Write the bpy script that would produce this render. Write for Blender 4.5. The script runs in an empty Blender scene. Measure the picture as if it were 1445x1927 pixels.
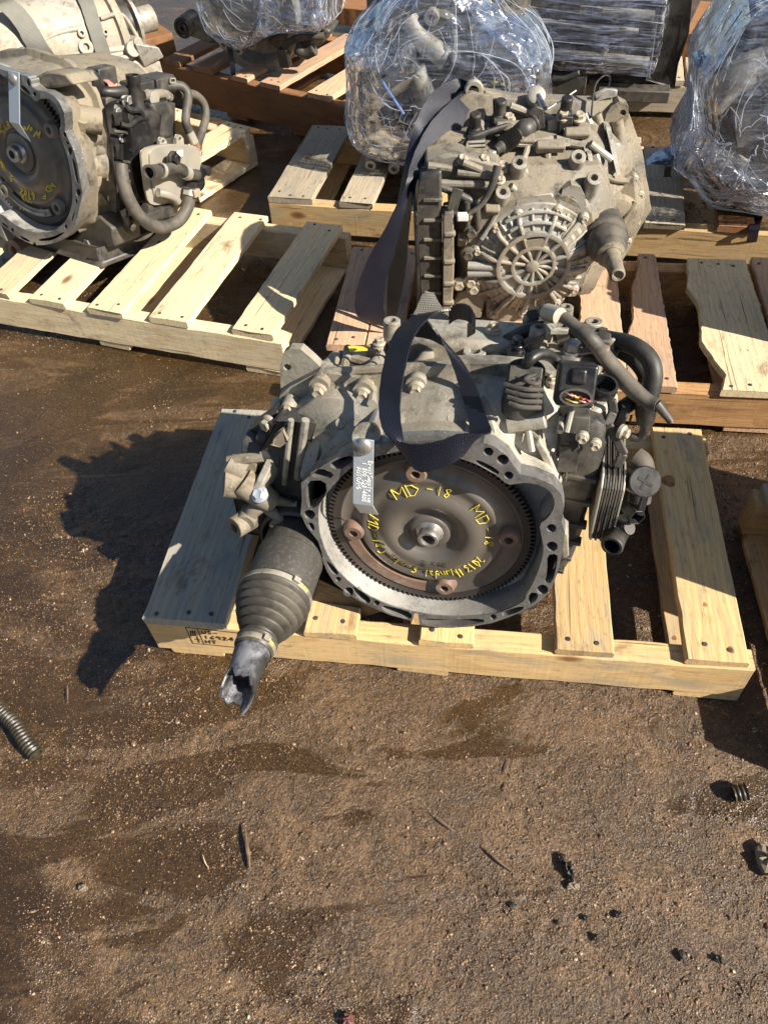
import bpy, math, random
import numpy as np
from mathutils import Vector as V, Matrix
from mathutils.geometry import tessellate_polygon
random.seed(7); rng = np.random.default_rng(7)
S = bpy.context.scene; COL = S.collection

# ---------------------------------------------------------------- camera
CAMH = 1.222
RW = Matrix(((0.99694468, -0.0781109, 0.0), (-0.05988296, -0.76429788, 0.64207693), (-0.05015321, -0.64011517, -0.76664022)))
CC = V((0, 0, CAMH)); FPX = 1420.0
cam = bpy.data.cameras.new('camera'); camo = bpy.data.objects.new('camera', cam); COL.objects.link(camo)
Rb = RW @ Matrix(((1, 0, 0), (0, -1, 0), (0, 0, -1)))
camo.matrix_world = Matrix.Translation(CC) @ Rb.to_4x4()
cam.sensor_fit = 'VERTICAL'; cam.sensor_height = 36; cam.lens = 36 * FPX / 1927
cam.clip_start = 0.02; cam.clip_end = 200
S.camera = camo

# ---------------------------------------------------------------- light
SUN_EL, SUN_AZ = 37.0, -31.0          # azimuth counted from +X
w = bpy.data.worlds.new("World"); S.world = w; w.use_nodes = True
nt = w.node_tree; bg = nt.nodes['Background']
sky = nt.nodes.new('ShaderNodeTexSky'); sky.sky_type = 'NISHITA'; sky.sun_disc = False
sky.sun_elevation = math.radians(SUN_EL); sky.sun_rotation = math.radians(90 - SUN_AZ)
nt.links.new(sky.outputs[0], bg.inputs[0]); bg.inputs[1].default_value = 0.05
sl = bpy.data.lights.new('sun', 'SUN'); sl.energy = 5.0; sl.angle = math.radians(0.5); sl.color = (1, 0.93, 0.82)
so = bpy.data.objects.new('sun', sl); COL.objects.link(so)
ce, se = math.cos(math.radians(SUN_EL)), math.sin(math.radians(SUN_EL))
SUN = V((ce * math.cos(math.radians(SUN_AZ)), ce * math.sin(math.radians(SUN_AZ)), se))
so.rotation_euler = (-SUN).to_track_quat('-Z', 'Y').to_euler(); so.location = (3, -2, 4)
S.view_settings.view_transform = 'Standard'; S.view_settings.look = 'None'
S.view_settings.exposure = 1.08; S.view_settings.gamma = 1; S.view_settings.use_curve_mapping = False
S.render.engine = 'CYCLES'

# ---------------------------------------------------------------- survey helpers (from the solved camera to real positions)
def ray(u, v): return RW @ V(((u - 722.5) / FPX, (v - 963.5) / FPX, 1.0))
def at(u, v, z=0.0):
    d = ray(u, v); return CC + d * ((z - CAMH) / d.z)
def pl(u, v, p, n):
    d = ray(u, v); return CC + d * ((p - CC).dot(n) / d.dot(n))
class Fr:
    """local frame: r right, u up, n towards the viewer"""
    def __init__(s, o, az, el=0.0, roll=0.0):
        a, e = math.radians(az), math.radians(el)
        s.o = V(o); s.n = V((math.sin(a) * math.cos(e), -math.cos(a) * math.cos(e), math.sin(e)))
        s.r = V((math.cos(a), math.sin(a), 0)); s.u = s.n.cross(s.r)
        if roll:
            q = Matrix.Rotation(math.radians(roll), 3, s.n); s.r = q @ s.r; s.u = q @ s.u
    def l(s, a, b, c=0.0): return s.o + s.r * a + s.u * b + s.n * c
    def d(s, u, v, d=0.0): return pl(u, v, s.o + s.n * d, s.n)
    def h(s, u, v, h): return pl(u, v, s.o + s.u * h, s.u)
    def s_(s, u, v, x): return pl(u, v, s.o + s.r * x, s.r)
    def loc(s, p):
        q = p - s.o; return (q.dot(s.r), q.dot(s.u), q.dot(s.n))
    def xy(s, u, v, d=0.0):
        a = s.loc(s.d(u, v, d)); return (a[0], a[1])

# ---------------------------------------------------------------- materials
MATS = {}
def nodes(name):
    m = bpy.data.materials.new(name); m.use_nodes = True
    return m, m.node_tree, m.node_tree.nodes['Principled BSDF']
def N(t, typ, **k):
    n = t.nodes.new(typ)
    for a, b in k.items(): setattr(n, a, b)
    return n
def coords(t, scale=(1, 1, 1), rnd=True, kind='Object'):
    tc = N(t, 'ShaderNodeTexCoord'); mp = N(t, 'ShaderNodeMapping')
    mp.inputs['Scale'].default_value = scale
    src = tc.outputs[kind]
    if rnd:
        oi = N(t, 'ShaderNodeObjectInfo'); ml = N(t, 'ShaderNodeMath', operation='MULTIPLY'); ml.inputs[1].default_value = 37.0
        t.links.new(oi.outputs['Random'], ml.inputs[0])
        ad = N(t, 'ShaderNodeVectorMath', operation='ADD'); t.links.new(src, ad.inputs[0]); t.links.new(ml.outputs[0], ad.inputs[1]); src = ad.outputs[0]
    t.links.new(src, mp.inputs['Vector']); return mp.outputs[0]
def noise(t, vec, scale, detail=4, rough=0.55, dist=0.0):
    n = N(t, 'ShaderNodeTexNoise'); n.inputs['Scale'].default_value = scale; n.inputs['Detail'].default_value = detail
    n.inputs['Roughness'].default_value = rough; n.inputs['Distortion'].default_value = dist
    t.links.new(vec, n.inputs['Vector']); return n.outputs[0]
def ramp(t, fac, stops):
    r = N(t, 'ShaderNodeValToRGB'); e = r.color_ramp.elements
    while len(e) < len(stops): e.new(0.5)
    for i, (p, c) in enumerate(stops):
        e[i].position = p; e[i].color = (c, c, c, 1) if not isinstance(c, tuple) else (*c, 1)
    t.links.new(fac, r.inputs[0]); return r.outputs[0]
def mix(t, fac, a, b, mode='MIX'):
    m = N(t, 'ShaderNodeMix', data_type='RGBA', blend_type=mode)
    for i, s in ((0, fac), (6, a), (7, b)):
        if isinstance(s, (int, float)): m.inputs[i].default_value = s
        elif isinstance(s, tuple): m.inputs[i].default_value = (*s, 1)
        else: t.links.new(s, m.inputs[i])
    return m.outputs[2]
def bump(t, h, strength, dist=0.002, prev=None):
    b = N(t, 'ShaderNodeBump'); b.inputs['Strength'].default_value = strength; b.inputs['Distance'].default_value = dist
    t.links.new(h, b.inputs['Height'])
    if prev is not None: t.links.new(prev, b.inputs['Normal'])
    return b.outputs[0]

def wood(name, light, dark, stain=(0.16, 0.17, 0.17), stain_amt=0.25, dirt=0.3):
    m, t, p = nodes(name); L = t.links
    v = coords(t); 
    warp = noise(t, coords(t, (2.2, 6, 6)), 1.5, 2)
    # growth rings: bands across the width bent by slow noise along the length -> cathedral figure
    tc = N(t, 'ShaderNodeVectorMath', operation='MULTIPLY'); L.new(v, tc.inputs[0]); tc.inputs[1].default_value = (0.35, 7.5, 7.5)
    ad = N(t, 'ShaderNodeVectorMath', operation='ADD'); L.new(tc.outputs[0], ad.inputs[0])
    wv = N(t, 'ShaderNodeVectorMath', operation='SCALE'); L.new(warp, wv.inputs[0]); wv.inputs['Scale'].default_value = 0.55; L.new(wv.outputs[0], ad.inputs[1])
    ring = N(t, 'ShaderNodeTexWave', wave_type='BANDS', bands_direction='Y', wave_profile='SAW'); ring.inputs['Scale'].default_value = 3.1
    ring.inputs['Distortion'].default_value = 0.7; ring.inputs['Detail'].default_value = 2.5; ring.inputs['Detail Scale'].default_value = 0.8
    L.new(ad.outputs[0], ring.inputs['Vector'])
    fib = noise(t, coords(t, (9, 330, 330)), 1.0, 3, 0.6)
    col = mix(t, ramp(t, ring.outputs[0], [(0.0, 0.0), (0.6, 0.12), (1.0, 0.6)]), light, dark)
    col = mix(t, ramp(t, fib, [(0.35, 0.35), (0.6, 0.0)]), col, tuple(c * 0.62 for c in dark))
    # tone difference per board
    oi = N(t, 'ShaderNodeObjectInfo'); hs = N(t, 'ShaderNodeHueSaturation')
    mr = N(t, 'ShaderNodeMapRange'); mr.inputs['To Min'].default_value = 0.74; mr.inputs['To Max'].default_value = 1.12
    L.new(oi.outputs['Random'], mr.inputs[0]); L.new(mr.outputs[0], hs.inputs['Value']); L.new(col, hs.inputs['Color']); col = hs.outputs[0]
    # blue stain and grime
    st = noise(t, coords(t, (4, 14, 14)), 1.6, 5, 0.65, 0.6)
    col = mix(t, ramp(t, st, [(0.5, 0.0), (0.68, stain_amt)]), col, stain)
    sp = noise(t, coords(t, (18, 70, 70)), 2.0, 4, 0.7)
    col = mix(t, ramp(t, sp, [(0.56, 0.0), (0.72, dirt)]), col, (0.075, 0.055, 0.035))
    ck = noise(t, coords(t, (2.2, 120, 120)), 1.0, 2, 0.5, 0.3)
    col = mix(t, ramp(t, ck, [(0.68, 0.0), (0.72, 0.75)]), col, (0.09, 0.055, 0.03))
    oil = noise(t, coords(t, (3, 5, 5)), 1.7, 5, 0.7, 1.0); col = mix(t, ramp(t, oil, [(0.60, 0.0), (0.68, 0.55)]), col, (0.11, 0.075, 0.045))
    # knots
    vo = N(t, 'ShaderNodeTexVoronoi'); vo.inputs['Scale'].default_value = 1.0; L.new(coords(t, (4.2, 9, 9)), vo.inputs['Vector'])
    kn = ramp(t, vo.outputs['Distance'], [(0.0, 1.0), (0.07, 0.8), (0.13, 0.0)])
    col = mix(t, kn, col, (0.15, 0.06, 0.02))
    L.new(col, p.inputs['Base Color']); p.inputs['Roughness'].default_value = 0.75; p.inputs['Specular IOR Level'].default_value = 0.25
    b = bump(t, fib, 0.5, 0.0012);     saw = noise(t, coords(t, (150, 5, 5)), 1.0, 2, 0.5); b = bump(t, saw, 0.35, 0.001, b)
    L.new(b, p.inputs['Normal']); MATS[name] = m; return m

def surf(name, base, rough=0.5, metal=0.0, second=None, amt=0.5, scale=12, bscale=60, bstr=0.3, bdist=0.001, rough2=None, third=None, tscale=40, tamt=0.5, spec=0.5, thr=(0.42, 0.62), coat=0.0):
    m, t, p = nodes(name); L = t.links
    v = coords(t, rnd=False)
    col = None
    f1 = noise(t, v, scale, 6, 0.65, 0.4)
    k = ramp(t, f1, [(thr[0], 0.0), (thr[1], amt)])
    col = mix(t, k, base, second if second else tuple(c * 0.6 for c in base))
    if third:
        f2 = noise(t, v, tscale, 5, 0.7)
        col = mix(t, ramp(t, f2, [(0.52, 0.0), (0.66, tamt)]), col, third)
    if name.startswith('cast') or name in ('machined', 'bell_inner'):
        sc = noise(t, v, 210, 3, 0.75); big = noise(t, v, 14, 4, 0.7)
        a_ = N(t, 'ShaderNodeMath', operation='MULTIPLY'); L.new(ramp(t, sc, [(0.60, 0.0), (0.70, 1.0)]), a_.inputs[0]); L.new(ramp(t, big, [(0.40, 0.1), (0.60, 0.8)]), a_.inputs[1])
        col = mix(t, a_.outputs[0], col, tuple(min(0.62, c * 1.9 + 0.04) for c in base))
        gr = noise(t, v, 55, 5, 0.75, 0.5); col = mix(t, ramp(t, gr, [(0.30, 0.75), (0.44, 0.0)]), col, tuple(c * 0.28 for c in base))
    L.new(col, p.inputs['Base Color'])
    rr = ramp(t, k, [(0.0, rough), (1.0, rough2 if rough2 is not None else min(1, rough + 0.25))])
    L.new(rr, p.inputs['Roughness'])
    if metal:
        mm = ramp(t, k, [(0.0, metal), (1.0, metal * 0.35)]); L.new(mm, p.inputs['Metallic'])
    p.inputs['Specular IOR Level'].default_value = spec; p.inputs['Coat Weight'].default_value = coat
    if bstr:
        b = bump(t, noise(t, v, bscale, 5, 0.6), bstr, bdist)
        b = bump(t, noise(t, v, bscale * 7, 2, 0.6), bstr * 0.6, bdist * 0.35, b)
        L.new(b, p.inputs['Normal'])
    MATS[name] = m; return m

wood('wood_yellow', (0.70, 0.485, 0.235), (0.53, 0.32, 0.125), (0.31, 0.27, 0.20), 0.7, 0.5)
wood('wood_blue', (0.42, 0.39, 0.31), (0.32, 0.28, 0.20), (0.22, 0.245, 0.245), 0.8, 0.5)
wood('wood_pale', (0.74, 0.60, 0.38), (0.60, 0.43, 0.22), (0.36, 0.33, 0.25), 0.45, 0.5)
wood('wood_pink', (0.62, 0.41, 0.26), (0.46, 0.26, 0.14), (0.26, 0.20, 0.17), 0.6, 0.5)
wood('wood_grey', (0.44, 0.37, 0.27), (0.33, 0.26, 0.17), (0.20, 0.19, 0.17), 0.6, 0.6)
wood('wood_brown', (0.34, 0.17, 0.075), (0.22, 0.10, 0.045), (0.10, 0.06, 0.04), 0.4, 0.35)
wood('wood_bark', (0.55, 0.32, 0.14), (0.36, 0.17, 0.06), (0.16, 0.08, 0.04), 0.7, 0.6)
surf('cast_dusty', (0.34, 0.315, 0.26), 0.5, 0.2, (0.19, 0.155, 0.105), 0.9, 8, 45, 0.55, 0.002, 0.75, (0.05, 0.044, 0.035), 19, 0.7)
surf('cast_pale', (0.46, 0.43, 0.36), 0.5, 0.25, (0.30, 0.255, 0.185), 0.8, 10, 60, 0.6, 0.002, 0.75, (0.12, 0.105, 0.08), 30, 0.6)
surf('cast_dark', (0.052, 0.050, 0.046), 0.42, 0.2, (0.115, 0.095, 0.068), 0.65, 11, 50, 0.5, 0.0015, 0.7, (0.014, 0.014, 0.014), 35, 0.7)
surf('cast_tan', (0.225, 0.185, 0.125), 0.75, 0.0, (0.155, 0.142, 0.118), 0.9, 8, 50, 0.6, 0.002, 0.55, (0.04, 0.032, 0.023), 18, 0.85)
surf('cast_cover', (0.345, 0.33, 0.29), 0.46, 0.3, (0.25, 0.205, 0.14), 0.8, 10, 60, 0.45, 0.0014, 0.75, (0.085, 0.07, 0.05), 26, 0.6)
surf('cast_white', (0.36, 0.33, 0.27), 0.6, 0.1, (0.27, 0.22, 0.145), 0.8, 7, 45, 0.4, 0.0014, 0.75, (0.11, 0.09, 0.065), 20, 0.6)
surf('machined', (0.36, 0.355, 0.34), 0.36, 0.75, (0.09, 0.083, 0.073), 0.85, 13, 120, 0.18, 0.0005, 0.55, (0.06, 0.055, 0.05), 24, 0.6)
surf('bell_inner', (0.46, 0.445, 0.41), 0.48, 0.45, (0.20, 0.185, 0.16), 0.7, 9, 70, 0.3, 0.0008, 0.7, (0.07, 0.065, 0.055), 20, 0.4)
surf('converter_steel', (0.20, 0.176, 0.148), 0.40, 0.6, (0.095, 0.080, 0.065), 0.85, 9, 160, 0.12, 0.0004, 0.5, (0.14, 0.095, 0.065), 14, 0.35)
surf('ring_steel', (0.085, 0.075, 0.068), 0.42, 0.7, (0.035, 0.03, 0.028), 0.6, 18, 120, 0.2, 0.0005, 0.55, (0.12, 0.05, 0.02), 22, 0.3)
surf('rust', (0.22, 0.135, 0.095), 0.65, 0.25, (0.11, 0.075, 0.055), 0.7, 30, 150, 0.4, 0.0006, 0.8, (0.30, 0.25, 0.21), 50, 0.6)
surf('bright_steel', (0.46, 0.45, 0.43), 0.28, 1.0, (0.22, 0.19, 0.16), 0.7, 25, 200, 0.08, 0.0003, 0.45)
surf('zinc', (0.50, 0.55, 0.60), 0.4, 0.55, (0.40, 0.45, 0.50), 0.6, 22, 160, 0.08, 0.0003, 0.5)
surf('bolt_dusty', (0.40, 0.35, 0.27), 0.55, 0.4, (0.30, 0.24, 0.16), 0.6, 40, 200, 0.2, 0.0004, 0.75)
surf('bolt_steel', (0.42, 0.41, 0.39), 0.36, 0.85, (0.22, 0.20, 0.17), 0.5, 50, 200, 0.15, 0.0003, 0.5)
surf('rubber', (0.013, 0.0125, 0.012), 0.38, 0.0, (0.055, 0.048, 0.038), 0.7, 16, 90, 0.3, 0.0007, 0.75)
surf('rubber_dusty', (0.048, 0.044, 0.038), 0.5, 0.0, (0.125, 0.105, 0.078), 0.8, 13, 80, 0.3, 0.0008, 0.8, (0.02, 0.019, 0.018), 40, 0.5)
surf('plastic', (0.010, 0.010, 0.011), 0.3, 0.0, (0.045, 0.039, 0.031), 0.6, 16, 90, 0.2, 0.0005, 0.7)
surf('plastic_dusty', (0.030, 0.028, 0.026), 0.45, 0.0, (0.105, 0.09, 0.068), 0.8, 16, 90, 0.3, 0.0007, 0.8, (0.012, 0.012, 0.012), 45, 0.5)
surf('cup_steel', (0.062, 0.056, 0.048), 0.5, 0.2, (0.04, 0.037, 0.032), 0.6, 14, 120, 0.15, 0.0005, 0.6, (0.30, 0.27, 0.24), 140, 0.2)
surf('boot_rubber', (0.045, 0.040, 0.033), 0.45, 0, (0.095, 0.082, 0.06), 0.8, 16, 120, 0.35, 0.0008, 0.7, (0.02, 0.019, 0.017), 40, 0.5)
surf('burnt_steel', (0.07, 0.069, 0.072), 0.42, 0.6, (0.25, 0.25, 0.275), 0.75, 20, 140, 0.5, 0.0014, 0.6, (0.018, 0.018, 0.022), 34, 0.8)
surf('plate_steel', (0.47, 0.44, 0.37), 0.42, 0.6, (0.32, 0.27, 0.19), 0.5, 20, 120, 0.15, 0.0004, 0.6)
surf('paint_yellow', (0.72, 0.58, 0.06), 0.5, 0, (0.48, 0.38, 0.06), 0.7, 70, 300, 0.1, 0.0002)
surf('ink', (0.02, 0.018, 0.016), 0.7, 0, bstr=0)
surf('wire_red', (0.45, 0.10, 0.07), 0.45, 0, bstr=0)
surf('wire_pink', (0.62, 0.30, 0.25), 0.45, 0, bstr=0)
surf('wire_yellow', (0.65, 0.45, 0.08), 0.45, 0, bstr=0)
surf('copper', (0.60, 0.33, 0.20), 0.4, 0.8, bstr=0)
surf('oily_grime', (0.02, 0.017, 0.013), 0.3, 0.0, (0.07, 0.05, 0.035), 0.5, 40, 90, 0.9, 0.003, 0.5)
surf('white_plastic', (0.72, 0.70, 0.66), 0.5, 0, bstr=0)
surf('stone', (0.26, 0.21, 0.15), 0.7, 0, (0.14, 0.10, 0.07), 0.7, 40, 120, 0.5, 0.001)
surf('red_stone', (0.13, 0.045, 0.042), 0.6, 0, (0.09, 0.035, 0.03), 0.7, 40, 120, 0.5, 0.001)
surf('dark_clod', (0.018, 0.015, 0.012), 0.45, 0, (0.06, 0.045, 0.03), 0.5, 60, 140, 0.8, 0.002)
surf('twig_wood', (0.10, 0.065, 0.04), 0.7, 0, (0.28, 0.19, 0.11), 0.5, 60, 200, 0.4, 0.0006)

def strap_mat(name, base, hi, rough=0.38):
    m, t, p = nodes(name); L = t.links
    uv = N(t, 'ShaderNodeTexCoord'); 
    sep = N(t, 'ShaderNodeSeparateXYZ'); L.new(uv.outputs['UV'], sep.inputs[0])
    def sine(sock, f):
        a = N(t, 'ShaderNodeMath', operation='MULTIPLY'); a.inputs[1].default_value = f; L.new(sock, a.inputs[0])
        b = N(t, 'ShaderNodeMath', operation='SINE'); L.new(a.outputs[0], b.inputs[0]); return b.outputs[0]
    wx, wy = sine(sep.outputs[1], 6.283 * 15), sine(sep.outputs[0], 6.283 * 330)
    h = N(t, 'ShaderNodeMath', operation='MULTIPLY_ADD'); L.new(wy, h.inputs[0]); h.inputs[1].default_value = 0.6; L.new(wx, h.inputs[2])
    dusty = noise(t, coords(t, rnd=False), 9, 5, 0.65)
    col = mix(t, ramp(t, dusty, [(0.42, 0.0), (0.7, 0.6)]), base, hi)
    L.new(col, p.inputs['Base Color']); p.inputs['Roughness'].default_value = rough
    L.new(bump(t, h.outputs[0], 0.45, 0.0006), p.inputs['Normal'])
    p.inputs['Specular IOR Level'].default_value = 0.4
    MATS[name] = m
strap_mat('strap_black', (0.008, 0.009, 0.017), (0.016, 0.0165, 0.024), 0.26)
strap_mat('strap_grey', (0.14, 0.135, 0.115), (0.25, 0.23, 0.185), 0.45)

def film_mat(name, dens, tint):
    m, t, p = nodes(name); L = t.links
    t.nodes.remove(p); out = t.nodes['Material Output']
    v = coords(t, rnd=False)
    wr = noise(t, v, 7, 5, 0.62, 1.6)
    st = noise(t, coords(t, (9, 9, 60), rnd=False), 1.0, 4, 0.65, 1.7)
    cl = noise(t, v, 4.5, 3, 0.5, 1.0)
    a = N(t, 'ShaderNodeMath', operation='MULTIPLY'); L.new(ramp(t, st, [(0.45, 0.0), (0.72, 1.0)]), a.inputs[0]); L.new(ramp(t, cl, [(0.35, 0.25), (0.62, 1.0)]), a.inputs[1])
    f = N(t, 'ShaderNodeMath', operation='MULTIPLY_ADD'); L.new(a.outputs[0], f.inputs[0]); f.inputs[1].default_value = 0.42; f.inputs[2].default_value = dens  # diffuse streaks paint whitish highlights into the film
    f.use_clamp = True
    tr = N(t, 'ShaderNodeBsdfTransparent'); tr.inputs[0].default_value = (0.93, 0.95, 0.98, 1)
    df = N(t, 'ShaderNodeBsdfDiffuse'); df.inputs[0].default_value = (*tint, 1)
    tl = N(t, 'ShaderNodeBsdfTranslucent'); tl.inputs[0].default_value = (*tint, 1)
    gl = N(t, 'ShaderNodeBsdfGlossy'); gl.inputs['Roughness'].default_value = 0.13
    bb = bump(t, wr, 0.9, 0.009); bb = bump(t, st, 0.6, 0.0022, bb)
    for s in (gl, df): L.new(bb, s.inputs['Normal'])
    d2 = N(t, 'ShaderNodeMixShader'); d2.inputs[0].default_value = 0.35; L.new(df.outputs[0], d2.inputs[1]); L.new(tl.outputs[0], d2.inputs[2])
    m1 = N(t, 'ShaderNodeMixShader'); L.new(f.outputs[0], m1.inputs[0]); L.new(tr.outputs[0], m1.inputs[1]); L.new(d2.outputs[0], m1.inputs[2])
    fr = N(t, 'ShaderNodeFresnel'); fr.inputs[0].default_value = 1.5; L.new(bb, fr.inputs['Normal'])
    fm = N(t, 'ShaderNodeMath', operation='MULTIPLY_ADD'); L.new(fr.outputs[0], fm.inputs[0]); fm.inputs[1].default_value = 0.8; fm.inputs[2].default_value = 0.02; fm.use_clamp = True
    m2 = N(t, 'ShaderNodeMixShader'); L.new(fm.outputs[0], m2.inputs[0]); L.new(m1.outputs[0], m2.inputs[1]); L.new(gl.outputs[0], m2.inputs[2])
    L.new(m2.outputs[0], out.inputs[0]); MATS[name] = m
film_mat('film', 0.04, (0.56, 0.63, 0.83))  # bluish diffuse tint holds the reflection of the sky
film_mat('film_strand', 0.34, (0.80, 0.85, 0.95))  # pale, denser film colour for painted streaky highlights

# ---------------------------------------------------------------- mesh builder
class MB:
    def __init__(s): s.v = []; s.f = []; s.uv = {}
    def add(s, verts, faces):
        o = len(s.v); s.v += [V(x) for x in verts]; s.f += [tuple(i + o for i in f) for f in faces]
    def rings(s, rs, closed=True, cap0=True, cap1=True):
        n = len(rs[0]); vs = [p for r in rs for p in r]; fs = []
        for i in range(len(rs) - 1):
            for j in range(n if closed else n - 1):
                k = (j + 1) % n; fs.append((i * n + j, i * n + k, (i + 1) * n + k, (i + 1) * n + j))
        if closed and cap0: fs.append(tuple(reversed(range(n))))
        if closed and cap1: fs.append(tuple(range((len(rs) - 1) * n, len(rs) * n)))
        s.add(vs, fs); return s
    def lathe(s, p, ax, prof, seg=24, cap0=True, cap1=True, ph=0.0, squash=None):
        ax = V(ax).normalized(); a = ax.orthogonal().normalized(); b = ax.cross(a); p = V(p)
        rs = [[p + ax * t + (a * math.cos(ph + 2 * math.pi * k / seg) + b * math.sin(ph + 2 * math.pi * k / seg)) * r for k in range(seg)] for t, r in prof]
        return s.rings(rs, True, cap0, cap1)
    def cyl(s, p, q, r, r2=None, seg=14):
        p, q = V(p), V(q); return s.lathe(p, q - p, [(0, r), ((q - p).length, r if r2 is None else r2)], seg)
    def tube(s, pts, r, seg=10, smooth=True, caps=True):
        pts = spline(pts) if smooth else [V(p) for p in pts]
        n = len(pts); rs = []; prev = None
        for i, p in enumerate(pts):
            d = (pts[min(i + 1, n - 1)] - pts[max(i - 1, 0)]).normalized()
            a = d.orthogonal().normalized() if prev is None else (prev - d * prev.dot(d)).normalized()
            prev = a; b = d.cross(a); rr = r(i / (n - 1)) if callable(r) else r
            rs.append([p + (a * math.cos(2 * math.pi * k / seg) + b * math.sin(2 * math.pi * k / seg)) * rr for k in range(seg)])
        return s.rings(rs, True, caps, caps)
    def box(s, c, x, y, z):
        c, x, y, z = V(c), V(x), V(y), V(z)
        vs = [c + x * i + y * j + z * k for i in (-1, 1) for j in (-1, 1) for k in (-1, 1)]
        s.add(vs, [(0, 1, 3, 2), (4, 6, 7, 5), (0, 4, 5, 1), (2, 3, 7, 6), (0, 2, 6, 4), (1, 5, 7, 3)]); return s
    def bar(s, p, q, w, h, up=(0, 0, 1)):
        p, q = V(p), V(q); x = (q - p) / 2; y = x.cross(V(up)).normalized(); z = y.cross(x).normalized()
        return s.box((p + q) / 2, x, y * w / 2, z * h / 2)
    def prism(s, poly, vec, holes=(), hole_floor=None):
        """polygon (3-D, planar) with holes pushed along vec"""
        vec = V(vec); loops = [[V(p) for p in poly]] + [[V(p) for p in h] for h in holes]
        flat = [p for l in loops for p in l]; m = len(flat)
        tri = tessellate_polygon(loops)
        s.add(flat + [p + vec for p in flat], [])
        o = len(s.v) - 2 * m
        nrm = vec.normalized()
        for t in tri:
            a, b, c = (flat[i] for i in t)
            fl = (b - a).cross(c - a).dot(nrm) < 0
            t = tuple(t)
            s.f.append(tuple(o + i for i in (t if fl else t[::-1]))); s.f.append(tuple(o + m + i for i in (t[::-1] if fl else t)))
        st = 0
        for l in loops:
            k = len(l)
            for i in range(k):
                j = (i + 1) % k; s.f.append((o + st + i, o + st + j, o + m + st + j, o + m + st + i))
            st += k
        return s
    def boss(s, p, ax, r, ln, hole=None, seg=18, r0=None):
        """round boss whose mouth is at p, standing on a stem of length ln behind it"""
        ax = V(ax).normalized(); p = V(p); r0 = r0 or r
        if hole: prof = [(-ln, r0), (-0.001, r), (0, r - 0.0012), (0.0, hole), (-0.012, hole), (-0.012, 0.0002)]
        else: prof = [(-ln, r0), (-0.0015, r), (0, r - 0.0015), (0, 0.0002)]
        return s.lathe(p, ax, prof, seg)
    def bolt(s, p, ax, r=0.008, h=0.008, ph=0.3):
        s.lathe(p, ax, [(-0.004, r * 1.45), (0.001, r * 1.45), (0.003, r * 1.15)], 16)
        s.lathe(V(p) + V(ax).normalized() * 0.002, ax, [(0, r), (h - 0.0012, r), (h, r * 0.82), (h - 0.001, r * 0.5), (h - 0.0014, 0.0002)], 6, ph=ph); return s
    def ribbon(s, pts, wv, th=0.002, sub=6):
        """strap: centre line points with a half-width vector at each"""
        P = spline(pts, sub); W = spline(wv, sub); n = len(P); L = 0.0; uv = []; rs = []
        for i in range(n):
            if i: L += (P[i] - P[i - 1]).length
            d = (P[min(i + 1, n - 1)] - P[max(i - 1, 0)]).normalized(); nn = d.cross(W[i]).normalized() * th / 2
            wob = 1 + 0.02 * math.sin(i * 1.7)
            rs.append([P[i] + W[i] * k * wob + nn for k in (-1, -0.5, 0, 0.5, 1)] + [P[i] + W[i] * k * wob - nn for k in (1, 0.5, 0, -0.5, -1)])
            uv.append(L)
        o = len(s.v); s.rings(rs)
        for i in range(n):
            for j in range(10): s.uv[o + i * 10 + j] = (uv[i], [0, .25, .5, .75, 1, 1, .75, .5, .25, 0][j])
        return s
    def obj(s, name, mat, parent=None, bevel=0.0, angle=32, sub=0, kind=None, rough=0.0, seg=2):
        root = V((0, 0, 0))
        if parent is not None:
            q = parent
            while q is not None: root += q.location; q = q.parent
        me = bpy.data.meshes.new(name)
        me.from_pydata([tuple(x - root) for x in s.v], [], s.f); me.validate()
        me.materials.append(MATS[mat] if isinstance(mat, str) else mat)
        if s.uv:
            ul = me.uv_layers.new(name='UVMap')
            for lp in me.loops: ul.data[lp.index].uv = s.uv.get(lp.vertex_index, (0, 0))
        me.update()
        o = bpy.data.objects.new(name, me); COL.objects.link(o)
        if parent is not None: o.parent = parent
        if angle:
            me.polygons.foreach_set('use_smooth', [True] * len(me.polygons)); me.set_sharp_from_angle(angle=math.radians(angle))
        if bevel:
            b = o.modifiers.new('bevel', 'BEVEL'); b.width = bevel; b.segments = seg; b.limit_method = 'ANGLE'; b.angle_limit = math.radians(40); b.use_clamp_overlap = True
            if seg > 1: b.harden_normals = False
        if sub:
            b = o.modifiers.new('sub', 'SUBSURF'); b.levels = b.render_levels = sub
        if rough:
            tx = bpy.data.textures.new(name + '_relief', 'CLOUDS'); tx.noise_scale = 0.05; tx.noise_depth = 3
            b = o.modifiers.new('relief', 'DISPLACE'); b.texture = tx; b.strength = rough; b.mid_level = 0.5; b.texture_coords = 'GLOBAL'
        if kind: o['kind'] = kind
        return o
def spline(pts, sub=6):
    P = [V(p) for p in pts]
    if len(P) < 3: return [P[0].lerp(P[-1], k / sub) for k in range(sub + 1)]
    P = [P[0] * 2 - P[1]] + P + [P[-1] * 2 - P[-2]]; out = []
    for i in range(1, len(P) - 2):
        a, b, c, d = P[i - 1:i + 3]
        for k in range(sub):
            t = k / sub; out.append(0.5 * ((2 * b) + (c - a) * t + (2 * a - 5 * b + 4 * c - d) * t * t + (3 * b - a - 3 * c + d) * t ** 3))
    out.append(P[-2]); return out
def circ(c, a, b, r, n=16, r2=None): return [V(c) + V(a) * r * math.cos(2 * math.pi * k / n) + V(b) * (r2 or r) * math.sin(2 * math.pi * k / n) for k in range(n)]
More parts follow.
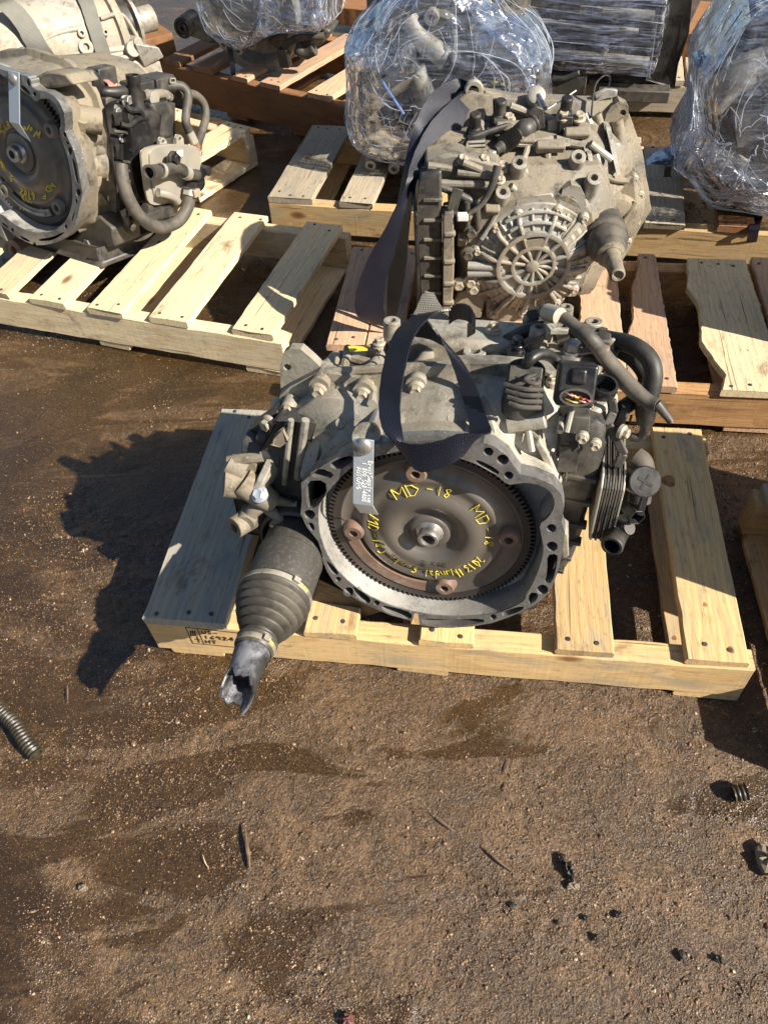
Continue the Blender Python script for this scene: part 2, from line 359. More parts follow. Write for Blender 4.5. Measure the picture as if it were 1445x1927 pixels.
def polar(poly, n=72, c=(0, 0)):
    """resample a 2-D outline by angle about c"""
    out = []
    for k in range(n):
        a = 2 * math.pi * k / n; dx, dy = math.cos(a), math.sin(a); best = 0.0
        for i in range(len(poly)):
            x1, y1 = poly[i][0] - c[0], poly[i][1] - c[1]; x2, y2 = poly[(i + 1) % len(poly)][0] - c[0], poly[(i + 1) % len(poly)][1] - c[1]
            ex, ey = x2 - x1, y2 - y1; den = dx * ey - dy * ex
            if abs(den) < 1e-12: continue
            t = (x1 * ey - y1 * ex) / den; q = (x1 * dy - y1 * dx) / den
            if t > 0 and -1e-6 <= q <= 1 + 1e-6: best = max(best, t)
        out.append((c[0] + dx * best, c[1] + dy * best))
    return out
def thing(name, label, cat, loc=(0, 0, 0), group=None):
    o = bpy.data.objects.new(name, None); COL.objects.link(o); o.location = loc; o.empty_display_size = 0.05
    return tag(o, label, cat, group)
def tag(o, label=None, cat=None, group=None, kind=None):
    if label: o['label'] = label
    if cat: o['category'] = cat
    if group: o['group'] = group
    if kind: o['kind'] = kind
    return o

# ---------------------------------------------------------------- stroke lettering (hand written or stamped)
GL = {'M': [[(0, 0), (.1, 1), (.5, .35), (.9, 1), (1, 0)]], 'D': [[(.1, 0), (.1, 1)], [(-.05, 1), (.6, .9), (.95, .5), (.6, .08), (0, 0)]], '-': [[(.15, .45), (.85, .5)]],
 '1': [[(.5, 0), (.55, 1)]], '8': [[(.9, .85), (.5, 1), (.2, .8), (.5, .52), (.85, .25), (.5, 0), (.15, .2), (.5, .52), (.9, .85)]], '2': [[(.05, .8), (.4, 1), (.8, .75), (.1, 0), (.95, .05)]],
 '0': [[(.5, 1), (.15, .6), (.2, .15), (.55, 0), (.85, .4), (.8, .85), (.5, 1)]], '3': [[(.1, 1), (.8, .9), (.4, .55), (.85, .3), (.5, 0), (.1, .1)]],
 'H': [[(.1, 0), (.1, 1)], [(.85, 0), (.9, 1)], [(.1, .5), (.88, .55)]], 'y': [[(.1, .65), (.45, .15)], [(.85, .65), (.3, -.35)]], 'u': [[(.1, .6), (.15, .05), (.6, .05), (.8, .6), (.85, 0)]],
 'n': [[(.1, 0), (.15, .6)], [(.15, .45), (.6, .6), (.8, .4), (.85, 0)]], 'd': [[(.8, .4), (.3, .55), (.15, .2), (.5, 0), (.8, .25)], [(.85, 1), (.8, 0)]], 'a': [[(.8, .45), (.35, .6), (.15, .25), (.45, 0), (.8, .3), (.9, 0)]],
 'i': [[(.5, 0), (.5, .6)], [(.5, .8), (.5, .86)]], 'S': [[(.85, .9), (.4, 1), (.15, .75), (.8, .35), (.5, 0), (.1, .1)]], 't': [[(.5, 1), (.45, .1), (.8, 0)], [(.15, .62), (.85, .65)]],
 'F': [[(.15, 0), (.15, 1), (.85, 1)], [(.15, .52), (.65, .55)]], 'e': [[(.15, .3), (.8, .35), (.5, .6), (.15, .3), (.4, 0), (.85, .1)]], 'K': [[(.1, 0), (.1, 1)], [(.85, 1), (.12, .45), (.9, 0)]],
 'G': [[(.85, .85), (.45, 1), (.1, .5), (.45, 0), (.9, .2), (.88, .48), (.5, .45)]], 'E': [[(.85, 0), (.1, 0), (.1, 1), (.85, 1)], [(.1, .52), (.7, .52)]], 'A': [[(0, 0), (.45, 1), (.95, 0)], [(.18, .38), (.78, .38)]],
 'o': [[(.5, .6), (.15, .3), (.5, 0), (.85, .3), (.5, .6)]], 'r': [[(.2, 0), (.2, .6)], [(.2, .4), (.75, .6)]], '9': [[(.85, .8), (.4, 1), (.15, .7), (.5, .5), (.85, .8), (.75, 0)]], '6': [[(.8, 1), (.25, .5), (.2, .1), (.6, 0), (.8, .3), (.3, .45)]],
 'c': [[(.8, .5), (.4, .6), (.15, .3), (.4, 0), (.8, .1)]], 'k': [[(.15, 0), (.15, 1)], [(.75, .6), (.2, .3), (.8, 0)]], 'p': [[(.15, -.35), (.15, .6), (.7, .55), (.75, .15), (.2, .05)]], 'l': [[(.5, 0), (.5, 1)]],
 'B': [[(.1, 0), (.1, 1), (.7, .9), (.6, .55), (.1, .52)], [(.6, .55), (.85, .25), (.6, 0), (.1, 0)]], '.': [[(.45, 0), (.52, .06)]], 'm': [[(.05, 0), (.08, .6)], [(.08, .45), (.4, .6), (.48, 0)], [(.48, .45), (.85, .6), (.92, 0)]],
 '4': [[(.7, 0), (.75, 1), (.1, .35), (.95, .35)]], '5': [[(.85, 1), (.2, 1), (.15, .55), (.7, .55), (.8, .2), (.1, .02)]], 'U': [[(.1, 1), (.12, .15), (.5, 0), (.85, .15), (.9, 1)]], 'T': [[(.5, 0), (.5, 1)], [(.05, 1), (.95, 1)]],
 'O': [[(.5, 1), (.08, .5), (.5, 0), (.92, .5), (.5, 1)]], '/': [[(.1, 0), (.9, 1)]], 's': [[(.8, .55), (.3, .6), (.25, .38), (.75, .22), (.65, 0), (.15, .05)]], 'P': [[(.12, 0), (.12, 1), (.8, .9), (.75, .5), (.12, .45)]], ' ': []}
def write(mb, text, place, h, wch, r, jit=0.06, seg=5, adv=1.25):
    """place(x, y) -> point on the surface; x runs along the line in metres, y up"""
    x = 0.0
    for ch in text:
        for st in GL.get(ch, []):
            pts = [place(x + (a + random.uniform(-jit, jit)) * wch, (b + random.uniform(-jit, jit)) * h) for a, b in st]
            pts = [p for i in range(len(pts) - 1) for p in (pts[i], pts[i].lerp(pts[i + 1], 0.5))] + [pts[-1]]
            mb.tube(pts, r, seg, smooth=len(pts) > 3)
        x += wch * adv
    return mb
surf('oily_hose', (0.028, 0.022, 0.013), 0.36, 0.0, (0.06, 0.045, 0.025), 0.6, 40, 160, 0.7, 0.001, 0.6, spec=0.6)
# ================================================================ GROUND
def vnoise(x, y, cell, seed):
    r = np.random.default_rng(seed); g = r.random((256, 256))
    fx, fy = x / cell + 101.3, y / cell + 57.7
    ix, iy = np.floor(fx).astype(int), np.floor(fy).astype(int); tx, ty = fx - ix, fy - iy
    tx, ty = tx * tx * (3 - 2 * tx), ty * ty * (3 - 2 * ty)
    G = lambda a, b: g[a % 256, b % 256]
    return (G(ix, iy) * (1 - tx) + G(ix + 1, iy) * tx) * (1 - ty) + (G(ix, iy + 1) * (1 - tx) + G(ix + 1, iy + 1) * tx) * ty - 0.5
def rough_mask(x, y):          # 1 where the surface is loose grit, 0 where it is smooth oily mud
    m = vnoise(x, y * 1.7, 0.17, 5) * 1.2 + vnoise(x, y * 1.4, 0.06, 6) * 0.7 + vnoise(x, y, 0.4, 8) * 0.9
    return np.clip(m * 2.2 + 0.35 + 0.9 * np.clip(x + 0.15, -.3, .6), 0, 1)
def gheight(x, y):
    k = rough_mask(x, y)
    h = vnoise(x, y, 0.33, 1) * 0.006 + vnoise(x, y, 0.1, 2) * 0.0025 + vnoise(x, y, 0.035, 3) * (0.0008 + 0.0014 * k) + vnoise(x, y, 0.013, 4) * (0.0003 + 0.0016 * k) + vnoise(x, y, 0.0075, 9) * 0.0018 * k
    f = np.clip((2.6 - np.hypot(x, y - 1.2)) / 0.8, 0, 1)
    return (h - 0.004) * f
def grid_axis(lo, hi, n, far):
    return np.concatenate([[-far, -far / 3, lo - 5, lo - 1.5], np.linspace(lo, hi, n), [hi + 1.5, hi + 5, far / 3, far]])
xs = grid_axis(-1.15, 1.15, 480, 60.0); ys = np.concatenate([[-60, -20, -5, -1.5, -.3], np.linspace(0.05, 1.5, 330), np.linspace(1.51, 3.2, 130), [5, 8, 20, 60]])
X, Y = np.meshgrid(xs, ys); Z = gheight(X, Y)
me = bpy.data.meshes.new('ground'); nx, ny = len(xs), len(ys)
me.vertices.add(nx * ny); me.vertices.foreach_set('co', np.stack([X, Y, Z], -1).ravel())
i0 = (np.arange(ny - 1)[:, None] * nx + np.arange(nx - 1)[None]).ravel()
fc = np.stack([i0, i0 + 1, i0 + nx + 1, i0 + nx], -1).ravel()
me.loops.add(len(fc)); me.loops.foreach_set('vertex_index', fc); me.polygons.add(len(i0)); me.polygons.foreach_set('loop_start', np.arange(len(i0)) * 4)
me.polygons.foreach_set('use_smooth', np.ones(len(i0), bool)); me.update(calc_edges=True)

def ground_mat():
    m, t, p = nodes('ground_mud'); L = t.links; v = coords(t, rnd=False)
    big = noise(t, v, 2.3, 5, 0.62, 0.9); mid = noise(t, v, 9, 6, 0.68, 0.6); fine = noise(t, v, 90, 4, 0.7); grit = noise(t, v, 300, 3, 0.7)
    streak = noise(t, coords(t, (2.2, 8.5, 1), rnd=False), 1.0, 5, 0.6, 1.1)      # vehicle smears and oil, drawn out sideways
    col = mix(t, ramp(t, big, [(0.38, 0.0), (0.62, 1.0)]), (0.076, 0.0445, 0.0215), (0.118, 0.072, 0.037))
    pale = ramp(t, mid, [(0.48, 0.0), (0.60, 0.9)])
    col = mix(t, pale, col, (0.195, 0.122, 0.068))
    col = mix(t, ramp(t, fine, [(0.32, 0.8), (0.52, 0.0)]), col, (0.036, 0.025, 0.017))
    col = mix(t, ramp(t, grit, [(0.57, 0.0), (0.69, 0.85)]), col, (0.33, 0.215, 0.12))
    sepc = N(t, 'ShaderNodeSeparateXYZ'); tcc = N(t, 'ShaderNodeTexCoord'); L.new(tcc.outputs['Object'], sepc.inputs[0])
    # the yard is wetter and oilier to the left of the pallets
    side = N(t, 'ShaderNodeMapRange'); side.inputs['From Min'].default_value = -0.05; side.inputs['From Max'].default_value = -0.75; side.inputs['To Min'].default_value = -0.035; side.inputs['To Max'].default_value = 0.075; L.new(sepc.outputs[0], side.inputs[0])
    st2 = N(t, 'ShaderNodeMath', operation='ADD'); L.new(streak, st2.inputs[0]); L.new(side.outputs[0], st2.inputs[1])
    wk = ramp(t, st2.outputs[0], [(0.49, 0.0), (0.545, 1.0)])
    col = mix(t, mixf(t, wk, 0.8), col, (0.046, 0.0285, 0.0145))
    oil0 = noise(t, coords(t, (1.0, 1.6, 1), rnd=False), 2.1, 4, 0.6, 1.2); ol2 = N(t, 'ShaderNodeMath', operation='ADD'); L.new(oil0, ol2.inputs[0]); L.new(side.outputs[0], ol2.inputs[1])
    oil = ramp(t, ol2.outputs[0], [(0.56, 0.0), (0.63, 1.0)])
    col = mix(t, mixf(t, oil, 0.6), col, (0.028, 0.018, 0.0105))
    spk = noise(t, v, 420, 2, 0.8); col = mix(t, ramp(t, spk, [(0.62, 0.0), (0.67, 0.9)]), col, (0.40, 0.27, 0.16))
    spd = noise(t, v, 190, 3, 0.8); col = mix(t, ramp(t, spd, [(0.39, 0.85), (0.45, 0.0)]), col, (0.022, 0.015, 0.010))
    hv = N(t, 'ShaderNodeHueSaturation'); hv.inputs['Value'].default_value = 0.80; hv.inputs['Saturation'].default_value = 1.2; L.new(col, hv.inputs['Color']); L.new(hv.outputs[0], p.inputs['Base Color'])
    ww = N(t, 'ShaderNodeMath', operation='MAXIMUM'); L.new(wk, ww.inputs[0]); L.new(oil, ww.inputs[1])
    L.new(ramp(t, ww.outputs[0], [(0.0, 0.34), (1.0, 0.27)]), p.inputs['Roughness']); p.inputs['Specular IOR Level'].default_value = 0.55
    flat_ = N(t, 'ShaderNodeMath', operation='SUBTRACT'); flat_.inputs[0].default_value = 1.0; L.new(mixf(t, ww.outputs[0], 0.6), flat_.inputs[1])
    emb = noise(t, v, 38, 4, 0.6, 0.3); b = bump(t, emb, 0.6, 0.007); b = bump(t, fine, 0.9, 0.005, b); b = bump(t, grit, 1.0, 0.003, b)
    for n_ in t.nodes:
        if n_.type == 'BUMP':
            ml = N(t, 'ShaderNodeMath', operation='MULTIPLY'); L.new(flat_.outputs[0], ml.inputs[0]); ml.inputs[1].default_value = n_.inputs['Strength'].default_value; L.new(ml.outputs[0], n_.inputs['Strength'])
    L.new(b, p.inputs['Normal']); p.inputs['Coat Weight'].default_value = 0.35; p.inputs['Coat Roughness'].default_value = 0.16; L.new(b, p.inputs['Coat Normal']); MATS['ground'] = m
def mixf(t, s, k):
    a = N(t, 'ShaderNodeMath', operation='MULTIPLY'); t.links.new(s, a.inputs[0]); a.inputs[1].default_value = k; return a.outputs[0]
ground_mat()
go = bpy.data.objects.new('ground', me); COL.objects.link(go); go['kind'] = 'structure'; me.materials.append(MATS['ground'])

# loose grit lying on the mud: thousands of little stones
def grit_mat(name, stops, rough):
    m, t, p = nodes(name); L = t.links
    wn = N(t, 'ShaderNodeTexVoronoi'); wn.inputs['Scale'].default_value = 130; L.new(coords(t, rnd=False), wn.inputs['Vector'])
    sp = N(t, 'ShaderNodeSeparateColor'); L.new(wn.outputs['Color'], sp.inputs[0])
    L.new(ramp(t, sp.outputs[0], stops), p.inputs['Base Color']); L.new(ramp(t, sp.outputs[1], [(0, rough - 0.15), (1, rough + 0.25)]), p.inputs['Roughness'])
    MATS[name] = m
grit_mat('grit', [(0.0, (0.045, 0.027, 0.015)), (0.45, (0.105, 0.064, 0.035)), (0.8, (0.18, 0.11, 0.062)), (0.95, (0.28, 0.18, 0.10)), (1.0, (0.42, 0.32, 0.22))], 0.31)
def make_grit(n, seed):
    r = np.random.default_rng(seed)
    x = r.uniform(-1.15, 1.15, n * 4); y = 0.08 + (r.random(n * 4) ** 1.5) * 2.1
    k = rough_mask(x, y); keep = r.random(n * 4) < (0.10 + 0.9 * k) * np.where(np.abs(x) < 0.47 + 0.42 * y, 1, 0); x, y = x[keep][:n], y[keep][:n]; n = len(x)
    s = np.clip(r.lognormal(-7.3, 0.45, n), 0.0003, 0.0034)
    base = np.array([(-1, -1, -.7), (1, -1, -.7), (1, 1, -.7), (-1, 1, -.7), (-.7, -.7, .7), (.7, -.7, .7), (.7, .7, .7), (-.7, .7, .7)])
    vv = base[None] * (0.65 + 0.7 * r.random((n, 8, 3))) * s[:, None, None] * np.stack([r.uniform(.7, 1.35, n), r.uniform(.7, 1.35, n), r.uniform(.4, .8, n)], -1)[:, None]
    a = r.uniform(0, 6.28, n); c, sn = np.cos(a), np.sin(a)
    xx = vv[..., 0] * c[:, None] - vv[..., 1] * sn[:, None]; yy = vv[..., 0] * sn[:, None] + vv[..., 1] * c[:, None]
    tl = r.normal(0, 0.35, (n, 2)); zz = vv[..., 2] + xx * tl[:, :1] + yy * tl[:, 1:]
    P = np.stack([xx + x[:, None], yy + y[:, None], zz + (gheight(x, y) + s * 0.22)[:, None]], -1)
    F = np.array([(0, 3, 2, 1), (4, 5, 6, 7), (0, 1, 5, 4), (1, 2, 6, 5), (2, 3, 7, 6), (3, 0, 4, 7)])
    f = (F[None] + (np.arange(n) * 8)[:, None, None]).ravel()
    me = bpy.data.meshes.new('loose_grit'); me.vertices.add(n * 8); me.vertices.foreach_set('co', P.ravel()); me.loops.add(len(f)); me.loops.foreach_set('vertex_index', f)
    me.polygons.add(n * 6); me.polygons.foreach_set('loop_start', np.arange(n * 6) * 4); me.update(calc_edges=True); me.materials.append(MATS['grit'])
    o = bpy.data.objects.new('loose_grit', me); COL.objects.link(o); tag(o, 'brown grit and small stones scattered over the oily ground', 'gravel', kind='stuff')
make_grit(130000, 3)

# ================================================================ PALLETS
def board_mesh(L, W, T, seed, nseg=16, jit=0.0009, outline=None, ch=0.0022):
    """a sawn board lying along x, from x=0..L, centred in y, top at z=0; outline(t) -> (y low, y high) for waney or broken edges"""
    r = random.Random(seed); rs = []; bow = r.uniform(-0.0015, 0.0015); ph = r.uniform(0, 6)
    for i in range(nseg + 1):
        t = i / nseg; lo, hi = (-W / 2, W / 2) if outline is None else outline(t)
        lo += r.gauss(0, jit); hi += r.gauss(0, jit); z0 = bow * math.sin(math.pi * t) + r.gauss(0, jit * 0.35); c = ch * r.uniform(0.6, 1.5)
        x = L * t; ring = []
        pts = [(lo + c, 0), (lo, -c), (lo, -T + c), (lo + c, -T), (hi - c, -T), (hi, -T + c), (hi, -c), (hi - c, 0)]
        mid = (lo + hi) / 2; pts = pts + [(mid, 0.0004)]
        for y, z in pts:
            e = r.gauss(0, 0.0011) if i in (0, nseg) else 0
            ring.append(V((x + e, y, z + z0)))
        rs.append(ring)
    m = MB(); m.rings(rs, True, True, True); return m
def place(mb, name, mat, parent, loc, rz=0.0, flip=0.0):
    me = bpy.data.meshes.new(name); me.from_pydata([tuple(v) for v in mb.v], [], mb.f); me.materials.append(MATS[mat])
    me.polygons.foreach_set('use_smooth', [True] * len(me.polygons)); me.set_sharp_from_angle(angle=math.radians(28)); me.update()
    o = bpy.data.objects.new(name, me); COL.objects.link(o); o.parent = parent; o.location = loc; o.rotation_euler = (flip, 0, rz); return o
def nail_heads(root, pts, mat='cast_dark'):
    m = MB(); m_ = root
    for x, y, z in pts: m.lathe((x, y, z - 0.001), (random.uniform(-.15, .15), random.uniform(-.15, .15), 1), [(0, 0.0042), (0.0016, 0.0042), (0.0019, 0.003), (0.0019, 0.0002)], 8)
    me = bpy.data.meshes.new('nail_heads'); me.from_pydata([tuple(v) for v in m.v], [], m.f); me.materials.append(MATS[mat]); me.update()
    o = bpy.data.objects.new('nail_heads', me); COL.objects.link(o); o.parent = m_; o['kind'] = 'stuff'
PALLET_SEED = [100]
def pallet(name, label, o, ang, x0, x1, D, boards, mats, bottoms=(), H=0.125, T=0.018, SW=0.04, mids=(), extra=None, group='wooden pallets', sb=None, smat=None):
    """boards: (xa, xb[, material, y0, y1, outline]); deck boards run in y, stringers in x at front and back"""
    root = thing(name, label, 'pallet', (o[0], o[1], 0), group); root.rotation_euler = (0, 0, math.radians(ang))
    R = random.Random(PALLET_SEED[0]); PALLET_SEED[0] += 17; B = 0.016 if bottoms else 0.004
    nails = []
    for i, b in enumerate(boards):
        xa, xb = b[0], b[1]; mat = b[2] if len(b) > 2 and b[2] else R.choice(mats); y0 = b[3] if len(b) > 3 and b[3] is not None else R.uniform(-0.004, 0.004); y1 = b[4] if len(b) > 4 and b[4] is not None else D + R.uniform(-0.004, 0.004)
        ol = b[5] if len(b) > 5 else None; W = xb - xa
        mb = board_mesh(y1 - y0, W, T - 0.0005, R.random(), outline=ol, nseg=40 if ol else 18, jit=0.0008 if ol else 0.00035)
        place(mb, 'deck_board', mat, root, ((xa + xb) / 2, y0, H), math.pi / 2 + R.gauss(0, 0.004))
        for yy in (y0 + SW / 2, y1 - SW / 2):
            for q in ((0.22, 0.5, 0.8) if W > 0.12 else (0.25, 0.75)): nails.append((xa + W * (q + R.gauss(0, .04)), yy + R.gauss(0, 0.006), H + 0.0008))
    for y in (SW / 2, *mids, D - SW / 2):
        place(board_mesh(x1 - x0, SW, H - T - B, R.random(), nseg=26, jit=0.0004, ch=0.003), 'stringer', smat or R.choice(mats), root, (x0, y, H - T))
    for xa, xb in bottoms:
        place(board_mesh(D - 0.004, xb - xa, 0.0155, R.random()), 'bottom_board', R.choice(mats), root, ((xa + xb) / 2, 0.002, 0.0158), math.pi / 2)
    nail_heads(root, nails); return root

PF = pallet('pallet', 'yellow pine pallet in the foreground carrying the gearbox with the rubber booted axle', (-.431, .726), -10.3, 0.0, 1.018, 0.53,
    [(0.0, 0.15, 'wood_blue'), (0.285, 0.375), (0.48, 0.57), (0.703, 0.796), (0.908, 1.005)], ['wood_yellow'], [(0.02, 0.12), (0.44, 0.53), (0.915, 1.022)])
# heat treatment stamp printed on the front stringer
def stamp(root):
    m = MB(); fr = lambda x, z: V((x, -0.0012, z))
    def pl_(xo, zo, s=1.0): return lambda x, y: V((xo + x * s, -0.0014, zo + y * s))
    write(m, 'US-', pl_(0.098, 0.085), 0.0095, 0.0085, 0.0008, 0.01, 4); write(m, '169247', pl_(0.098, 0.068), 0.0105, 0.0092, 0.0009, 0.01, 4); write(m, 'HT', pl_(0.098, 0.052), 0.0105, 0.0092, 0.0009, 0.01, 4)
    for a, b in (((.072, .047), (.072, .102)), ((.072, .102), (.172, .097)), ((.172, .097), (.172, .045)), ((.072, .047), (.172, .045)), ((.093, .047), (.093, .101))):
        m.bar(V((a[0], -0.0014, a[1])), V((b[0], -0.0014, b[1])), 0.0009, 0.0009, (0, 1, 0))
    for k in range(3): m.tube([V((.076 + k * .004, -0.0014, .075)), V((.077 + k * .004, -0.0014, .082 + k * .003)), V((.079 + k * .004, -0.0014, .092))], 0.0012, 4, False)
    m.tube([V((.085, -0.0014, .052)), V((.086, -0.0014, .073))], 0.0011, 4, False); m.tube([V((.079, -0.0014, .063)), V((.089, -0.0014, .062))], 0.0009, 4, False)
    me = bpy.data.meshes.new('stamp'); me.from_pydata([tuple(v) for v in m.v], [], m.f); me.materials.append(MATS['ink']); o = bpy.data.objects.new('stamp', me); COL.objects.link(o); o.parent = root
stamp(PF)

PL = pallet('pallet', 'pale new pine pallet at the left under the gearbox with the black side cover', (-.942, 1.761), -20.8, -0.26, 0.778, 0.512,
    [(-0.25, -0.15), (-0.09, 0.008), (0.074, 0.182), (0.248, 0.35), (0.425, 0.532), (0.65, 0.758)], ['wood_pale'], [(-0.25, -0.15), (0.24, 0.33), (0.665, 0.768)])

def broken_a(t):        # board with a wandering left edge (in board space y is -x of the pallet)
    k = [(0, .052), (.12, .05), (.2, .05), (.3, .047), (.45, .025), (.6, .02), (.72, .018), (.8, .005), (.9, -.005), (1, -.008)]
    return (-.052, interp(k, t))
def broken_b(t):
    k = [(0, .046), (.25, .052), (.45, .038), (.6, .036), (.72, .045), (.8, .044), (.9, .05), (1, .058)]
    return (-.058, interp(k, t))
def waney_c(t):
    k = [(0, -.06), (.12, -.058), (.25, -.068), (.45, -.045), (.6, -.028), (.75, -.02), (.85, -.03), (.92, -.028), (1, -.055)]
    return (interp(k, t), .06)
def interp(k, t):
    for (a, x), (b, y) in zip(k, k[1:]):
        if t <= b: return x + (y - x) * (t - a) / (b - a)
    return k[-1][1]
PM = pallet('pallet', 'pinkish worn pallet in the middle with split and wavy edged deck boards', (.717, 1.191), -11.1, -.87, .72, .51,
    [(-.855, -.765, 'wood_pink', .09), (-.762, -.68, 'wood_pink', .085), (-.50, -.40), (-.28, -.185, 'wood_pink', None, None, broken_b), (-.175, -.072, 'wood_pink', None, None, broken_a), (0.01, 0.15, 'wood_pale', -.005, .498, lambda t: (-.07, .07 + interp([(0, -.008), (.1, -.022), (.2, -.005), (.33, .012), (.5, .003), (.62, .0), (.75, .018), (.85, .008), (1, .002)], t))), (.158, .26), (.33, .43), (.50, .60), (.62, .72)],
    ['wood_pink'], [(.055, .16), (-.84, -.74)], smat='wood_bark')
PB = pallet('pallet', 'grey pallet behind the tan gearbox carrying the film wrapped bellhousing unit', (-.271, 2.167), -15.8, 0.0, 1.6, .48,
    [(0.0, .137, 'wood_grey'), (.22, .32, 'wood_grey'), (.45, .55), (.70, .80), (.945, 1.068, 'wood_grey', .0, .50), (1.075, 1.182, 'wood_grey', -.01, .44), (1.265, 1.36, 'wood_brown'), (1.45, 1.55)], ['wood_yellow'], [(0.02, .13)])
PR = pallet('pallet', 'brown stained pallet in the back row under the wrapped unit with a black mount arm', (-.72, 3.24), -37, 0.0, 1.15, .52,
    [(0.01, .10, 'wood_brown'), (.17, .27, 'wood_brown'), (.36, .44, 'wood_pink'), (.50, .59, 'wood_pink'), (.71, .81, 'wood_pink'), (.92, 1.02, 'wood_pink')], ['wood_brown'], [(0.3, .4), (.62, .72)], H=0.16, smat='wood_brown')
PD = pallet('pallet', 'whitish pallet end showing past the hoses of the left gearbox', (-1.22, 2.42), -35, -.1, 1.03, .3,
    [(.0, .1), (.2, .3), (.62, .72), (.915, 1.02)], ['wood_pale'], [(.92, 1.03)])
PD.location = (at(470, 240, .125) - V((math.cos(math.radians(-37)), math.sin(math.radians(-37)), 0)) * 1.02 - V((-math.sin(math.radians(-37)), math.cos(math.radians(-37)), 0)) * .30).to_tuple()[:2] + (0,)
PD.rotation_euler.z = math.radians(-37)
PG = pallet('pallet', 'grey pallet under the dark rectangular wrapped unit in the back', (.37, 2.97), -15.5, 0.0, .98, .5,
    [(0.0, .11, 'wood_grey'), (.16, .27, 'wood_grey'), (.33, .43, 'wood_grey'), (.49, .59, 'wood_grey'), (.60, .70, 'wood_pink'), (.72, .81, 'wood_grey'), (.82, .915, 'wood_grey')], ['wood_grey'], [(.02, .12), (.8, .9)])
def knots(root, spots):
    inv = Matrix.Rotation(-root.rotation_euler.z, 3, 'Z')
    for u, v, r, sq in spots:
        c = inv @ (at(u, v, .1252) - root.location); m = MB(); n = 18; a0 = random.uniform(0, 6)
        rr = [r * (1 + .12 * math.sin(3 * k * .349 + a0)) for k in range(n)]
        ring = lambda f, z: [c + V((rr[k] * f * math.cos(k * .349), rr[k] * f * sq * math.sin(k * .349), z)) for k in range(n)]
        m.rings([ring(1.0, -.001), ring(1.0, .0), ring(.8, .0003), ring(.4, .0001), ring(.05, .0002)], True, False, True)
        me = bpy.data.meshes.new('knot'); me.from_pydata([tuple(q) for q in m.v], [], m.f); me.materials.append(MATS['knot_wood']); o = bpy.data.objects.new('knot', me); COL.objects.link(o); o.parent = root
surf('knot_wood', (0.30, 0.13, 0.045), 0.7, 0, (0.13, 0.05, 0.02), 0.8, 70, 200, 0.3, 0.0005)
knots(PF, [(1257, 905, .014, 1.1), (1373, 1223, .007, 1.0), (1326, 1138, .004, 1.2), (1268, 1200, .004, 1.0)])
knots(PL, [(576, 475, .006, 1.3), (300, 455, .005, 1.2)])
knots(PM, [(1400, 660, .011, .9), (1375, 596, .005, 1.0)])
PE = pallet('pallet', 'stained pallet cut off by the right edge of the picture beside the foreground pallet', (.632, .395), -8, 0.0, 1.0, .53,
    [(.012, .11, 'wood_grey'), (.25, .35), (.46, .56), (.68, .78), (.9, 1.0)], ['wood_brown', 'wood_yellow'], [(.0, .09), (.44, .53), (.9, .99)])
# ================================================================ FOREGROUND GEARBOX
A = Fr((0.05759, 0.67420, 0.33031), -14.76, 6.966)
def c3(x, y): return (x / 2.676 + 560, y / 2.676 + 780)          # survey sheet of the bellhousing
def smooth2(poly, it=1):
    for _ in range(it):
        poly = [q for i in range(len(poly)) for q in ((poly[i][0] * .75 + poly[(i + 1) % len(poly)][0] * .25, poly[i][1] * .75 + poly[(i + 1) % len(poly)][1] * .25), (poly[i][0] * .25 + poly[(i + 1) % len(poly)][0] * .75, poly[i][1] * .25 + poly[(i + 1) % len(poly)][1] * .75))]
    return poly
def arcpts(cx, cy, r0, r1, a0, a1, n=7):
    """ring sector outline (2-D)"""
    o = [(cx + r1 * math.cos(math.radians(a0 + (a1 - a0) * k / n)), cy + r1 * math.sin(math.radians(a0 + (a1 - a0) * k / n))) for k in range(n + 1)]
    return o + [(cx + r0 * math.cos(math.radians(a1 + (a0 - a1) * k / n)), cy + r0 * math.sin(math.radians(a1 + (a0 - a1) * k / n))) for k in range(n + 1)]
BELL_OUT = [(15, 500), (22, 430), (18, 345), (120, 262), (205, 212), (300, 175), (420, 150), (540, 135), (700, 130), (830, 138), (905, 150), (935, 142), (985, 158), (1055, 208), (1090, 262), (1120, 300), (1200, 318), (1285, 355), (1328, 405), (1340, 470), (1328, 540), (1345, 600), (1338, 665), (1322, 740), (1306, 800), (1280, 872), (1236, 925), (1190, 962), (1130, 992), (1060, 1022), (980, 1050), (880, 1068), (760, 1076), (680, 1070), (614, 1058), (606, 1002), (588, 998), (578, 1040), (470, 1012), (380, 974), (300, 935), (240, 893), (185, 848), (148, 790), (128, 740), (122, 695), (104, 640), (45, 565)]
BELL_IN = [(103, 480), (104, 545), (112, 610), (150, 715), (220, 812), (330, 900), (450, 958), (560, 990), (700, 1015), (850, 1018), (1000, 1005), (1090, 968), (1145, 935), (1150, 905), (1185, 850), (1222, 760), (1240, 680), (1226, 610), (1216, 552), (1262, 520), (1293, 465), (1290, 412), (1245, 365), (1160, 342), (1095, 350), (1058, 356), (1000, 305), (900, 250), (800, 215), (700, 198), (560, 188), (430, 200), (330, 235), (240, 290), (160, 380), (115, 440)]
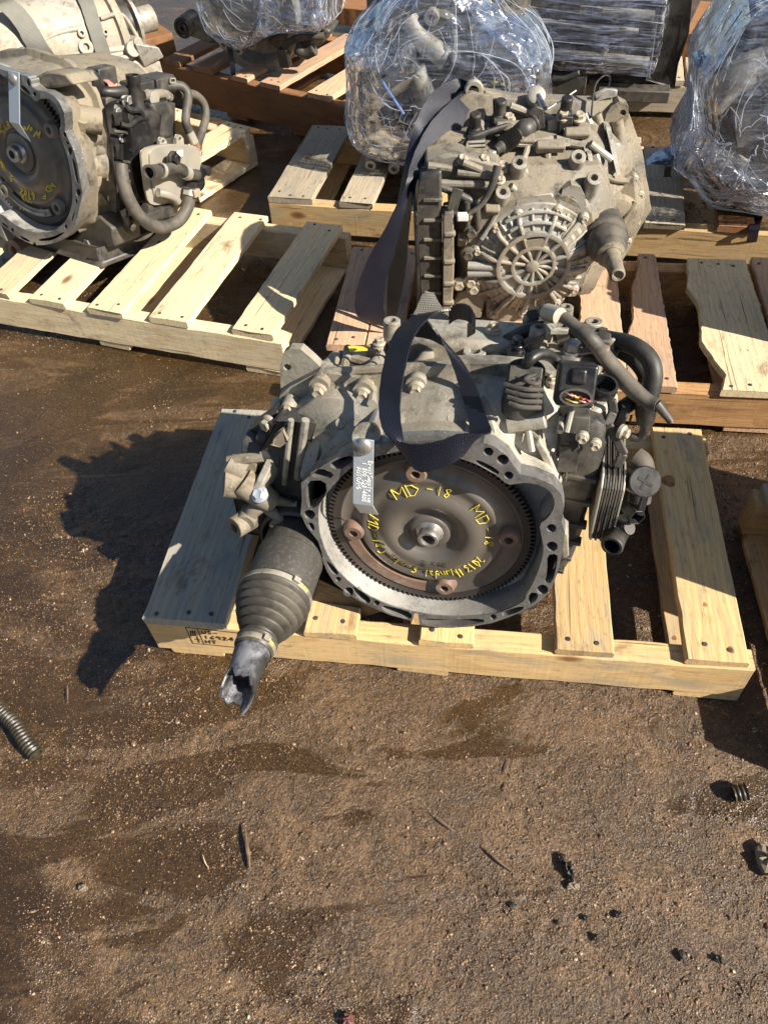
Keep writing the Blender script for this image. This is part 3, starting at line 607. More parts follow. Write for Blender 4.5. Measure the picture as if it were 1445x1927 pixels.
def build_front_gearbox():
    root = thing('gearbox', 'foreground gearbox with open bellhousing, yellow writing on its converter and a booted axle stub', 'gearbox', (0.02, 0.75, 0.125), 'used gearboxes')
    P = lambda l, d=0.0: [A.d(*c3(x, y), d) for x, y in l]
    outl = P(BELL_OUT); inl = P(smooth2(BELL_IN))
    # --- machined mating face with its bolt holes and pockets
    holes = [inl]
    for x, y, r in ((60, 505, 29), (960, 188, 26), (1032, 228, 31), (1062, 307, 24), (1277, 573, 25), (1280, 665, 29), (1232, 882, 29), (985, 1020, 17), (398, 949, 16), (257, 893, 27), (205, 830, 15)):
        holes.append([A.d(*c3(x + r * math.cos(q * math.pi / 7), y + r * .86 * math.sin(q * math.pi / 7))) for q in range(14)])
    for sl in ([(884, 240), (912, 226), (1020, 284), (1004, 310)], [(1252, 708), (1308, 700), (1308, 745), (1282, 850), (1238, 852), (1256, 800)], [(48, 545), (80, 545), (88, 585), (66, 582)], [(140, 735), (170, 750), (212, 800), (190, 812), (160, 785)],
               [(268, 862), (310, 880), (372, 930), (358, 958), (300, 925)], [(420, 958), (500, 975), (578, 1000), (572, 1034), (500, 1018), (430, 988)], [(622, 1026), (780, 1034), (935, 1026), (942, 1050), (790, 1066), (630, 1058)], [(1166, 895), (1212, 900), (1205, 935), (1160, 962)],
               [(1022, 1000), (1105, 968), (1145, 968), (1120, 992), (1040, 1020)], [(40, 335), (140, 330), (150, 400), (95, 470), (45, 475)], [(62, 292), (115, 268), (190, 300), (158, 328), (70, 315)], [(150, 255), (215, 218), (278, 205), (280, 240), (205, 285)]):
        holes.append(P(smooth2(sl, 1)))
    MB().prism(outl, -A.n * 0.022, holes).obj('bell_face', 'machined', root, bevel=0.0009, seg=1)
    # --- outer shell going back from the face, with the case behind
    o2 = [A.xy(*c3(x, y)) for x, y in BELL_OUT]; n = 84
    secs = []
    def sec(poly, d, k=1.0, c=(0.0, 0.0)):
        q = polar(poly, n); return [A.l(x * k, y * k, d) for x, y in q]
    s1 = [A.xy(u, v, -.115) for u, v in ((515, 850), (500, 800), (530, 752), (548, 738), (600, 704), (640, 712), (685, 718), (740, 708), (785, 702), (850, 690), (930, 690), (1020, 700), (1075, 735), (1095, 800), (1085, 880), (1058, 965))] + [(.165, -.10), (.10, -.145), (.0, -.165), (-.10, -.15), (-.19, -.10)]
    s2 = [(-.25, .06), (-.235, .12), (-.16, .165), (-.06, .19), (.04, .20), (.12, .205), (.19, .17), (.215, .05), (.17, -.09), (.0, -.14), (-.15, -.12), (-.22, -.05)]
    rs = [sec(o2, -.0222, .985), sec(o2, -.052, .965), sec(s1, -.085, .93), sec(s1, -.114, .95), sec(s1, -.15, .92), sec(s2, -.20, 1.0), sec(s2, -.27, .98), sec(s2, -.285, .93)]
    case = MB(); case.rings(rs, True, False, True)
    # fins between the flange bolts and the bell
    for (u1, v1), (u2, v2), wd in (((598, 735), (560, 905), .02), ((655, 738), (590, 890), .014), ((680, 745), (665, 850), .018), ((782, 740), (770, 835), .012), ((545, 770), (470, 930), .012), ((705, 760), (700, 840), .010)):
        a, b = A.d(u1, v1, -.112), A.d(u2, v2, -.012); up = A.u * .028
        case.prism([a, b - A.n * .012, b - A.n * .014 - A.u * .010, a - A.u * .075], A.r * wd)
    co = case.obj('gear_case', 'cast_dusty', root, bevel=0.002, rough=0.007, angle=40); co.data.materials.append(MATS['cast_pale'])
    for po in co.data.polygons:      # the shoulder on the control side gets a paler casting colour
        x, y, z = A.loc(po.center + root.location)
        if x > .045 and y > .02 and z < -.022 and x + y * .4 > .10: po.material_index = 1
    # webs, pads and parting ridges cast into the front half
    for (u1, v1), (u2, v2), d1, d2, r in (((820, 735), (860, 830), -.105, -.03, .006), ((900, 715), (935, 835), -.105, -.03, .006), ((980, 720), (1000, 850), -.10, -.04, .005), ((620, 700), (900, 684), -.128, -.128, .007), ((640, 760), (760, 752), -.108, -.108, .005), ((560, 810), (640, 770), -.09, -.10, .005)):
        MB().tube([A.d(u1, v1, d1), A.d((u1 + u2) / 2, (v1 + v2) / 2, (d1 + d2) / 2 + .004), A.d(u2, v2, d2)], r, 8).obj('case_rib', 'cast_dusty', root, rough=.002)
    for u, v, d, r in ((760, 790, -.06, .010), (850, 790, -.055, .008), (700, 810, -.05, .009), (640, 800, -.06, .008)): MB().boss(A.d(u, v, d) + A.u * .004, A.u * .7 + A.n * .5, r, .03).obj('case_boss', 'cast_dusty', root, rough=.001)
    inner = MB(); q = polar([A.xy(*c3(x, y)) for x, y in smooth2(BELL_IN)], n)
    inner.rings([[A.l(x * k, y * k, d) for x, y in q] for k, d in ((1.0, -.002), (.99, -.03), (.975, -.046), (.9, -.054), (.3, -.06))], True, False, True)
    inner.obj('bell_wall', 'bell_inner', root)
    # --- flange of the rear case with its bolts
    fl = [A.d(u, v, -.115) for u, v in ((520, 800), (526, 745), (545, 728), (600, 700), (640, 705), (685, 712), (740, 704), (785, 694), (850, 684), (930, 684), (1000, 690), (1000, 720), (900, 715), (800, 730), (700, 748), (610, 742), (560, 768), (545, 800))]
    MB().prism(fl, -A.n * .022).obj('case_flange', 'cast_dusty', root, bevel=.003)
    for u, v, d, r in ((543, 768, -.095, .0095), (600, 735, -.10, .011), (683, 742, -.10, .0105), (783, 732, -.098, .0105), (508, 800, -.09, .0085)):
        p = A.d(u, v, d); MB().boss(p, A.n, r * 1.22, .055, seg=18, r0=r * 1.6).obj('bolt_boss', 'cast_dusty', root, rough=.001); MB().bolt(p, A.n, r * .82, r * .75).obj('bolt', 'bolt_dusty', root)
    # ribbed tops of the bolt bosses running back over the case
    rb = MB()
    for u, v, L_ in ((600, 728, .10), (683, 736, .10), (783, 726, .11)):
        p = A.d(u, v, -.10); rb.tube([p, p - A.n * L_ * .5, p - A.n * L_ - A.u * .012], lambda t: .015 - .005 * t, 14, False)
    for u1, v1, u2, v2, h in ((640, 668, 720, 690, .185), (655, 655, 640, 735, .19), (800, 640, 930, 655, .2), (900, 690, 880, 640, .2), (720, 650, 700, 760, .19), (560, 690, 640, 720, .17), (860, 760, 960, 700, .2), (930, 700, 985, 770, .2)):
        a, b = A.h(u1, v1, h), A.h(u2, v2, h); rb.tube([a, b], .007, 8, False)
    rb.obj('case_ribs', 'cast_dusty', root, rough=.003)
    # --- left end cover with lifting eye
    ec = [A.d(u, v, -.13) for u, v in ((527, 690), (533, 665), (545, 656), (566, 657), (588, 676), (602, 690), (622, 694), (640, 700), (620, 730), (580, 755), (552, 778), (540, 790), (530, 775))]
    MB().prism(ec, -A.n * .016, [[A.d(541 + 7.5 * math.cos(k * .6283), 691 + 6.5 * math.sin(k * .6283), -.13) for k in range(10)]]).obj('lifting_eye', 'cast_dusty', root, bevel=.003)
    # --- bosses standing on top of the rear case
    for u, v, h, r, ln, m in ((737, 602, .235, .013, .06, 'cast_cover'), (893, 660, .222, .017, .05, 'cast_cover'), (888, 693, .212, .012, .04, 'cast_cover'), (958, 637, .228, .016, .05, 'cast_cover'), (703, 652, .20, .011, .03, 'cast_dusty'), (930, 672, .215, .011, .03, 'cast_dusty')):
        MB().boss(A.h(u, v, h), A.u, r, ln, r * .5, r0=r * 1.15).obj('threaded_boss', m, root)
    MB().prism([A.h(u, v, .205) for u, v in ((655, 653), (690, 650), (692, 660), (658, 662))], A.u * .0016).obj('paint_mark', 'paint_yellow', root, angle=0)
    for u, v in ((955, 688), (935, 640)): MB().boss(A.h(u, v, .20), A.u, .014, .02).obj('case_plug', 'cast_dusty', root)
    pd = MB()
    for u, v in ((912, 765), (945, 780)): pd.box(A.h(u, v, .195), A.r * .016, A.n * .014, A.u * .004)
    pd.obj('mounting_pad', 'cast_cover', root, bevel=.002)
    for u, v in ((911, 765), (935, 780)): MB().lathe(A.h(u, v, .2005), A.u, [(0, .004), (.0008, .004), (.0008, .0002)], 12).obj('screw_hole', 'ink', root)

    # --- torque converter
    cv = thing('torque_converter', None, None, (0, 0, 0)); cv.parent = root; cv.location = (0, 0, 0)
    def hang(o): o.parent = cv; return o
    cen = A.l(.001, .001, 0)
    base = root.location.copy()
    def sub(mb, name, mat, **k): return mb.obj(name, mat, cv, **k)
    n_t = 118; ro, ri = .1565, .1495; tooth = []
    for k in range(n_t):
        for f, r in ((0, ri), (.28, ri), (.42, ro), (.66, ro), (.8, ri)):
            a = 2 * math.pi * (k + f) / n_t; tooth.append(cen + (A.r * math.cos(a) + A.u * math.sin(a)) * r + A.n * -.030)
    sub(MB().prism(tooth, -A.n * .011, [circ(cen + A.n * -.030, A.r, A.u, .139, 72)]), 'ring_gear', 'ring_steel', angle=20)
    prof = [(-.045, .141), (-.0315, .1405), (-.0305, .137), (-.034, .134), (-.036, .126), (-.0355, .114), (-.031, .1085), (-.0275, .104), (-.028, .098), (-.030, .092), (-.0295, .086), (-.0255, .079), (-.022, .072), (-.021, .063), (-.0225, .055), (-.0295, .0465), (-.0335, .041), (-.034, .034), (-.030, .0305), (-.0285, .029), (-.0285, .0215)]
    MB_ = MB(); MB_.lathe(cen, A.n, prof, 96, False, False); sub(MB_, 'converter_shell', 'converter_steel', angle=50)
    sub(MB().lathe(cen, A.n, [(-.0286, .0215), (-.0270, .0200), (-.024, .0165), (-.013, .0158), (-.0115, .0148), (-.0115, .0108), (-.014, .010), (-.036, .010), (-.036, .0002)], 40, False, False), 'hub', 'bright_steel', angle=35)
    for a in (100, 188, 5, 283):
        q = math.radians(a); p = cen + (A.r * math.cos(q) + A.u * math.sin(q)) * .1185 + A.n * -.0215; rad = A.r * math.cos(q) + A.u * math.sin(q)
        m = MB(); m.lathe(p, A.n, [(-.016, .0195), (-.006, .0165), (-.001, .0145), (0, .0135), (0, .0068), (-.012, .0068), (-.012, .0002)], 26, False, False)
        sub(m, 'drive_lug', 'rust')
    m = MB(); m.prism([A.l(x, y, -.0285) for x, y in arcpts(.001, .001, .116, .134, 185, 268, 24)], -A.n * .006); sub(m, 'balance_plate', 'rust', bevel=.001)
    # --- yellow paint-pen writing, following the circle of the converter
    def arc(R, a0, sgn, d):
        def f(x, y):
            a = math.radians(a0) - sgn * x / R; rr = R + sgn * y; p = cen + (A.r * math.cos(a) + A.u * math.sin(a)) * rr
            # height of the shell at that radius
            pr = sorted((r_, t_) for t_, r_ in prof); h = interp(pr, rr) if False else interp_pr(pr, rr)
            return p + A.n * (h + d)
        return f
    y = MB()
    write(y, 'MD', arc(.078, 127, 1, .0011), .019, .0155, .00072, .09); write(y, '-18', arc(.080, 94, 1, .0011), .016, .0095, .00072, .07)
    write(y, 'MD', arc(.080, 46, 1, .0011), .018, .015, .00072, .09); write(y, '-18', arc(.082, 16, 1, .0011), .015, .0095, .00072, .07)
    write(y, 'MD', arc(.094, 166, -1, .0011), .016, .0145, .00072, .09); write(y, '-18', arc(.094, 190, -1, .0011), .014, .0095, .00072, .07)
    write(y, '2013', arc(.083, -27, 1, .0011), .015, .0072, .0007, .08); write(y, 'Hyundai', arc(.083, -56, 1, .0011), .017, .0066, .0007, .08)
    write(y, 'Santa', arc(.080, -102, 1, .0011), .016, .0078, .0007, .08); write(y, 'Fe', arc(.082, -142, 1, .0011), .015, .0082, .0007, .08)
    sub(y, 'handwriting', 'paint_yellow', angle=0, kind='stuff')
    k = MB(); flat = lambda X, Y: (lambda q, w: A.l(X + q, Y + w, -.0208 - max(0, .062 - math.hypot(X + q, Y + w)) * .25))
    write(k, 'KGE', flat(.006, -.062), .0075, .0068, .00055, .01, 4)
    for a, b in (((-.012, -.060), (-.003, -.0615)), ((-.0125, -.0635), (-.003, -.065)), ((-.011, -.0555), (-.004, -.0565)), ((-.0075, -.055), (-.0075, -.068)), ((-.012, -.067), (-.003, -.068))): k.tube([flat(0, 0)(*a), flat(0, 0)(*b)], .0007, 4, False)
    sub(k, 'ink_stamp', 'ink', angle=0, kind='stuff')

    # --- differential side: round housing, bracket and the axle stub
    ac = A.loc(A.d(545, 1055, 0)); ax, ay = ac[0] + .004, ac[1] + .010
    S0 = lambda t, r: (t, r)
    dh = MB(); dh.lathe(A.l(ax, ay, 0), A.n, [(-.17, .085), (-.12, .082), (-.06, .070), (-.035, .064), (-.032, .058), (-.05, .055)], 36, True, True)
    for k in range(9):
        q = 2 * math.pi * k / 9 + .3; d_ = A.r * math.cos(q) + A.u * math.sin(q); t_ = A.n.cross(d_)
        c = A.l(ax, ay, -.095); dh.prism([c + d_ * .06 + A.n * .05, c + d_ * .07 + A.n * .05, c + d_ * .105 - A.n * .05, c + d_ * .06 - A.n * .05], t_ * .008)
    dh.obj('differential_housing', 'cast_dark', root, rough=.003, bevel=.0015)
    wall = MB()   # ribbed wall between bell and bracket
    wall.prism([A.d(u, v, -.06) for u, v in ((590, 800), (520, 790), (470, 880), (440, 930), (455, 1000), (520, 1010), (575, 985), (575, 880))], -A.n * .03)
    wall.obj('side_web', 'cast_dark', root, bevel=.004, rough=.004)
    rbm = MB()
    for (u1, v1), (u2, v2), r in (((500, 943), (560, 948), .006), ((548, 790), (535, 910), .0045), ((575, 790), (560, 900), .006)): rbm.tube([A.d(u1, v1, -.05), A.d(u2, v2, -.05)], r, 8, False)
    rbm.obj('web_ribs', 'cast_dusty', root)
    br = MB()
    cyl = lambda a, b, r, d1, d2: br.cyl(A.d(*a, d1), A.d(*b, d2), r, seg=20)
    cyl((422, 907), (478, 912), .024, -.035, -.05); cyl((430, 872), (462, 888), .017, -.05, -.05); br.tube([A.d(455, 905, -.04), A.d(490, 930, -.04), A.d(512, 945, -.045)], lambda t: .024 - .006 * t, 14)
    br.tube([A.d(430, 868, -.05), A.d(465, 862, -.055), A.d(495, 858, -.06)], .009, 10); br.tube([A.d(510, 946, -.045), A.d(478, 960, -.035), A.d(462, 990, -.03)], .012, 12)
    br.tube([A.d(500, 955, -.04), A.d(525, 975, -.035), A.d(515, 990, -.03)], .009, 12); br.tube([A.d(500, 940, -.045), A.d(560, 946, -.05)], lambda t: .012 - .009 * t, 10, False)
    br.prism([A.d(u, v, -.05) for u, v in ((440, 880), (480, 862), (482, 920), (520, 948), (480, 950), (430, 930))], -A.n * .02)
    br.obj('mount_bracket', 'cast_tan', root, bevel=.0025, rough=.003)
    MB().boss(A.d(440, 994, -.012), (A.n * .75 - A.r * .4 + A.u * .1), .018, .05, .0085, r0=.019).obj('bracket_eye', 'cast_tan', root, bevel=.001)
    MB().boss(A.d(462, 985, -.02), A.n, .016, .03).obj('bracket_pad', 'cast_tan', root)
    MB().bolt(A.d(488, 930, -.022), A.n * .6 + A.u * .7 - A.r * .1, .0095, .005).obj('bolt', 'zinc', root)
    ub = MB(); ub.boss(A.d(463, 834, -.08), -A.r + A.u * .2, .024, .06); ub.boss(A.d(486, 815, -.08), -A.r + A.u * .3, .017, .05)
    ub.prism([A.d(u, v, -.085) for u, v in ((455, 850), (470, 810), (520, 775), (560, 800), (520, 850), (480, 860))], -A.n * .03); ub.obj('upper_bracket', 'cast_dark', root, bevel=.003, rough=.003)
    MB().bolt(A.d(505, 797, -.07), A.n - A.r * .4, .009, .009).obj('bolt', 'bolt_dusty', root)
    MB().prism([A.d(u, v, -.05) for u, v in ((520, 818), (535, 805), (546, 822), (530, 832), (516, 828))], A.n * .01).obj('cast_pad', 'cast_tan', root, bevel=.002)
    # inner joint, boot, clamps, shaft
    p0 = A.l(ax, ay, 0)
    MB().lathe(p0, A.n, [(-.045, .050), (.004, .0505), (.0075, .053), (.012, .0525), (.075, .0525), (.080, .0505), (.082, .045), (.082, .002)], 48).obj('joint_cup', 'cup_steel', root, angle=30)
    prof2 = [(.074, .0535), (.078, .0555), (.090, .0558), (.0925, .054)]; tt, N_ = .094, 6
    for k in range(N_):
        ro_ = .0555 - .0028 * k - (.0006 * k * k); wdt = .0128 - .0004 * k
        prof2 += [(tt + .001, ro_ - .0065), (tt + wdt * .3, ro_ - .001), (tt + wdt * .52, ro_), (tt + wdt * .72, ro_ - .0012), (tt + wdt * .97, ro_ - .0088)]; tt += wdt
    prof2 += [(tt + .003, .0305), (tt + .006, .0292), (tt + .019, .0285), (tt + .021, .0265)]
    MB().lathe(p0, A.n, prof2, 56, False, False).obj('boot', 'boot_rubber', root, angle=60)
    for t0, r in ((.083, .0566), (tt + .0125, .0296)):
        cl = MB(); cl.lathe(p0, A.n, [(t0 - .0045, r - .002), (t0 - .0045, r), (t0 + .0045, r), (t0 + .0045, r - .002)], 48, False, False)
        e = (A.r * .62 + A.u * .72).normalized(); cl.box(p0 + A.n * t0 + e * (r + .0022), e * .0032, A.n * .0042, A.n.cross(e) * .0055)
        q = cl.obj('clamp', 'cast_dusty', root, bevel=.0006)
        tag_ = MB()
        for k in range(3):
            a_ = math.atan2(.72, .62) - .2 - .11 * k; e2 = A.r * math.cos(a_) + A.u * math.sin(a_); tag_.box(p0 + A.n * t0 + e2 * r, e2 * .0008, A.n * .0020, A.n.cross(e2) * .0015)
        tag_.obj('clamp_glints', 'paint_yellow', root)  # amber glints on the band, painted as small yellow boxes
    # burnt off hollow shaft with ragged mouth
    seg = 56; rs = []
    jag = []
    for k in range(seg):
        a = 2 * math.pi * k / seg; jag.append(.004 - .009 * math.sin(a) + .014 * max(0, math.cos(a + .9)) ** 6 + .009 * max(0, math.cos(a - 3.5)) ** 6 - .010 * max(0, math.cos(a - 2.3)) ** 8 + .0028 * math.sin(a * 5) + .0022 * math.sin(a * 11 + 1) + random.uniform(-.0008, .0008))
    for t, r in ((tt + .008, .0235), (tt + .026, .0262), (tt + .034, .0258), (tt + .040, .0240), (tt + .065, .0228)):
        rs.append([p0 + A.n * t + (A.r * math.cos(2 * math.pi * k / seg) + A.u * math.sin(2 * math.pi * k / seg)) * (r + random.uniform(-.0002, .0002)) for k in range(seg)])
    for t, r in ((.088, .0240), (.0925, .0236), (.0925, .0206), (.088, .0190)): rs.append([p0 + A.n * (tt + t - .012 + jag[k]) + (A.r * math.cos(2 * math.pi * k / seg) + A.u * math.sin(2 * math.pi * k / seg)) * (r + random.uniform(-.0006, .0006)) for k in range(seg)])
    rs.append([p0 + A.n * (tt + .03) + (A.r * math.cos(2 * math.pi * k / seg) + A.u * math.sin(2 * math.pi * k / seg)) * .0174 for k in range(seg)])
    MB().rings(rs, True, True, True).obj('axle_shaft', 'burnt_steel', root, angle=45)

    # --- below the bell: greasy sump and pan
    sp = MB(); sp.prism([A.d(u, v, -.03) for u, v in ((590, 1085), (660, 1120), (720, 1150), (690, 1160), (650, 1172), (610, 1165), (580, 1150))], -A.n * .05); sp.obj('sump_lip', 'oily_grime', root, bevel=.004, rough=.008)
    sp = MB(); sp.prism([A.d(u, v, -.05) for u, v in ((980, 1130), (1015, 1120), (1012, 1145), (985, 1152))], -A.n * .03)
    sp.obj('sump_lip', 'oily_grime', root, bevel=.004, rough=.008)
    MB().box(A.l(0, -.16, -.14), A.r * .16, A.u * .045, A.n * .08).obj('oil_pan', 'cast_dark', root, bevel=.01, rough=.004)
    return root
def interp_pr(k, t):
    if t <= k[0][0]: return k[0][1]
    for (a, x), (b, y) in zip(k, k[1:]):
        if t <= b: return x + (y - x) * (t - a) / max(1e-9, b - a)
    return k[-1][1]
GA = build_front_gearbox()
# ---------------------------------------------------------------- control side of the foreground gearbox
def c4(x, y): return (x / 3.36 + 860, y / 3.36 + 560)
def build_front_controls(root):
    D = lambda x, y, d: A.d(*c4(x, y), d)
    H = lambda x, y, h: A.h(*c4(x, y), h)
    # dark valve cover: ribbed shell on the right flank
    pts = [(.165, .195), (.19, .215), (.225, .205), (.236, .17), (.228, .06), (.226, .0), (.222, -.06), (.205, -.115), (.165, -.12)]
    n = 72; q = polar(pts, n, (.2, .05)); cx_, cy_ = .2, .05
    rs = [[A.l(cx_ + (x - cx_) * k, cy_ + (y - cy_) * k, d) for x, y in q] for d, k in ((-.060, .62), (-.066, .86), (-.076, .96), (-.10, .98), (-.14, 1.0), (-.22, 1.0), (-.25, .93))]
    MB().rings(rs).obj('valve_cover', 'cast_dark', root, rough=.006, angle=40)
    for yy in (.115, .07, .025, -.01, -.045, -.075):
        m = MB(); m.bar(A.l(.175, yy, -.066), A.l(.228 - max(0, -yy) * .25, yy - .002, -.062), .007, .016, A.n); m.obj('cover_rib', 'cast_dark', root, bevel=.0015)
    # flat steel retaining strip folded over the joint
    st = MB(); pth = [H(760, 670, .212), H(775, 760, .212), D(760, 905, -.052), D(715, 940, -.05), D(690, 1100, -.05), D(685, 1130, -.05)]
    for a, b in zip(pth, pth[1:]): st.bar(a, b + (b - a).normalized() * .001, .026, .003, A.u if (b - a).dot(A.u) ** 2 < .0002 else A.n)
    st.obj('steel_strip', 'plastic_dusty', root, bevel=.001)
    for x, y, d in ((790, 885, -.045), (820, 690, -.10), (870, 930, -.05)): MB().bolt(D(x, y, d), A.n, .006, .006).obj('bolt', 'bolt_dusty', root)
    jb = MB(); jb.prism([D(x, y, -.045) for x, y in ((485, 920), (520, 895), (560, 960), (650, 1150), (640, 1170), (560, 1080))], -A.n * .03); jb.obj('corner_web', 'cast_pale', root, bevel=.003, rough=.003); jb = MB(); jb.prism([D(x, y, -.012) for x, y in ((640, 1450), (700, 1500), (705, 1640), (660, 1660), (650, 1560))], -A.n * .03)
    jb.obj('corner_web', 'cast_dusty', root, bevel=.003, rough=.003)
    # flat top deck of the control side
    MB().prism([H(x, y, .205) for x, y in ((250, 420), (420, 330), (560, 260), (740, 280), (860, 390), (1010, 480), (1020, 640), (900, 720), (700, 700), (480, 690), (330, 620))], -A.u * .03).obj('top_deck', 'cast_pale', root, bevel=.004, rough=.004)
    MB().prism([A.l(x, .228, z) for x, z in ((.10, -.17), (.13, -.155), (.19, -.165), (.235, -.20), (.225, -.245), (.16, -.265), (.11, -.25))], -A.u * .04).obj('shadow_bulk', 'cast_dusty', root, bevel=.006, rough=.006)  # bulk added so the gearbox casts a fuller shadow to the left
    for x, z, r, h in ((.125, -.20, .012, .262), (.20, -.235, .013, .258), (.16, -.25, .010, .27), (.225, -.21, .009, .25)): MB().boss(A.l(x, h, z), A.u, r, .04, r * .5, r0=r * 1.3).obj('case_boss', 'cast_dusty', root, rough=.001)
    MB().tube([A.l(.08, .225, -.22), A.l(.12, .252, -.215), A.l(.19, .25, -.225), A.l(.24, .232, -.22)], .0085, 10).obj('oil_pipe', 'cast_dark', root)
    m = MB(); m.box(A.l(.205, .252, -.185), A.r * .018, A.u * .012, A.n * .012); m.obj('connector', 'plastic_dusty', root, bevel=.003)
    m = MB(); m.bar(A.l(.10, .24, -.18), A.l(.145, .262, -.20), .014, .004, A.u); m.obj('clip_plate', 'rust', root, bevel=.001)
    MB().box(A.l(.02, .205, -.235), A.r * .09, A.u * .025, A.n * .04).obj('rear_ledge', 'cast_dusty', root, bevel=.010, rough=.006)
    for x, y, z, r in ((.06, .235, -.23, .012), (-.05, .225, -.24, .014), (.11, .25, -.245, .010), (-.11, .20, -.22, .012)): MB().boss(A.l(x, y, z), A.u, r, .03).obj('case_boss', 'cast_dusty', root); MB().bolt(A.l(x, y + .002, z), A.u, r * .62, r * .6).obj('bolt', 'bolt_dusty', root)
    # selector: big washer disc, stack of nuts, rusty lever
    c = H(710, 415, .232)
    MB().lathe(c, A.u, [(-.03, .030), (-.006, .034), (-.004, .043), (.002, .043), (.003, .040), (.003, .0002)], 40).obj('selector_disc', 'cast_dusty', root)
    m = MB(); m.lathe(c, A.u, [(0, .018), (.006, .018), (.007, .014), (.012, .0155), (.016, .0155), (.017, .012), (.022, .012)], 28); m.lathe(c + A.u * .021, A.u, [(0, .0115), (.011, .0115), (.013, .0095), (.013, .0002)], 6); m.obj('selector_nut', 'bolt_steel', root)
    lv = MB(); e1, e2 = c + A.u * .016, H(925, 320, .262); lv.bar(e1, e2, .014, .004, A.u); lv.lathe(e2, A.u, [(-.002, .008), (.002, .008), (.002, .0025), (-.002, .0025)], 16, False, False); e3 = H(745, 295, .262); lv.bar(c + A.u * .018, e3, .012, .004, A.u); lv.lathe(e3, A.u, [(-.002, .008), (.003, .008), (.003, .003), (-.002, .003)], 16, False, False)
    lv.obj('selector_lever', 'rust', root, bevel=.001)
    # looped bracket behind the selector
    lb = MB(); top = [H(x, y, .285) for x, y in ((560, 165), (690, 150), (712, 185), (700, 205), (590, 205))]
    lb.prism(top, -A.u * .007, [[H(x, y, .285) for x, y in ((592, 178), (680, 172), (692, 192), (612, 196))]]); lb.bar(H(590, 205, .282), H(560, 300, .21), .010, .004, A.n); lb.prism([H(622, 205, .281), H(705, 200, .281), H(715, 330, .215), H(650, 340, .215)], A.n * .004)
    lb.obj('hose_bracket', 'cast_dusty', root, bevel=.0015)
    MB().bolt(H(562, 285, .225), A.u, .009, .012).obj('bolt', 'bolt_dusty', root)
    MB().boss(H(600, 540, .222), A.u, .009, .03).obj('screw_boss', 'cast_dusty', root); MB().bolt(H(600, 530, .228), A.u, .006, .006).obj('bolt', 'bolt_dusty', root)
    # electrical connectors
    c1 = H(430, 500, .255); f1 = (A.n * .85 + A.u * .5).normalized(); u1 = f1.cross(A.r)
    u1 = -u1 if u1.dot(A.u) < 0 else u1
    con = MB(); con.lathe(c1 - A.u * .03, A.u, [(-.02, .030), (.0, .027), (.02, .025), (.034, .024), (.042, .025), (.044, .0225), (.03, .021), (.03, .0002)], 28)
    con.box(c1 + f1 * .016 - A.u * .012, A.r * .021, f1 * .014, u1 * .024)
    con.obj('connector_body', 'plastic_dusty', root, bevel=.003)
    cf = MB()
    for k in range(4): cf.tube([c1 + f1 * .034 + A.r * (-.025 + .003 * k) - u1 * (.010 + .0075 * k), c1 + f1 * .037 - u1 * (.014 + .0075 * k), c1 + f1 * .030 + A.r * .024 - u1 * (.013 + .0075 * k)], .0032, 8)
    cf.tube([c1 + f1 * .03 + A.r * .012 + u1 * .006, c1 + f1 * .037 + A.r * .0 - u1 * .002, c1 + f1 * .036 + A.r * .014 - u1 * .006, c1 + f1 * .03 + A.r * .018], .003, 8)
    cf.obj('connector_clip', 'plastic_dusty', root)
    MB().tube([c1 + A.u * .012, H(450, 405, .285), H(500, 365, .29), H(560, 360, .285), H(610, 385, .275), H(650, 430, .265)], .0075, 12).obj('cut_cable', 'rubber', root); MB().tube([H(640, 420, .266), H(655, 438, .262)], .0058, 8, False).obj('wire_ends', 'copper', root)
    c2 = H(745, 545, .262); f2 = (A.n * .9 + A.u * .42 + A.r * .08).normalized(); r2 = A.r; u2 = f2.cross(r2); u2 = -u2 if u2.dot(A.u) < 0 else u2
    k2 = MB(); k2.box(c2, r2 * .0235, f2 * .018, u2 * .027); k2.box(c2 + u2 * .012 + f2 * .019, r2 * .010, f2 * .004, u2 * .010); k2.obj('plug', 'plastic', root, bevel=.005, seg=3)
    kk = MB(); o_ = [c2 + f2 * .0185 + r2 * (.0205 * math.cos(t * .3927)) * (1 if True else 0) - u2 * (.0135 - .0115 * math.sin(t * .3927)) for t in range(16)]; i_ = [c2 + f2 * .0185 + r2 * .0175 * math.cos(t * .3927) - u2 * (.0135 - .0085 * math.sin(t * .3927)) for t in range(16)]
    kk.prism(o_, f2 * .006, [i_]); kk.obj('plug_mouth', 'plastic_dusty', root)
    for j, (mt, a, b) in enumerate((('wire_pink', -.014, .0), ('wire_yellow', -.006, .004), ('wire_red', .004, .012), ('wire_red', .010, .020), ('wire_pink', .0, .016), ('wire_yellow', -.012, .006))):
        z = .009 + .0016 * j; MB().tube([c2 + f2 * .019 + r2 * a - u2 * z, c2 + f2 * .026 + r2 * (a * .5 + b * .5) - u2 * (z + .002), c2 + f2 * .021 + r2 * b - u2 * (z + .003)], .0011, 6).obj('wire', mt, root)
    sb = H(375, 330, .235); m = MB(); m.lathe(sb, A.u, [(-.03, .014), (0, .014), (.002, .011), (.010, .011), (.011, .008), (.02, .008)], 20); m.box(sb - A.u * .012 + A.n * .012, A.r * .012, A.n * .006, A.u * .014); m.obj('sensor', 'plastic', root, bevel=.002)
    # breather mouth
    bm = D(925, 570, -.13); MB().lathe(bm, (A.u + A.n * .25 + A.r * .1), [(-.06, .015), (-.012, .016), (-.010, .0185), (.006, .0185), (.008, .0175), (.008, .0145), (-.03, .0135), (-.03, .0002)], 30).obj('breather_tube', 'plastic', root, bevel=0)
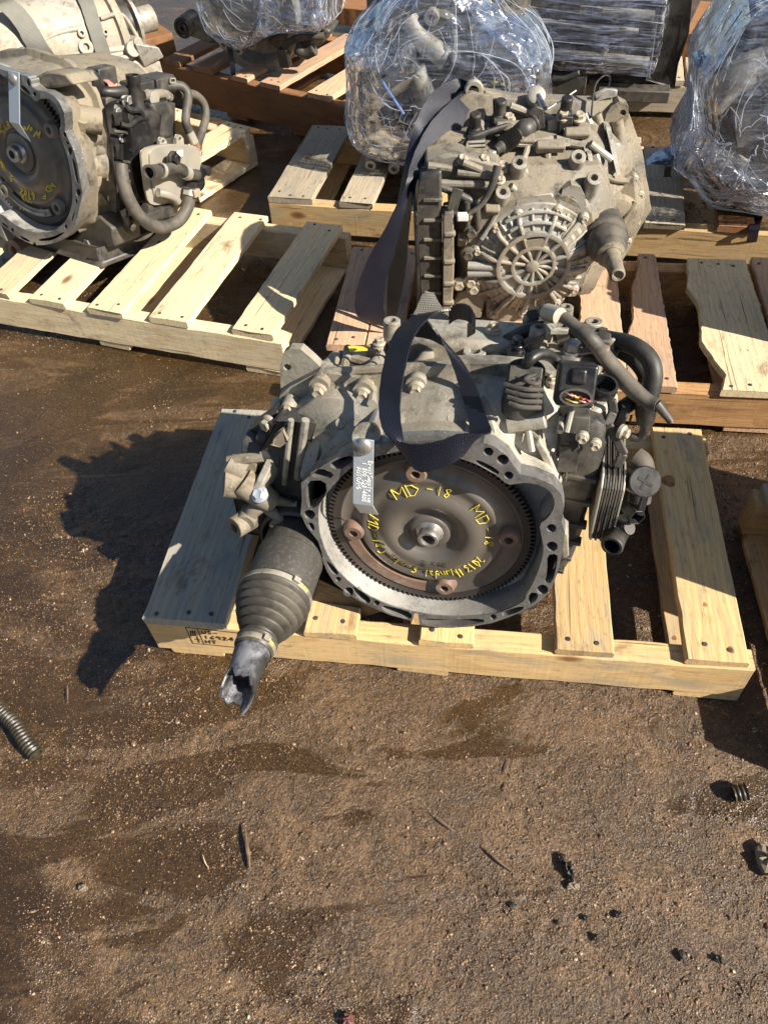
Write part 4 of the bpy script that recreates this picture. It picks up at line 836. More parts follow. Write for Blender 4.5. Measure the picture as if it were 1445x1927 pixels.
    # bracket holding the cooler
    cb = MB(); pp = [D(975, 640, -.10), D(985, 720, -.095), D(950, 800, -.085), D(1010, 900, -.075), D(1050, 985, -.062), D(1010, 1060, -.06)]
    for a, b in zip(pp, pp[1:]): cb.bar(a, b + (b - a).normalized() * .003, .013, .006, A.n)
    cb.obj('cooler_bracket', 'plastic_dusty', root, bevel=.0025)
    MB().bolt(D(1045, 850, -.075), A.n * .5 + A.r * .8, .007, .007).obj('bolt', 'bolt_dusty', root)
    # oil cooler: stack of thin plates
    for k in range(9):
        x = .232 + .0036 * k; inset = .002 if k % 2 else 0
        m = MB(); m.prism([A.l(x, y, d) for y, d in ((.140 - inset, -.165), (.134 - inset, -.05), (.12, -.035), (.025 + inset, -.030 - inset), (.015, -.045), (.015, -.16))], A.r * .0026)
        m.obj('cooler_plate', 'plate_steel' if k in (0, 8) else 'cast_dark', root, bevel=.0006, seg=1)
    MB().box(A.l(.247, .07, -.10), A.r * .014, A.u * .05, A.n * .055).obj('cooler_core', 'cast_dark', root)
    # water neck with cap, elbow and broken hose ends
    wn = MB(); wn.tube([D(1120, 1010, -.09), D(1160, 1040, -.085), D(1175, 1090, -.08), D(1165, 1180, -.075), D(1150, 1290, -.065)], .0155, 18); wn.obj('water_elbow', 'plastic_dusty', root)
    cp = D(1188, 1165, -.045); ca = (A.n * .75 + A.u * .6 + A.r * .15).normalized()
    m = MB(); m.lathe(cp, ca, [(-.045, .018), (-.012, .019), (-.010, .0215), (-.001, .0215), (0, .020), (0, .0002)], 32); m.obj('cap_body', 'plastic', root)
    m = MB(); e = ca.orthogonal().normalized(); f = ca.cross(e); m.box(cp, e * .011, f * .002, ca * .0008); m.box(cp, e * .002, f * .011, ca * .0009); m.obj('cap_cross', 'ink', root)
    hx = D(1135, 1390, -.03); m = MB(); m.lathe(hx, A.n + A.r * .5 + A.u * .1, [(-.03, .009), (-.004, .0125), (.0, .0135), (.002, .0115), (-.02, .0095), (-.02, .0002)], 6); m.bar(D(1195, 1230, -.045), D(1150, 1370, -.035), .009, .009, A.n); m.obj('hex_outlet', 'plastic', root, bevel=.001)
    MB().tube([D(1090, 1455, -.03), D(1055, 1460, -.035), D(1020, 1440, -.045)], .010, 14, False).obj('pipe_stub', 'plastic_dusty', root)
    ho = D(975, 1575, .0); hd = (ho - D(1035, 1470, -.04)).normalized()
    MB().lathe(ho, hd, [(-.065, .013), (-.02, .0135), (-.002, .0155), (.0, .0145), (.0, .0115), (-.03, .0105), (-.03, .0002)], 22).obj('hose_stub', 'rubber', root, rough=.0015)
    # hoses arching to the right
    MB().tube([H(880, 250, .245), D(960, 265, -.22), D(1090, 295, -.2), D(1200, 370, -.18), D(1240, 470, -.165), D(1225, 590, -.155), D(1190, 690, -.15)], .0125, 16).obj('coolant_hose', 'rubber', root)
    MB().tube([H(740, 215, .25), D(880, 270, -.235), D(1060, 350, -.215), D(1160, 440, -.2), D(1190, 530, -.19), D(1120, 640, -.175), D(1045, 700, -.16)], .0115, 16).obj('coolant_hose', 'rubber', root)
    MB().tube([D(1195, 660, -.15), D(1190, 730, -.15), D(1188, 790, -.15)], lambda t: .0145 if t < .85 else .012, 16, False).obj('hose_sleeve', 'rubber', root)
    MB().tube([D(1190, 780, -.15), D(1180, 850, -.15), D(1150, 885, -.15), D(1095, 880, -.15)], .0065, 12).obj('metal_pipe', 'plastic', root)
    for x, y, d in ((900, 250, -.225), (1040, 730, -.155)):
        p = D(x, y, d); MB().lathe(p, A.r * .9 - A.u * .2, [(-.006, .0135), (-.006, .0148), (.006, .0148), (.006, .0135)], 24, False, False).obj('clamp', 'plastic_dusty', root)
    ck = MB(); p = H(915, 225, .275); ck.box(p, A.r * .005, A.n * .003, A.u * .007); p = D(1128, 748, -.15); ck.tube([p - A.r * .006, p - A.u * .012 - A.r * .006, p - A.u * .012 + A.r * .003], .002, 6, False); ck.obj('clamp_tabs', 'plastic_dusty', root, kind='stuff')
    # long loose sheathed cable lying over everything
    MB().tube([H(545, 85, .27), H(600, 100, .28), H(650, 115, .285), H(760, 200, .283), H(860, 280, .275), D(960, 410, -.165), D(1090, 560, -.145), D(1200, 655, -.13), D(1265, 680, -.122)], lambda t: .0095 + .0025 * math.exp(-((t - .72) / .16) ** 2), 16).obj('loose_hose', 'rubber_dusty', root)
    MB().tube([D(1258, 670, -.122), D(1300, 720, -.118), D(1350, 785, -.112)], lambda t: .0075 - .0025 * t, 12).obj('hose_tail', 'plastic_dusty', root); MB().tube([D(1348, 783, -.112), D(1364, 792, -.111)], .0012, 6, False).obj('wire_ends', 'copper', root)
    MB().tube([H(565, 90, .284), H(650, 118, .291)], .0118, 16, False).obj('silver_wrap', 'plate_steel', root, rough=.002)
    MB().tube([H(480, 95, .262), H(500, 120, .25), H(470, 210, .24), H(455, 290, .22)], .010, 10).obj('loose_hose', 'plastic_dusty', root)
    MB().box(H(500, 190, .235), A.r * .014, A.n * .014, A.u * .02).obj('hose_bracket', 'cast_dark', root, bevel=.003)
    # small pin and bosses on the sloping case
    for x, y, h in ((245, 385, .215), (375, 470, .215)): MB().boss(H(x, y, h), A.u * .8 + A.n * .3, .012, .04, .007).obj('breather_stub', 'cast_dusty', root)
    m = MB(); m.tube([D(735, 660, -.065), D(690, 850, -.045)], .004, 8, False); m.boss(D(560, 770, -.06), A.r + A.u * .3, .012, .05); m.tube([D(660, 760, -.075), D(650, 850, -.05)], .004, 8, False); m.tube([D(300, 700, -.1), D(520, 900, -.05)], .003, 6, False); m.obj('case_ribs', 'cast_dusty', root, kind='stuff')
build_front_controls(GA)

# steel retaining tag bolted to the bellhousing
def metal_tag(name, label, F, P4, bend, bolt, text=True, stud=None, group='stamped steel retaining tags'):
    """P4: four corners of the plate (top left, top right, bottom right, bottom left); bend: end of the bent foot"""
    root = thing(name, label, 'tag', tuple(P4[3]), group)
    n = (P4[1] - P4[0]).cross(P4[3] - P4[0]).normalized(); n = -n if n.dot(F.n) < 0 else n
    t = .0028; m = MB()
    f0, f1 = bend
    outer = [P4[0], P4[1], P4[2], f1, f0, P4[3]]
    v = [p for p in (P4[0], P4[1], P4[2], P4[3], f1, f0)]; w_ = [p + n * t for p in v[:4]] + [f1 + (n + F.u).normalized() * t, f0 + (n + F.u).normalized() * t]
    m.add(v + w_, [(0, 3, 2, 1), (3, 5, 4, 2), (6, 7, 8, 9), (9, 8, 10, 11), (0, 1, 7, 6), (1, 2, 8, 7), (2, 4, 10, 8), (4, 5, 11, 10), (5, 3, 9, 11), (3, 0, 6, 9)])
    m.obj('plate', 'zinc', root, bevel=.0007, angle=20)
    b = MB(); b.lathe(bolt + n * t, n, [(0, .0135), (.003, .0125), (.0055, .009), (.0068, .004), (.007, .0002)], 28); b.obj('bolt_head', 'bright_steel', root, angle=60)
    if stud: MB().cyl(stud[0], stud[1], .0055, seg=14).obj('stud', 'bright_steel', root)
    if text:
        dx = (P4[3] - P4[0]).normalized(); L_ = (P4[3] - P4[0]).length; wd = (P4[1] - P4[0]); ry = wd.normalized()
        for line, off, st, ch in (('BrockSupply.com', .74, .30, .0049), ('1 800 528-4400', .45, .33, .0050), ('AUTO/PG', .16, .42, .0056)):
            s = MB(); o = P4[0] + wd * off + dx * L_ * st + n * (t + .0001); write(s, line, lambda x, y: o + dx * x + ry * y, .0066, ch * .82, .00055, .02, 4, 1.2); s.obj('stamped_text', 'white_plastic', root, angle=0, kind='stuff')
    return root
T4 = [A.d(666, 822, .002), A.d(704, 828, .002), A.d(702, 950, .010), A.d(665, 945, .010)]
metal_tag('metal_tag', 'zinc steel tag with stamped phone number, bolted on the foreground bellhousing beside the black strap', A, T4, (A.d(678, 965, -.014), A.d(713, 969, -.014)), A.d(683, 838, .003), True, (A.d(690, 820, -.03), A.d(712, 770, -.08)))
m = MB(); m.boss(A.d(688, 822, -.012), A.n * .7 + A.u * .5, .020, .05, seg=24); GAx = m.obj('tag_boss', 'cast_dusty', GA, rough=.002)

# black lifting strap looped through the bellhousing
def front_strap():
    R_, U_ = A.r, A.u
    pts = [(832, 588, -.135), (800, 592, -.125), (762, 628, -.105), (742, 690, -.075), (733, 755, -.045), (737, 808, -.008), (752, 846, .016), (785, 862, .026), (825, 856, .028), (862, 842, .024), (892, 830, .008), (903, 804, -.025), (890, 760, -.06), (872, 705, -.09), (846, 655, -.115), (808, 620, -.13), (775, 612, -.14)]
    wv = [(.6, .5, .45), (.7, .4, .5), (.8, .25, .55), (.85, .05, .55), (.85, 0, .5), (.9, -.2, .4), (.7, -.7, .3), (.25, -1, .15), (.05, -1, .1), (-.05, -1, .05), (-.4, -.85, -.3), (-.8, -.2, -.5), (-.8, .05, -.55), (-.8, .2, -.5), (-.7, .5, -.3), (-.4, .9, .0), (-.1, 1, .2)]
    root = thing('lifting_strap', 'black webbing strap hanging in a loop over the foreground bellhousing', 'strap', tuple(A.d(808, 860, .02)), 'black lifting straps')
    m = MB(); m.ribbon([A.d(*p) for p in pts], [(R_ * a + U_ * b + A.n * c).normalized() * (.0185 if i not in (7, 8, 9) else .0205) for i, (a, b, c) in enumerate(wv)], .0024, 8); m.obj('webbing', 'strap_black', root, angle=50)
    k = MB(); k.ribbon([A.d(845, 596, -.16), A.d(862, 586, -.15), A.d(884, 592, -.14), A.d(893, 612, -.15), A.d(880, 622, -.17)], [(A.n * .3 + U_).normalized() * .014] * 5, .0024, 6); k.obj('tail', 'strap_black', root, angle=50)
    k = MB(); k.ribbon([A.d(806, 553, -.17), A.d(808, 575, -.165), A.d(812, 600, -.16)], [R_ * .008, R_ * .016, R_ * .027], .002, 5); k.obj('lit_fold_end', 'strap_grey', root, angle=50)  # folded strap end, its lit look put into grey webbing
front_strap()
# ================================================================ TAN GEARBOX WITH THE SPOKED SIDE COVER (middle)
B = Fr((0.36662, 1.45, 0.28646), -4.0, 0.0)
def build_mid_gearbox():
    root = thing('gearbox', 'dusty tan gearbox with round spoked side cover, standing upright behind the foreground one', 'gearbox', (.37, 1.56, .125), 'used gearboxes')
    n = 72
    def sec(poly, d, k=1.0):
        return [B.l(x * k, y * k, d) for x, y in polar(poly, n)]
    g0 = [(-.14, -.10), (-.155, .08), (-.11, .135), (-.03, .155), (.06, .155), (.125, .11), (.145, .03), (.135, -.08), (.06, -.135), (-.06, -.135)]
    g1 = [(-.16, -.13), (-.17, .17), (-.10, .19), (.03, .185), (.13, .18), (.175, .10), (.19, -.02), (.16, -.13)]
    g2 = [(-.17, -.14), (-.18, .20), (-.13, .225), (.0, .215), (.12, .225), (.21, .17), (.26, .04), (.24, -.12)]
    g3 = [(-.17, -.14), (-.185, .24), (-.14, .28), (-.05, .262), (.10, .25), (.19, .245), (.25, .14), (.30, .0), (.26, -.13)]
    MB().rings([sec(g0, -.030, .93), sec(g0, -.045), sec(g1, -.075), sec(g1, -.12), sec(g2, -.16, .95), sec(g2, -.20), sec(g3, -.215), sec(g3, -.245), sec(g3, -.30, .9)]).obj('gear_case', 'cast_tan', root, rough=.010, bevel=.002, angle=40)
    # spoked cover
    bolts_ = [(975, 404), (1049, 397), (1098, 412), (1121, 457), (1097, 505), (1080, 545), (1046, 570), (984, 590), (929, 593), (897, 473), (932, 430), (902, 528)]
    def cxy(r, a, d): return B.l(r * math.cos(a), r * math.sin(a), d)
    cov = MB(); prof = [(-.05, .142), (-.040, .140), (-.036, .132), (-.026, .128), (-.024, .118), (-.017, .112), (-.015, .102), (-.008, .096), (-.007, .086), (-.003, .080), (-.004, .0002)]
    cov.lathe(B.o, B.n, prof, 72, False, False); cov.obj('side_cover', 'cast_cover', root, rough=.0025, angle=30)
    fl = []
    for i, (u, v) in enumerate(bolts_):
        x, y, _ = B.loc(B.d(u, v, -.036)); fl.append((math.atan2(y, x), math.hypot(x, y)))
    fl.sort(); pl_ = []
    for i, (a, r) in enumerate(fl):
        a2, r2 = fl[(i + 1) % len(fl)]; a2 += 2 * math.pi if a2 < a else 0
        pl_ += [B.l((r + .013) * math.cos(a - .06), (r + .013) * math.sin(a - .06), -.036), B.l((r + .013) * math.cos(a + .06), (r + .013) * math.sin(a + .06), -.036), B.l(((r + r2) / 2 - .004) * math.cos((a + a2) / 2), ((r + r2) / 2 - .004) * math.sin((a + a2) / 2), -.036)]
    MB().prism(pl_, -B.n * .022).obj('cover_flange', 'cast_cover', root, bevel=.003, rough=.002)
    for i, (a, r) in enumerate(fl):
        a2, r2 = fl[(i + 1) % len(fl)]; a2 += 2 * math.pi if a2 < a else 0
        for f in (.33, .66):
            am = a + (a2 - a) * f; s = MB(); s.tube([cxy(.082, am, -.004), cxy(.100, am, -.012), cxy(.118, am, -.022), cxy(min(.150, (r + r2) / 2), am, -.036)], lambda t: .0026 + .0022 * t, 8); s.obj('spoke', 'cast_cover', root)
    for r, w in ((.076, .0058), (.0445, .005)):
        MB().lathe(B.o, B.n, [(-.006, r - w), (.0045, r - w * .8), (.0055, r), (.0045, r + w * .8), (-.006, r + w)], 72, False, False).obj('cover_ring', 'cast_cover', root)
    MB().lathe(B.l(-.003, .0, 0), B.n, [(-.006, .015), (.005, .014), (.0065, .011), (.0065, .0002)], 24).obj('cover_centre', 'cast_cover', root)
    bolts = bolts_
    for i, (u, v) in enumerate(bolts):
        p = B.d(u, v, -.022); x, y, _ = B.loc(p); a = math.atan2(y, x); L_ = math.hypot(x, y)
        q0 = cxy(.010, a + .08, -.001); q1 = cxy(.085, a + .03, -.001); q2 = cxy(L_ - .008, a, -.022)
        s = MB(); s.tube([q0, cxy(.05, a + .05, .0), q1, cxy(.105, a + .02, -.010), q2], lambda t: .0042 + .0022 * t, 10); s.obj('spoke', 'cast_cover', root)
        MB().boss(p, B.n, .0115, .035, seg=18, r0=.014).obj('bolt_boss', 'cast_cover', root); MB().bolt(p, B.n, .0072, .007).obj('bolt', 'bolt_dusty', root)
    for k in range(7):
        a = -1.9 + k * .27; s = MB(); s.tube([cxy(.050, a, -.001), cxy(.072, a, -.001)], .0035, 8, False); s.obj('spoke', 'cast_cover', root)
    for k in range(4):      # stepped arcs above the rings
        pass
    for r, d in ((.098, -.005), (.116, -.016)):
        s = MB(); s.tube([cxy(r, math.radians(52 + 8 * k), d) for k in range(10)], .0042, 8); s.obj('cover_rib', 'cast_cover', root)
    m = MB(); m.prism([B.d(u, v, .001) for u, v in ((990, 452), (1020, 448), (1030, 458), (1010, 470), (990, 466))], B.n * .003); m.obj('mud_patch', 'cast_tan', root, rough=.003)
    for u1, v1, u2, v2 in ((880, 500, 945, 503), (880, 514, 950, 512)): MB().tube([B.d(u1, v1, -.014), B.d(u2, v2, -.006)], .0095, 14, False).obj('oil_gallery', 'cast_cover', root)
    MB().prism([B.d(u, v, -.03) for u, v in ((970, 372), (1040, 364), (1050, 380), (1040, 398), (980, 402), (966, 390))], -B.n * .03).obj('cover_top_plate', 'cast_cover', root, bevel=.004)
    # lug with hole, upper right of the cover
    MB().prism([B.d(u, v, -.03) for u, v in ((1050, 385), (1058, 358), (1075, 347), (1092, 352), (1100, 368), (1105, 400), (1060, 400))], -B.n * .02, [[B.d(1074 + 7 * math.cos(k * .6283), 375 + 6.5 * math.sin(k * .6283), -.03) for k in range(10)]]).obj('lug', 'cast_cover', root, bevel=.004)
    # stud bosses with machined mouths
    ax = (B.n * .55 + B.u * .85)
    for u, v, d in ((977, 305, -.05), (1088, 294, -.07), (1118, 334, -.035), (946, 361, -.03)):
        p = B.d(u, v, d); MB().boss(p, ax, .0155, .085, .0075, r0=.022).obj('stud_boss', 'cast_cover', root, angle=40)
    w_ = MB()
    for u1, v1, d1, u2, v2, d2 in ((960, 350, -.045, 1000, 380, -.06), (1060, 355, -.06, 1088, 300, -.09), (985, 320, -.07, 1008, 360, -.06), (1125, 345, -.05, 1100, 395, -.05), (1065, 300, -.10, 1070, 350, -.09), (1110, 270, -.12, 1150, 300, -.12)): w_.tube([B.d(u1, v1, d1), B.d(u2, v2, d2)], .0075, 10, False)
    for (u1, v1), (u2, v2), dd in (((1015, 305), (1010, 355), -.10), ((1105, 290), (1120, 380), -.10), ((1140, 240), (1160, 330), -.16), ((1060, 240), (1065, 275), -.16), ((1090, 245), (1100, 285), -.16)):
        a, b = B.d(u1, v1, dd), B.d(u2, v2, dd + .05); w_.prism([a, b, b - B.n * .05, a - B.n * .03], B.r * .009)
    w_.obj('case_ribs', 'cast_cover', root, rough=.003, kind='stuff')
    # right ear with hole, and the arm running down to the differential
    MB().prism([B.d(u, v, -.20) for u, v in ((1150, 200), (1165, 190), (1182, 200), (1182, 222), (1170, 240), (1135, 242), (1140, 215))], -B.n * .03, [[B.d(1172 + 6 * math.cos(k * .6283), 212 + 6 * math.sin(k * .6283), -.20) for k in range(10)]]).obj('lug', 'cast_tan', root, bevel=.004)
    arm = MB(); arm.tube([B.d(1160, 225, -.2), B.d(1165, 270, -.19), B.d(1158, 320, -.17), B.d(1165, 370, -.15)], .013, 12); arm.tube([B.d(1122, 215, -.2), B.d(1135, 260, -.19), B.d(1150, 320, -.15), B.d(1150, 370, -.12)], .010, 12); arm.tube([B.d(1190, 330, -.18), B.d(1150, 365, -.12), B.d(1120, 400, -.06)], .009, 12); arm.obj('case_arm', 'cast_tan', root, rough=.003)
    dh = MB(); p = B.d(1150, 425, -.12); dh.lathe(p, B.n, [(-.14, .09), (-.06, .085), (-.03, .07), (-.005, .06), (.0, .05)], 36); dh.obj('differential_housing', 'cast_tan', root, rough=.006)
    br = [B.d(u, v, -.14) for u, v in ((1120, 400), (1160, 340), (1195, 330), (1200, 390), (1190, 440), (1170, 460), (1150, 440))]
    MB().prism(br, -B.n * .03, [[B.d(u, v, -.14) for u, v in ((1150, 395), (1165, 380), (1180, 390), (1172, 405), (1155, 410))]]).obj('side_bracket', 'cast_tan', root, bevel=.005)
    for u, v in ((1192, 337), (1203, 367), (1196, 420), (1180, 455), (1158, 278)): p = B.d(u, v, -.17); MB().boss(p, B.n, .011, .05, r0=.014).obj('bolt_boss', 'cast_tan', root); MB().bolt(p, B.n, .007, .007).obj('bolt', 'bolt_dusty', root)
    # joint boot and stub shaft
    p0 = B.d(1133, 432, -.06); an = B.n
    MB().lathe(p0, an, [(-.04, .045), (.0, .046), (.012, .047), (.014, .040), (.024, .046), (.036, .047), (.040, .040), (.050, .043), (.066, .042), (.072, .034), (.085, .034), (.100, .026), (.108, .019)], 44, True, False).obj('joint_boot', 'rubber_dusty', root, angle=60, rough=.003)
    MB().lathe(p0, an, [(.095, .028), (.101, .0295), (.106, .020), (.115, .019), (.150, .0165), (.175, .0158), (.178, .012), (.170, .006), (.170, .0002)], 30).obj('stub_shaft', 'cast_tan', root, rough=.002)
    # oil pan on the left with its ribs
    pan = MB(); pan.prism([B.l(x, y, -.012) for x, y in ((-.252, .14), (-.245, .20), (-.20, .215), (-.195, -.14), (-.243, -.14))], -B.n * .20); pan.obj('oil_pan', 'cast_dark', root, bevel=.006, rough=.004)
    MB().prism([B.l(x, y, .0) for x, y in ((-.258, .13), (-.250, .13), (-.246, -.14), (-.254, -.14))], -B.n * .22).obj('pan_skirt', 'plastic', root, bevel=.002, rough=.003)
    for k in range(7):
        y = .155 - .044 * k; MB().prism([B.l(x, yy, -.006) for x, yy in ((-.240, y - .002), (-.238, y + .003), (-.198, y + .001), (-.198, y - .004))], -B.n * .02).obj('pan_rib', 'cast_tan', root, bevel=.002)
    MB().prism([B.l(x, y, .004) for x, y in ((-.196, .13), (-.176, .135), (-.172, .0), (-.176, -.145), (-.196, -.145))], -B.n * .05).obj('pan_flange', 'cast_tan', root, bevel=.003, rough=.003)
    for k, y in enumerate((.085, .02, -.035, -.085, -.13)): m = MB(); m.box(B.l(-.184, y, .001), B.r * .013, B.u * .006, B.n * .007); m.obj('flange_lug', 'cast_tan', root, bevel=.004)
    for u, v in ((863, 535), (890, 543), (885, 530), (880, 478), (886, 436)): MB().bolt(B.d(u, v, -.02), B.n, .011, .010).obj('bolt', 'cast_dark' if v < 500 else 'bolt_dusty', root)
    MB().prism([B.d(u, v, -.03) for u, v in ((865, 548), (895, 545), (912, 565), (905, 600), (850, 600), (855, 570))], -B.n * .04).obj('case_foot', 'cast_tan', root, bevel=.005, rough=.004)
    MB().prism([B.d(u, v, -.026) for u, v in ((915, 560), (1000, 588), (1050, 575), (1035, 605), (960, 612), (915, 600))], -B.n * .05).obj('cover_skirt', 'cast_tan', root, bevel=.005, rough=.003)
    # extra ribs, webs and pads over the upper case
    for i, (u1, v1, d1, u2, v2, d2, r) in enumerate(((905, 330, -.07, 930, 300, -.10, .008), (960, 270, -.12, 1040, 262, -.13, .007), (1045, 262, -.13, 1120, 275, -.13, .008), (1000, 250, -.15, 985, 300, -.09, .006), (1030, 290, -.11, 1035, 350, -.075, .007), (1120, 290, -.12, 1140, 400, -.07, .009), (880, 410, -.02, 905, 380, -.03, .008), (905, 450, -.02, 935, 400, -.03, .006), (1135, 330, -.11, 1180, 340, -.14, .007), (960, 200, -.20, 1080, 235, -.19, .008), (905, 215, -.20, 905, 265, -.14, .008), (1100, 215, -.20, 1150, 300, -.15, .008), (1150, 450, -.10, 1195, 380, -.13, .006))):
        MB().tube([B.d(u1, v1, d1), B.d((u1 + u2) / 2, (v1 + v2) / 2 + 3, (d1 + d2) / 2), B.d(u2, v2, d2)], r, 8).obj('case_rib', ('cast_tan', 'cast_cover')[i % 2], root, rough=.003)
    for u, v, d, w_, h_ in ((1035, 275, -.115, .030, .012), (985, 262, -.125, .022, .010), (1110, 320, -.10, .012, .022), (925, 395, -.03, .016, .014), (870, 450, -.03, .010, .02), (1085, 250, -.14, .026, .010), (960, 240, -.15, .03, .012)):
        m = MB(); m.box(B.d(u, v, d), B.r * w_, B.u * h_ * .7 + B.n * h_ * .5, B.n * .008 - B.u * .006); m.obj('cast_pad', 'cast_tan', root, bevel=.004, rough=.004)
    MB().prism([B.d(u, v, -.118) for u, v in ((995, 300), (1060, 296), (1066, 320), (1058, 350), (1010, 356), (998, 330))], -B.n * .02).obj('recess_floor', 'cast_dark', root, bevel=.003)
    m = MB(); m.tube([B.d(800, 300, -.08), B.d(850, 280, -.10), B.d(900, 255, -.12), B.d(960, 235, -.15)], .0065, 10); m.obj('wiring_loom', 'rubber', root)
    m = MB(); m.tube([B.d(915, 245, -.15), B.d(960, 260, -.15), B.d(1000, 235, -.16)], .006, 10); m.obj('oil_pipe', 'cast_dark', root)
    for u, v, d in ((870, 300, -.05), (910, 300, -.06), (835, 300, -.06), (940, 338, -.03)): MB().bolt(B.d(u, v, d), B.u * .8 + B.n * .5, .008, .008).obj('bolt', 'bolt_dusty', root)
    # upper works: ledge with selector, cable bellows, sensors, pipe clips
    led = MB(); led.prism([B.d(u, v, -.05) for u, v in ((800, 300), (850, 290), (905, 300), (940, 310), (950, 340), (900, 350), (840, 355), (800, 340))], -B.n * .12); led.obj('valve_ledge', 'cast_tan', root, bevel=.006, rough=.006)
    for u1, v1, u2, v2 in ((805, 312, 850, 318), (860, 325, 945, 330), (830, 345, 935, 348), (870, 305, 905, 320)): MB().tube([B.d(u1, v1, -.035), B.d(u2, v2, -.035)], .008, 10, False).obj('ledge_rib', 'cast_tan', root, rough=.003)
    se = B.d(843, 312, -.10); MB().lathe(se, B.u, [(-.03, .026), (0, .028), (.004, .022), (.012, .02), (.013, .0002)], 26).obj('selector_shaft', 'cast_tan', root)
    lv = MB(); a, b = B.d(848, 293, -.10), B.d(925, 288, -.10); lv.bar(a, b, .017, .006, B.u); lv.bar(a + B.u * .001, B.d(850, 320, -.06), .014, .005, B.u); lv.lathe(b, B.u, [(-.006, .011), (.006, .011), (.007, .008), (.007, .0002)], 20); lv.obj('selector_lever', 'cast_cover', root, bevel=.0018)
    MB().bolt(a + B.u * .004, B.u, .0095, .011).obj('bolt', 'bolt_dusty', root); MB().boss(B.d(823, 322, -.06), B.n * .5 + B.u, .011, .03, .006).obj('stud_boss', 'cast_tan', root)
    # bellows of the shift cable
    p, q = B.d(932, 283, -.10), B.d(1012, 226, -.16); L_ = (q - p).length; prof = [(0, .009), (.02, .011), (.028, .014)]
    for k in range(9): t = .03 + k * .0075; prof += [(t, .0135), (t + .0035, .0185), (t + .0068, .0135)]
    prof += [(.105, .014), (.11, .019), (.135, .021), (.15, .017), (.165, .014), (.17, .017), (.175, .017), (.18, .012)]
    prof = [(t * L_ / .19, r) for t, r in prof]
    MB().lathe(p, q - p, prof, 26).obj('cable_bellows', 'rubber_dusty', root, angle=60)
    cb = MB(); cb.prism([B.d(u, v, -.16) for u, v in ((992, 212), (1008, 200), (1022, 205), (1026, 240), (1012, 245), (998, 230))], -B.n * .008); cb.obj('cable_bracket', 'cast_dark', root, bevel=.002)
    MB().tube([B.d(1012, 180, -.2), B.d(1024, 205, -.17)], .0065, 12, False).obj('bright_stud', 'bright_steel', root); MB().lathe(B.d(1010, 178, -.2), B.n * .6 + B.u * .6, [(-.02, .02), (0, .018), (.003, .013), (.003, .0002)], 22).obj('washer', 'cast_cover', root)
    MB().tube([B.d(1030, 205, -.17), B.d(1058, 188, -.18), B.d(1084, 170, -.19)], .0016, 6, False).obj('wire_tail', 'white_plastic', root)
    for u, v, d, m_ in ((893, 240, -.15, 'plastic'), (940, 215, -.18, 'plastic_dusty'), (1063, 210, -.18, 'plastic')):
        s = MB(); c = B.d(u, v, d); s.lathe(c, B.u * .9 + B.n * .2, [(-.06, .017), (-.01, .018), (0, .015), (.004, .012), (.03, .012), (.032, .009), (.032, .0002)], 18); s.box(c - B.u * .02 + B.n * .012, B.r * .014, B.u * .018, B.n * .01); s.obj('sensor', m_, root, bevel=.002)
    cc = B.d(895, 270, -.11); s = MB(); s.box(cc, B.r * .019, B.n * .012, B.u * .014); s.obj('connector', 'plastic', root, bevel=.003)
    s = MB()
    for k in range(3): s.tube([cc + B.n * .013 + B.r * x + B.u * (.009 - .008 * k) for x in (-.018, 0, .018)], .0028, 8)
    s.tube([cc + B.n * .012 - B.r * .018 + B.u * .01, cc + B.n * .016 - B.r * .02, cc + B.n * .012 - B.r * .016 - B.u * .012], .0028, 8); s.obj('connector_clip', 'cast_cover', root)
    MB().bar(B.d(934, 185, -.19), B.d(935, 215, -.185), .016, .004, B.n).obj('sensor_tab', 'plastic_dusty', root, bevel=.001)
    for u, v, d in ((957, 225, -.17), (1059, 219, -.17), (1089, 222, -.18), (945, 315, -.07)): MB().bolt(B.d(u, v, d), B.u * .9 + B.n * .3, .010, .010).obj('bolt', 'bolt_dusty', root)
    s = MB(); s.prism([B.d(u, v, -.17) for u, v in ((1030, 230), (1060, 222), (1075, 235), (1060, 245), (1045, 250), (1042, 270), (1032, 268))], -B.n * .012); s.obj('hose_bracket', 'cast_cover', root, bevel=.003)
    # pipes with clip and the white topped breather hose at the left
    MB().tube([B.d(825, 350, -.03), B.d(860, 365, -.025), B.d(892, 385, -.02), B.d(900, 430, -.02)], .008, 12).obj('oil_pipe', 'cast_dark', root); MB().tube([B.d(813, 388, -.03), B.d(840, 397, -.02), B.d(870, 402, -.015)], .0075, 12).obj('oil_pipe', 'cast_dark', root)
    s = MB(); s.bar(B.d(862, 355, -.012), B.d(850, 396, -.005), .022, .004, B.n); s.obj('pipe_clip', 'plastic_dusty', root, bevel=.001)
    MB().tube([B.d(936, 312, -.02), B.d(925, 350, -.008), B.d(905, 385, -.002), B.d(880, 404, .002)], lambda t: .0085 - .004 * t, 12).obj('breather_hose', 'rubber_dusty', root); s = MB(); s.box(B.d(870, 408, .002), B.r * .012, B.u * .008, B.n * .007); s.obj('clear_plug', 'white_plastic', root, bevel=.003)
    MB().tube([B.d(879, 380, -.01), B.d(880, 425, -.006)], .0055, 10, False).obj('oil_pipe', 'cast_dark', root)
    # rear wall rising to the strap lug
    MB().prism([B.d(u, v, -.235) for u, v in ((868, 190), (880, 158), (893, 150), (905, 160), (912, 172), (985, 185), (1000, 200), (1010, 230), (960, 240), (900, 240), (870, 230))], -B.n * .02, [[B.d(891 + 8 * math.cos(k * .6283), 168 + 7 * math.sin(k * .6283), -.235) for k in range(10)]]).obj('rear_flange', 'cast_tan', root, bevel=.005, rough=.004)
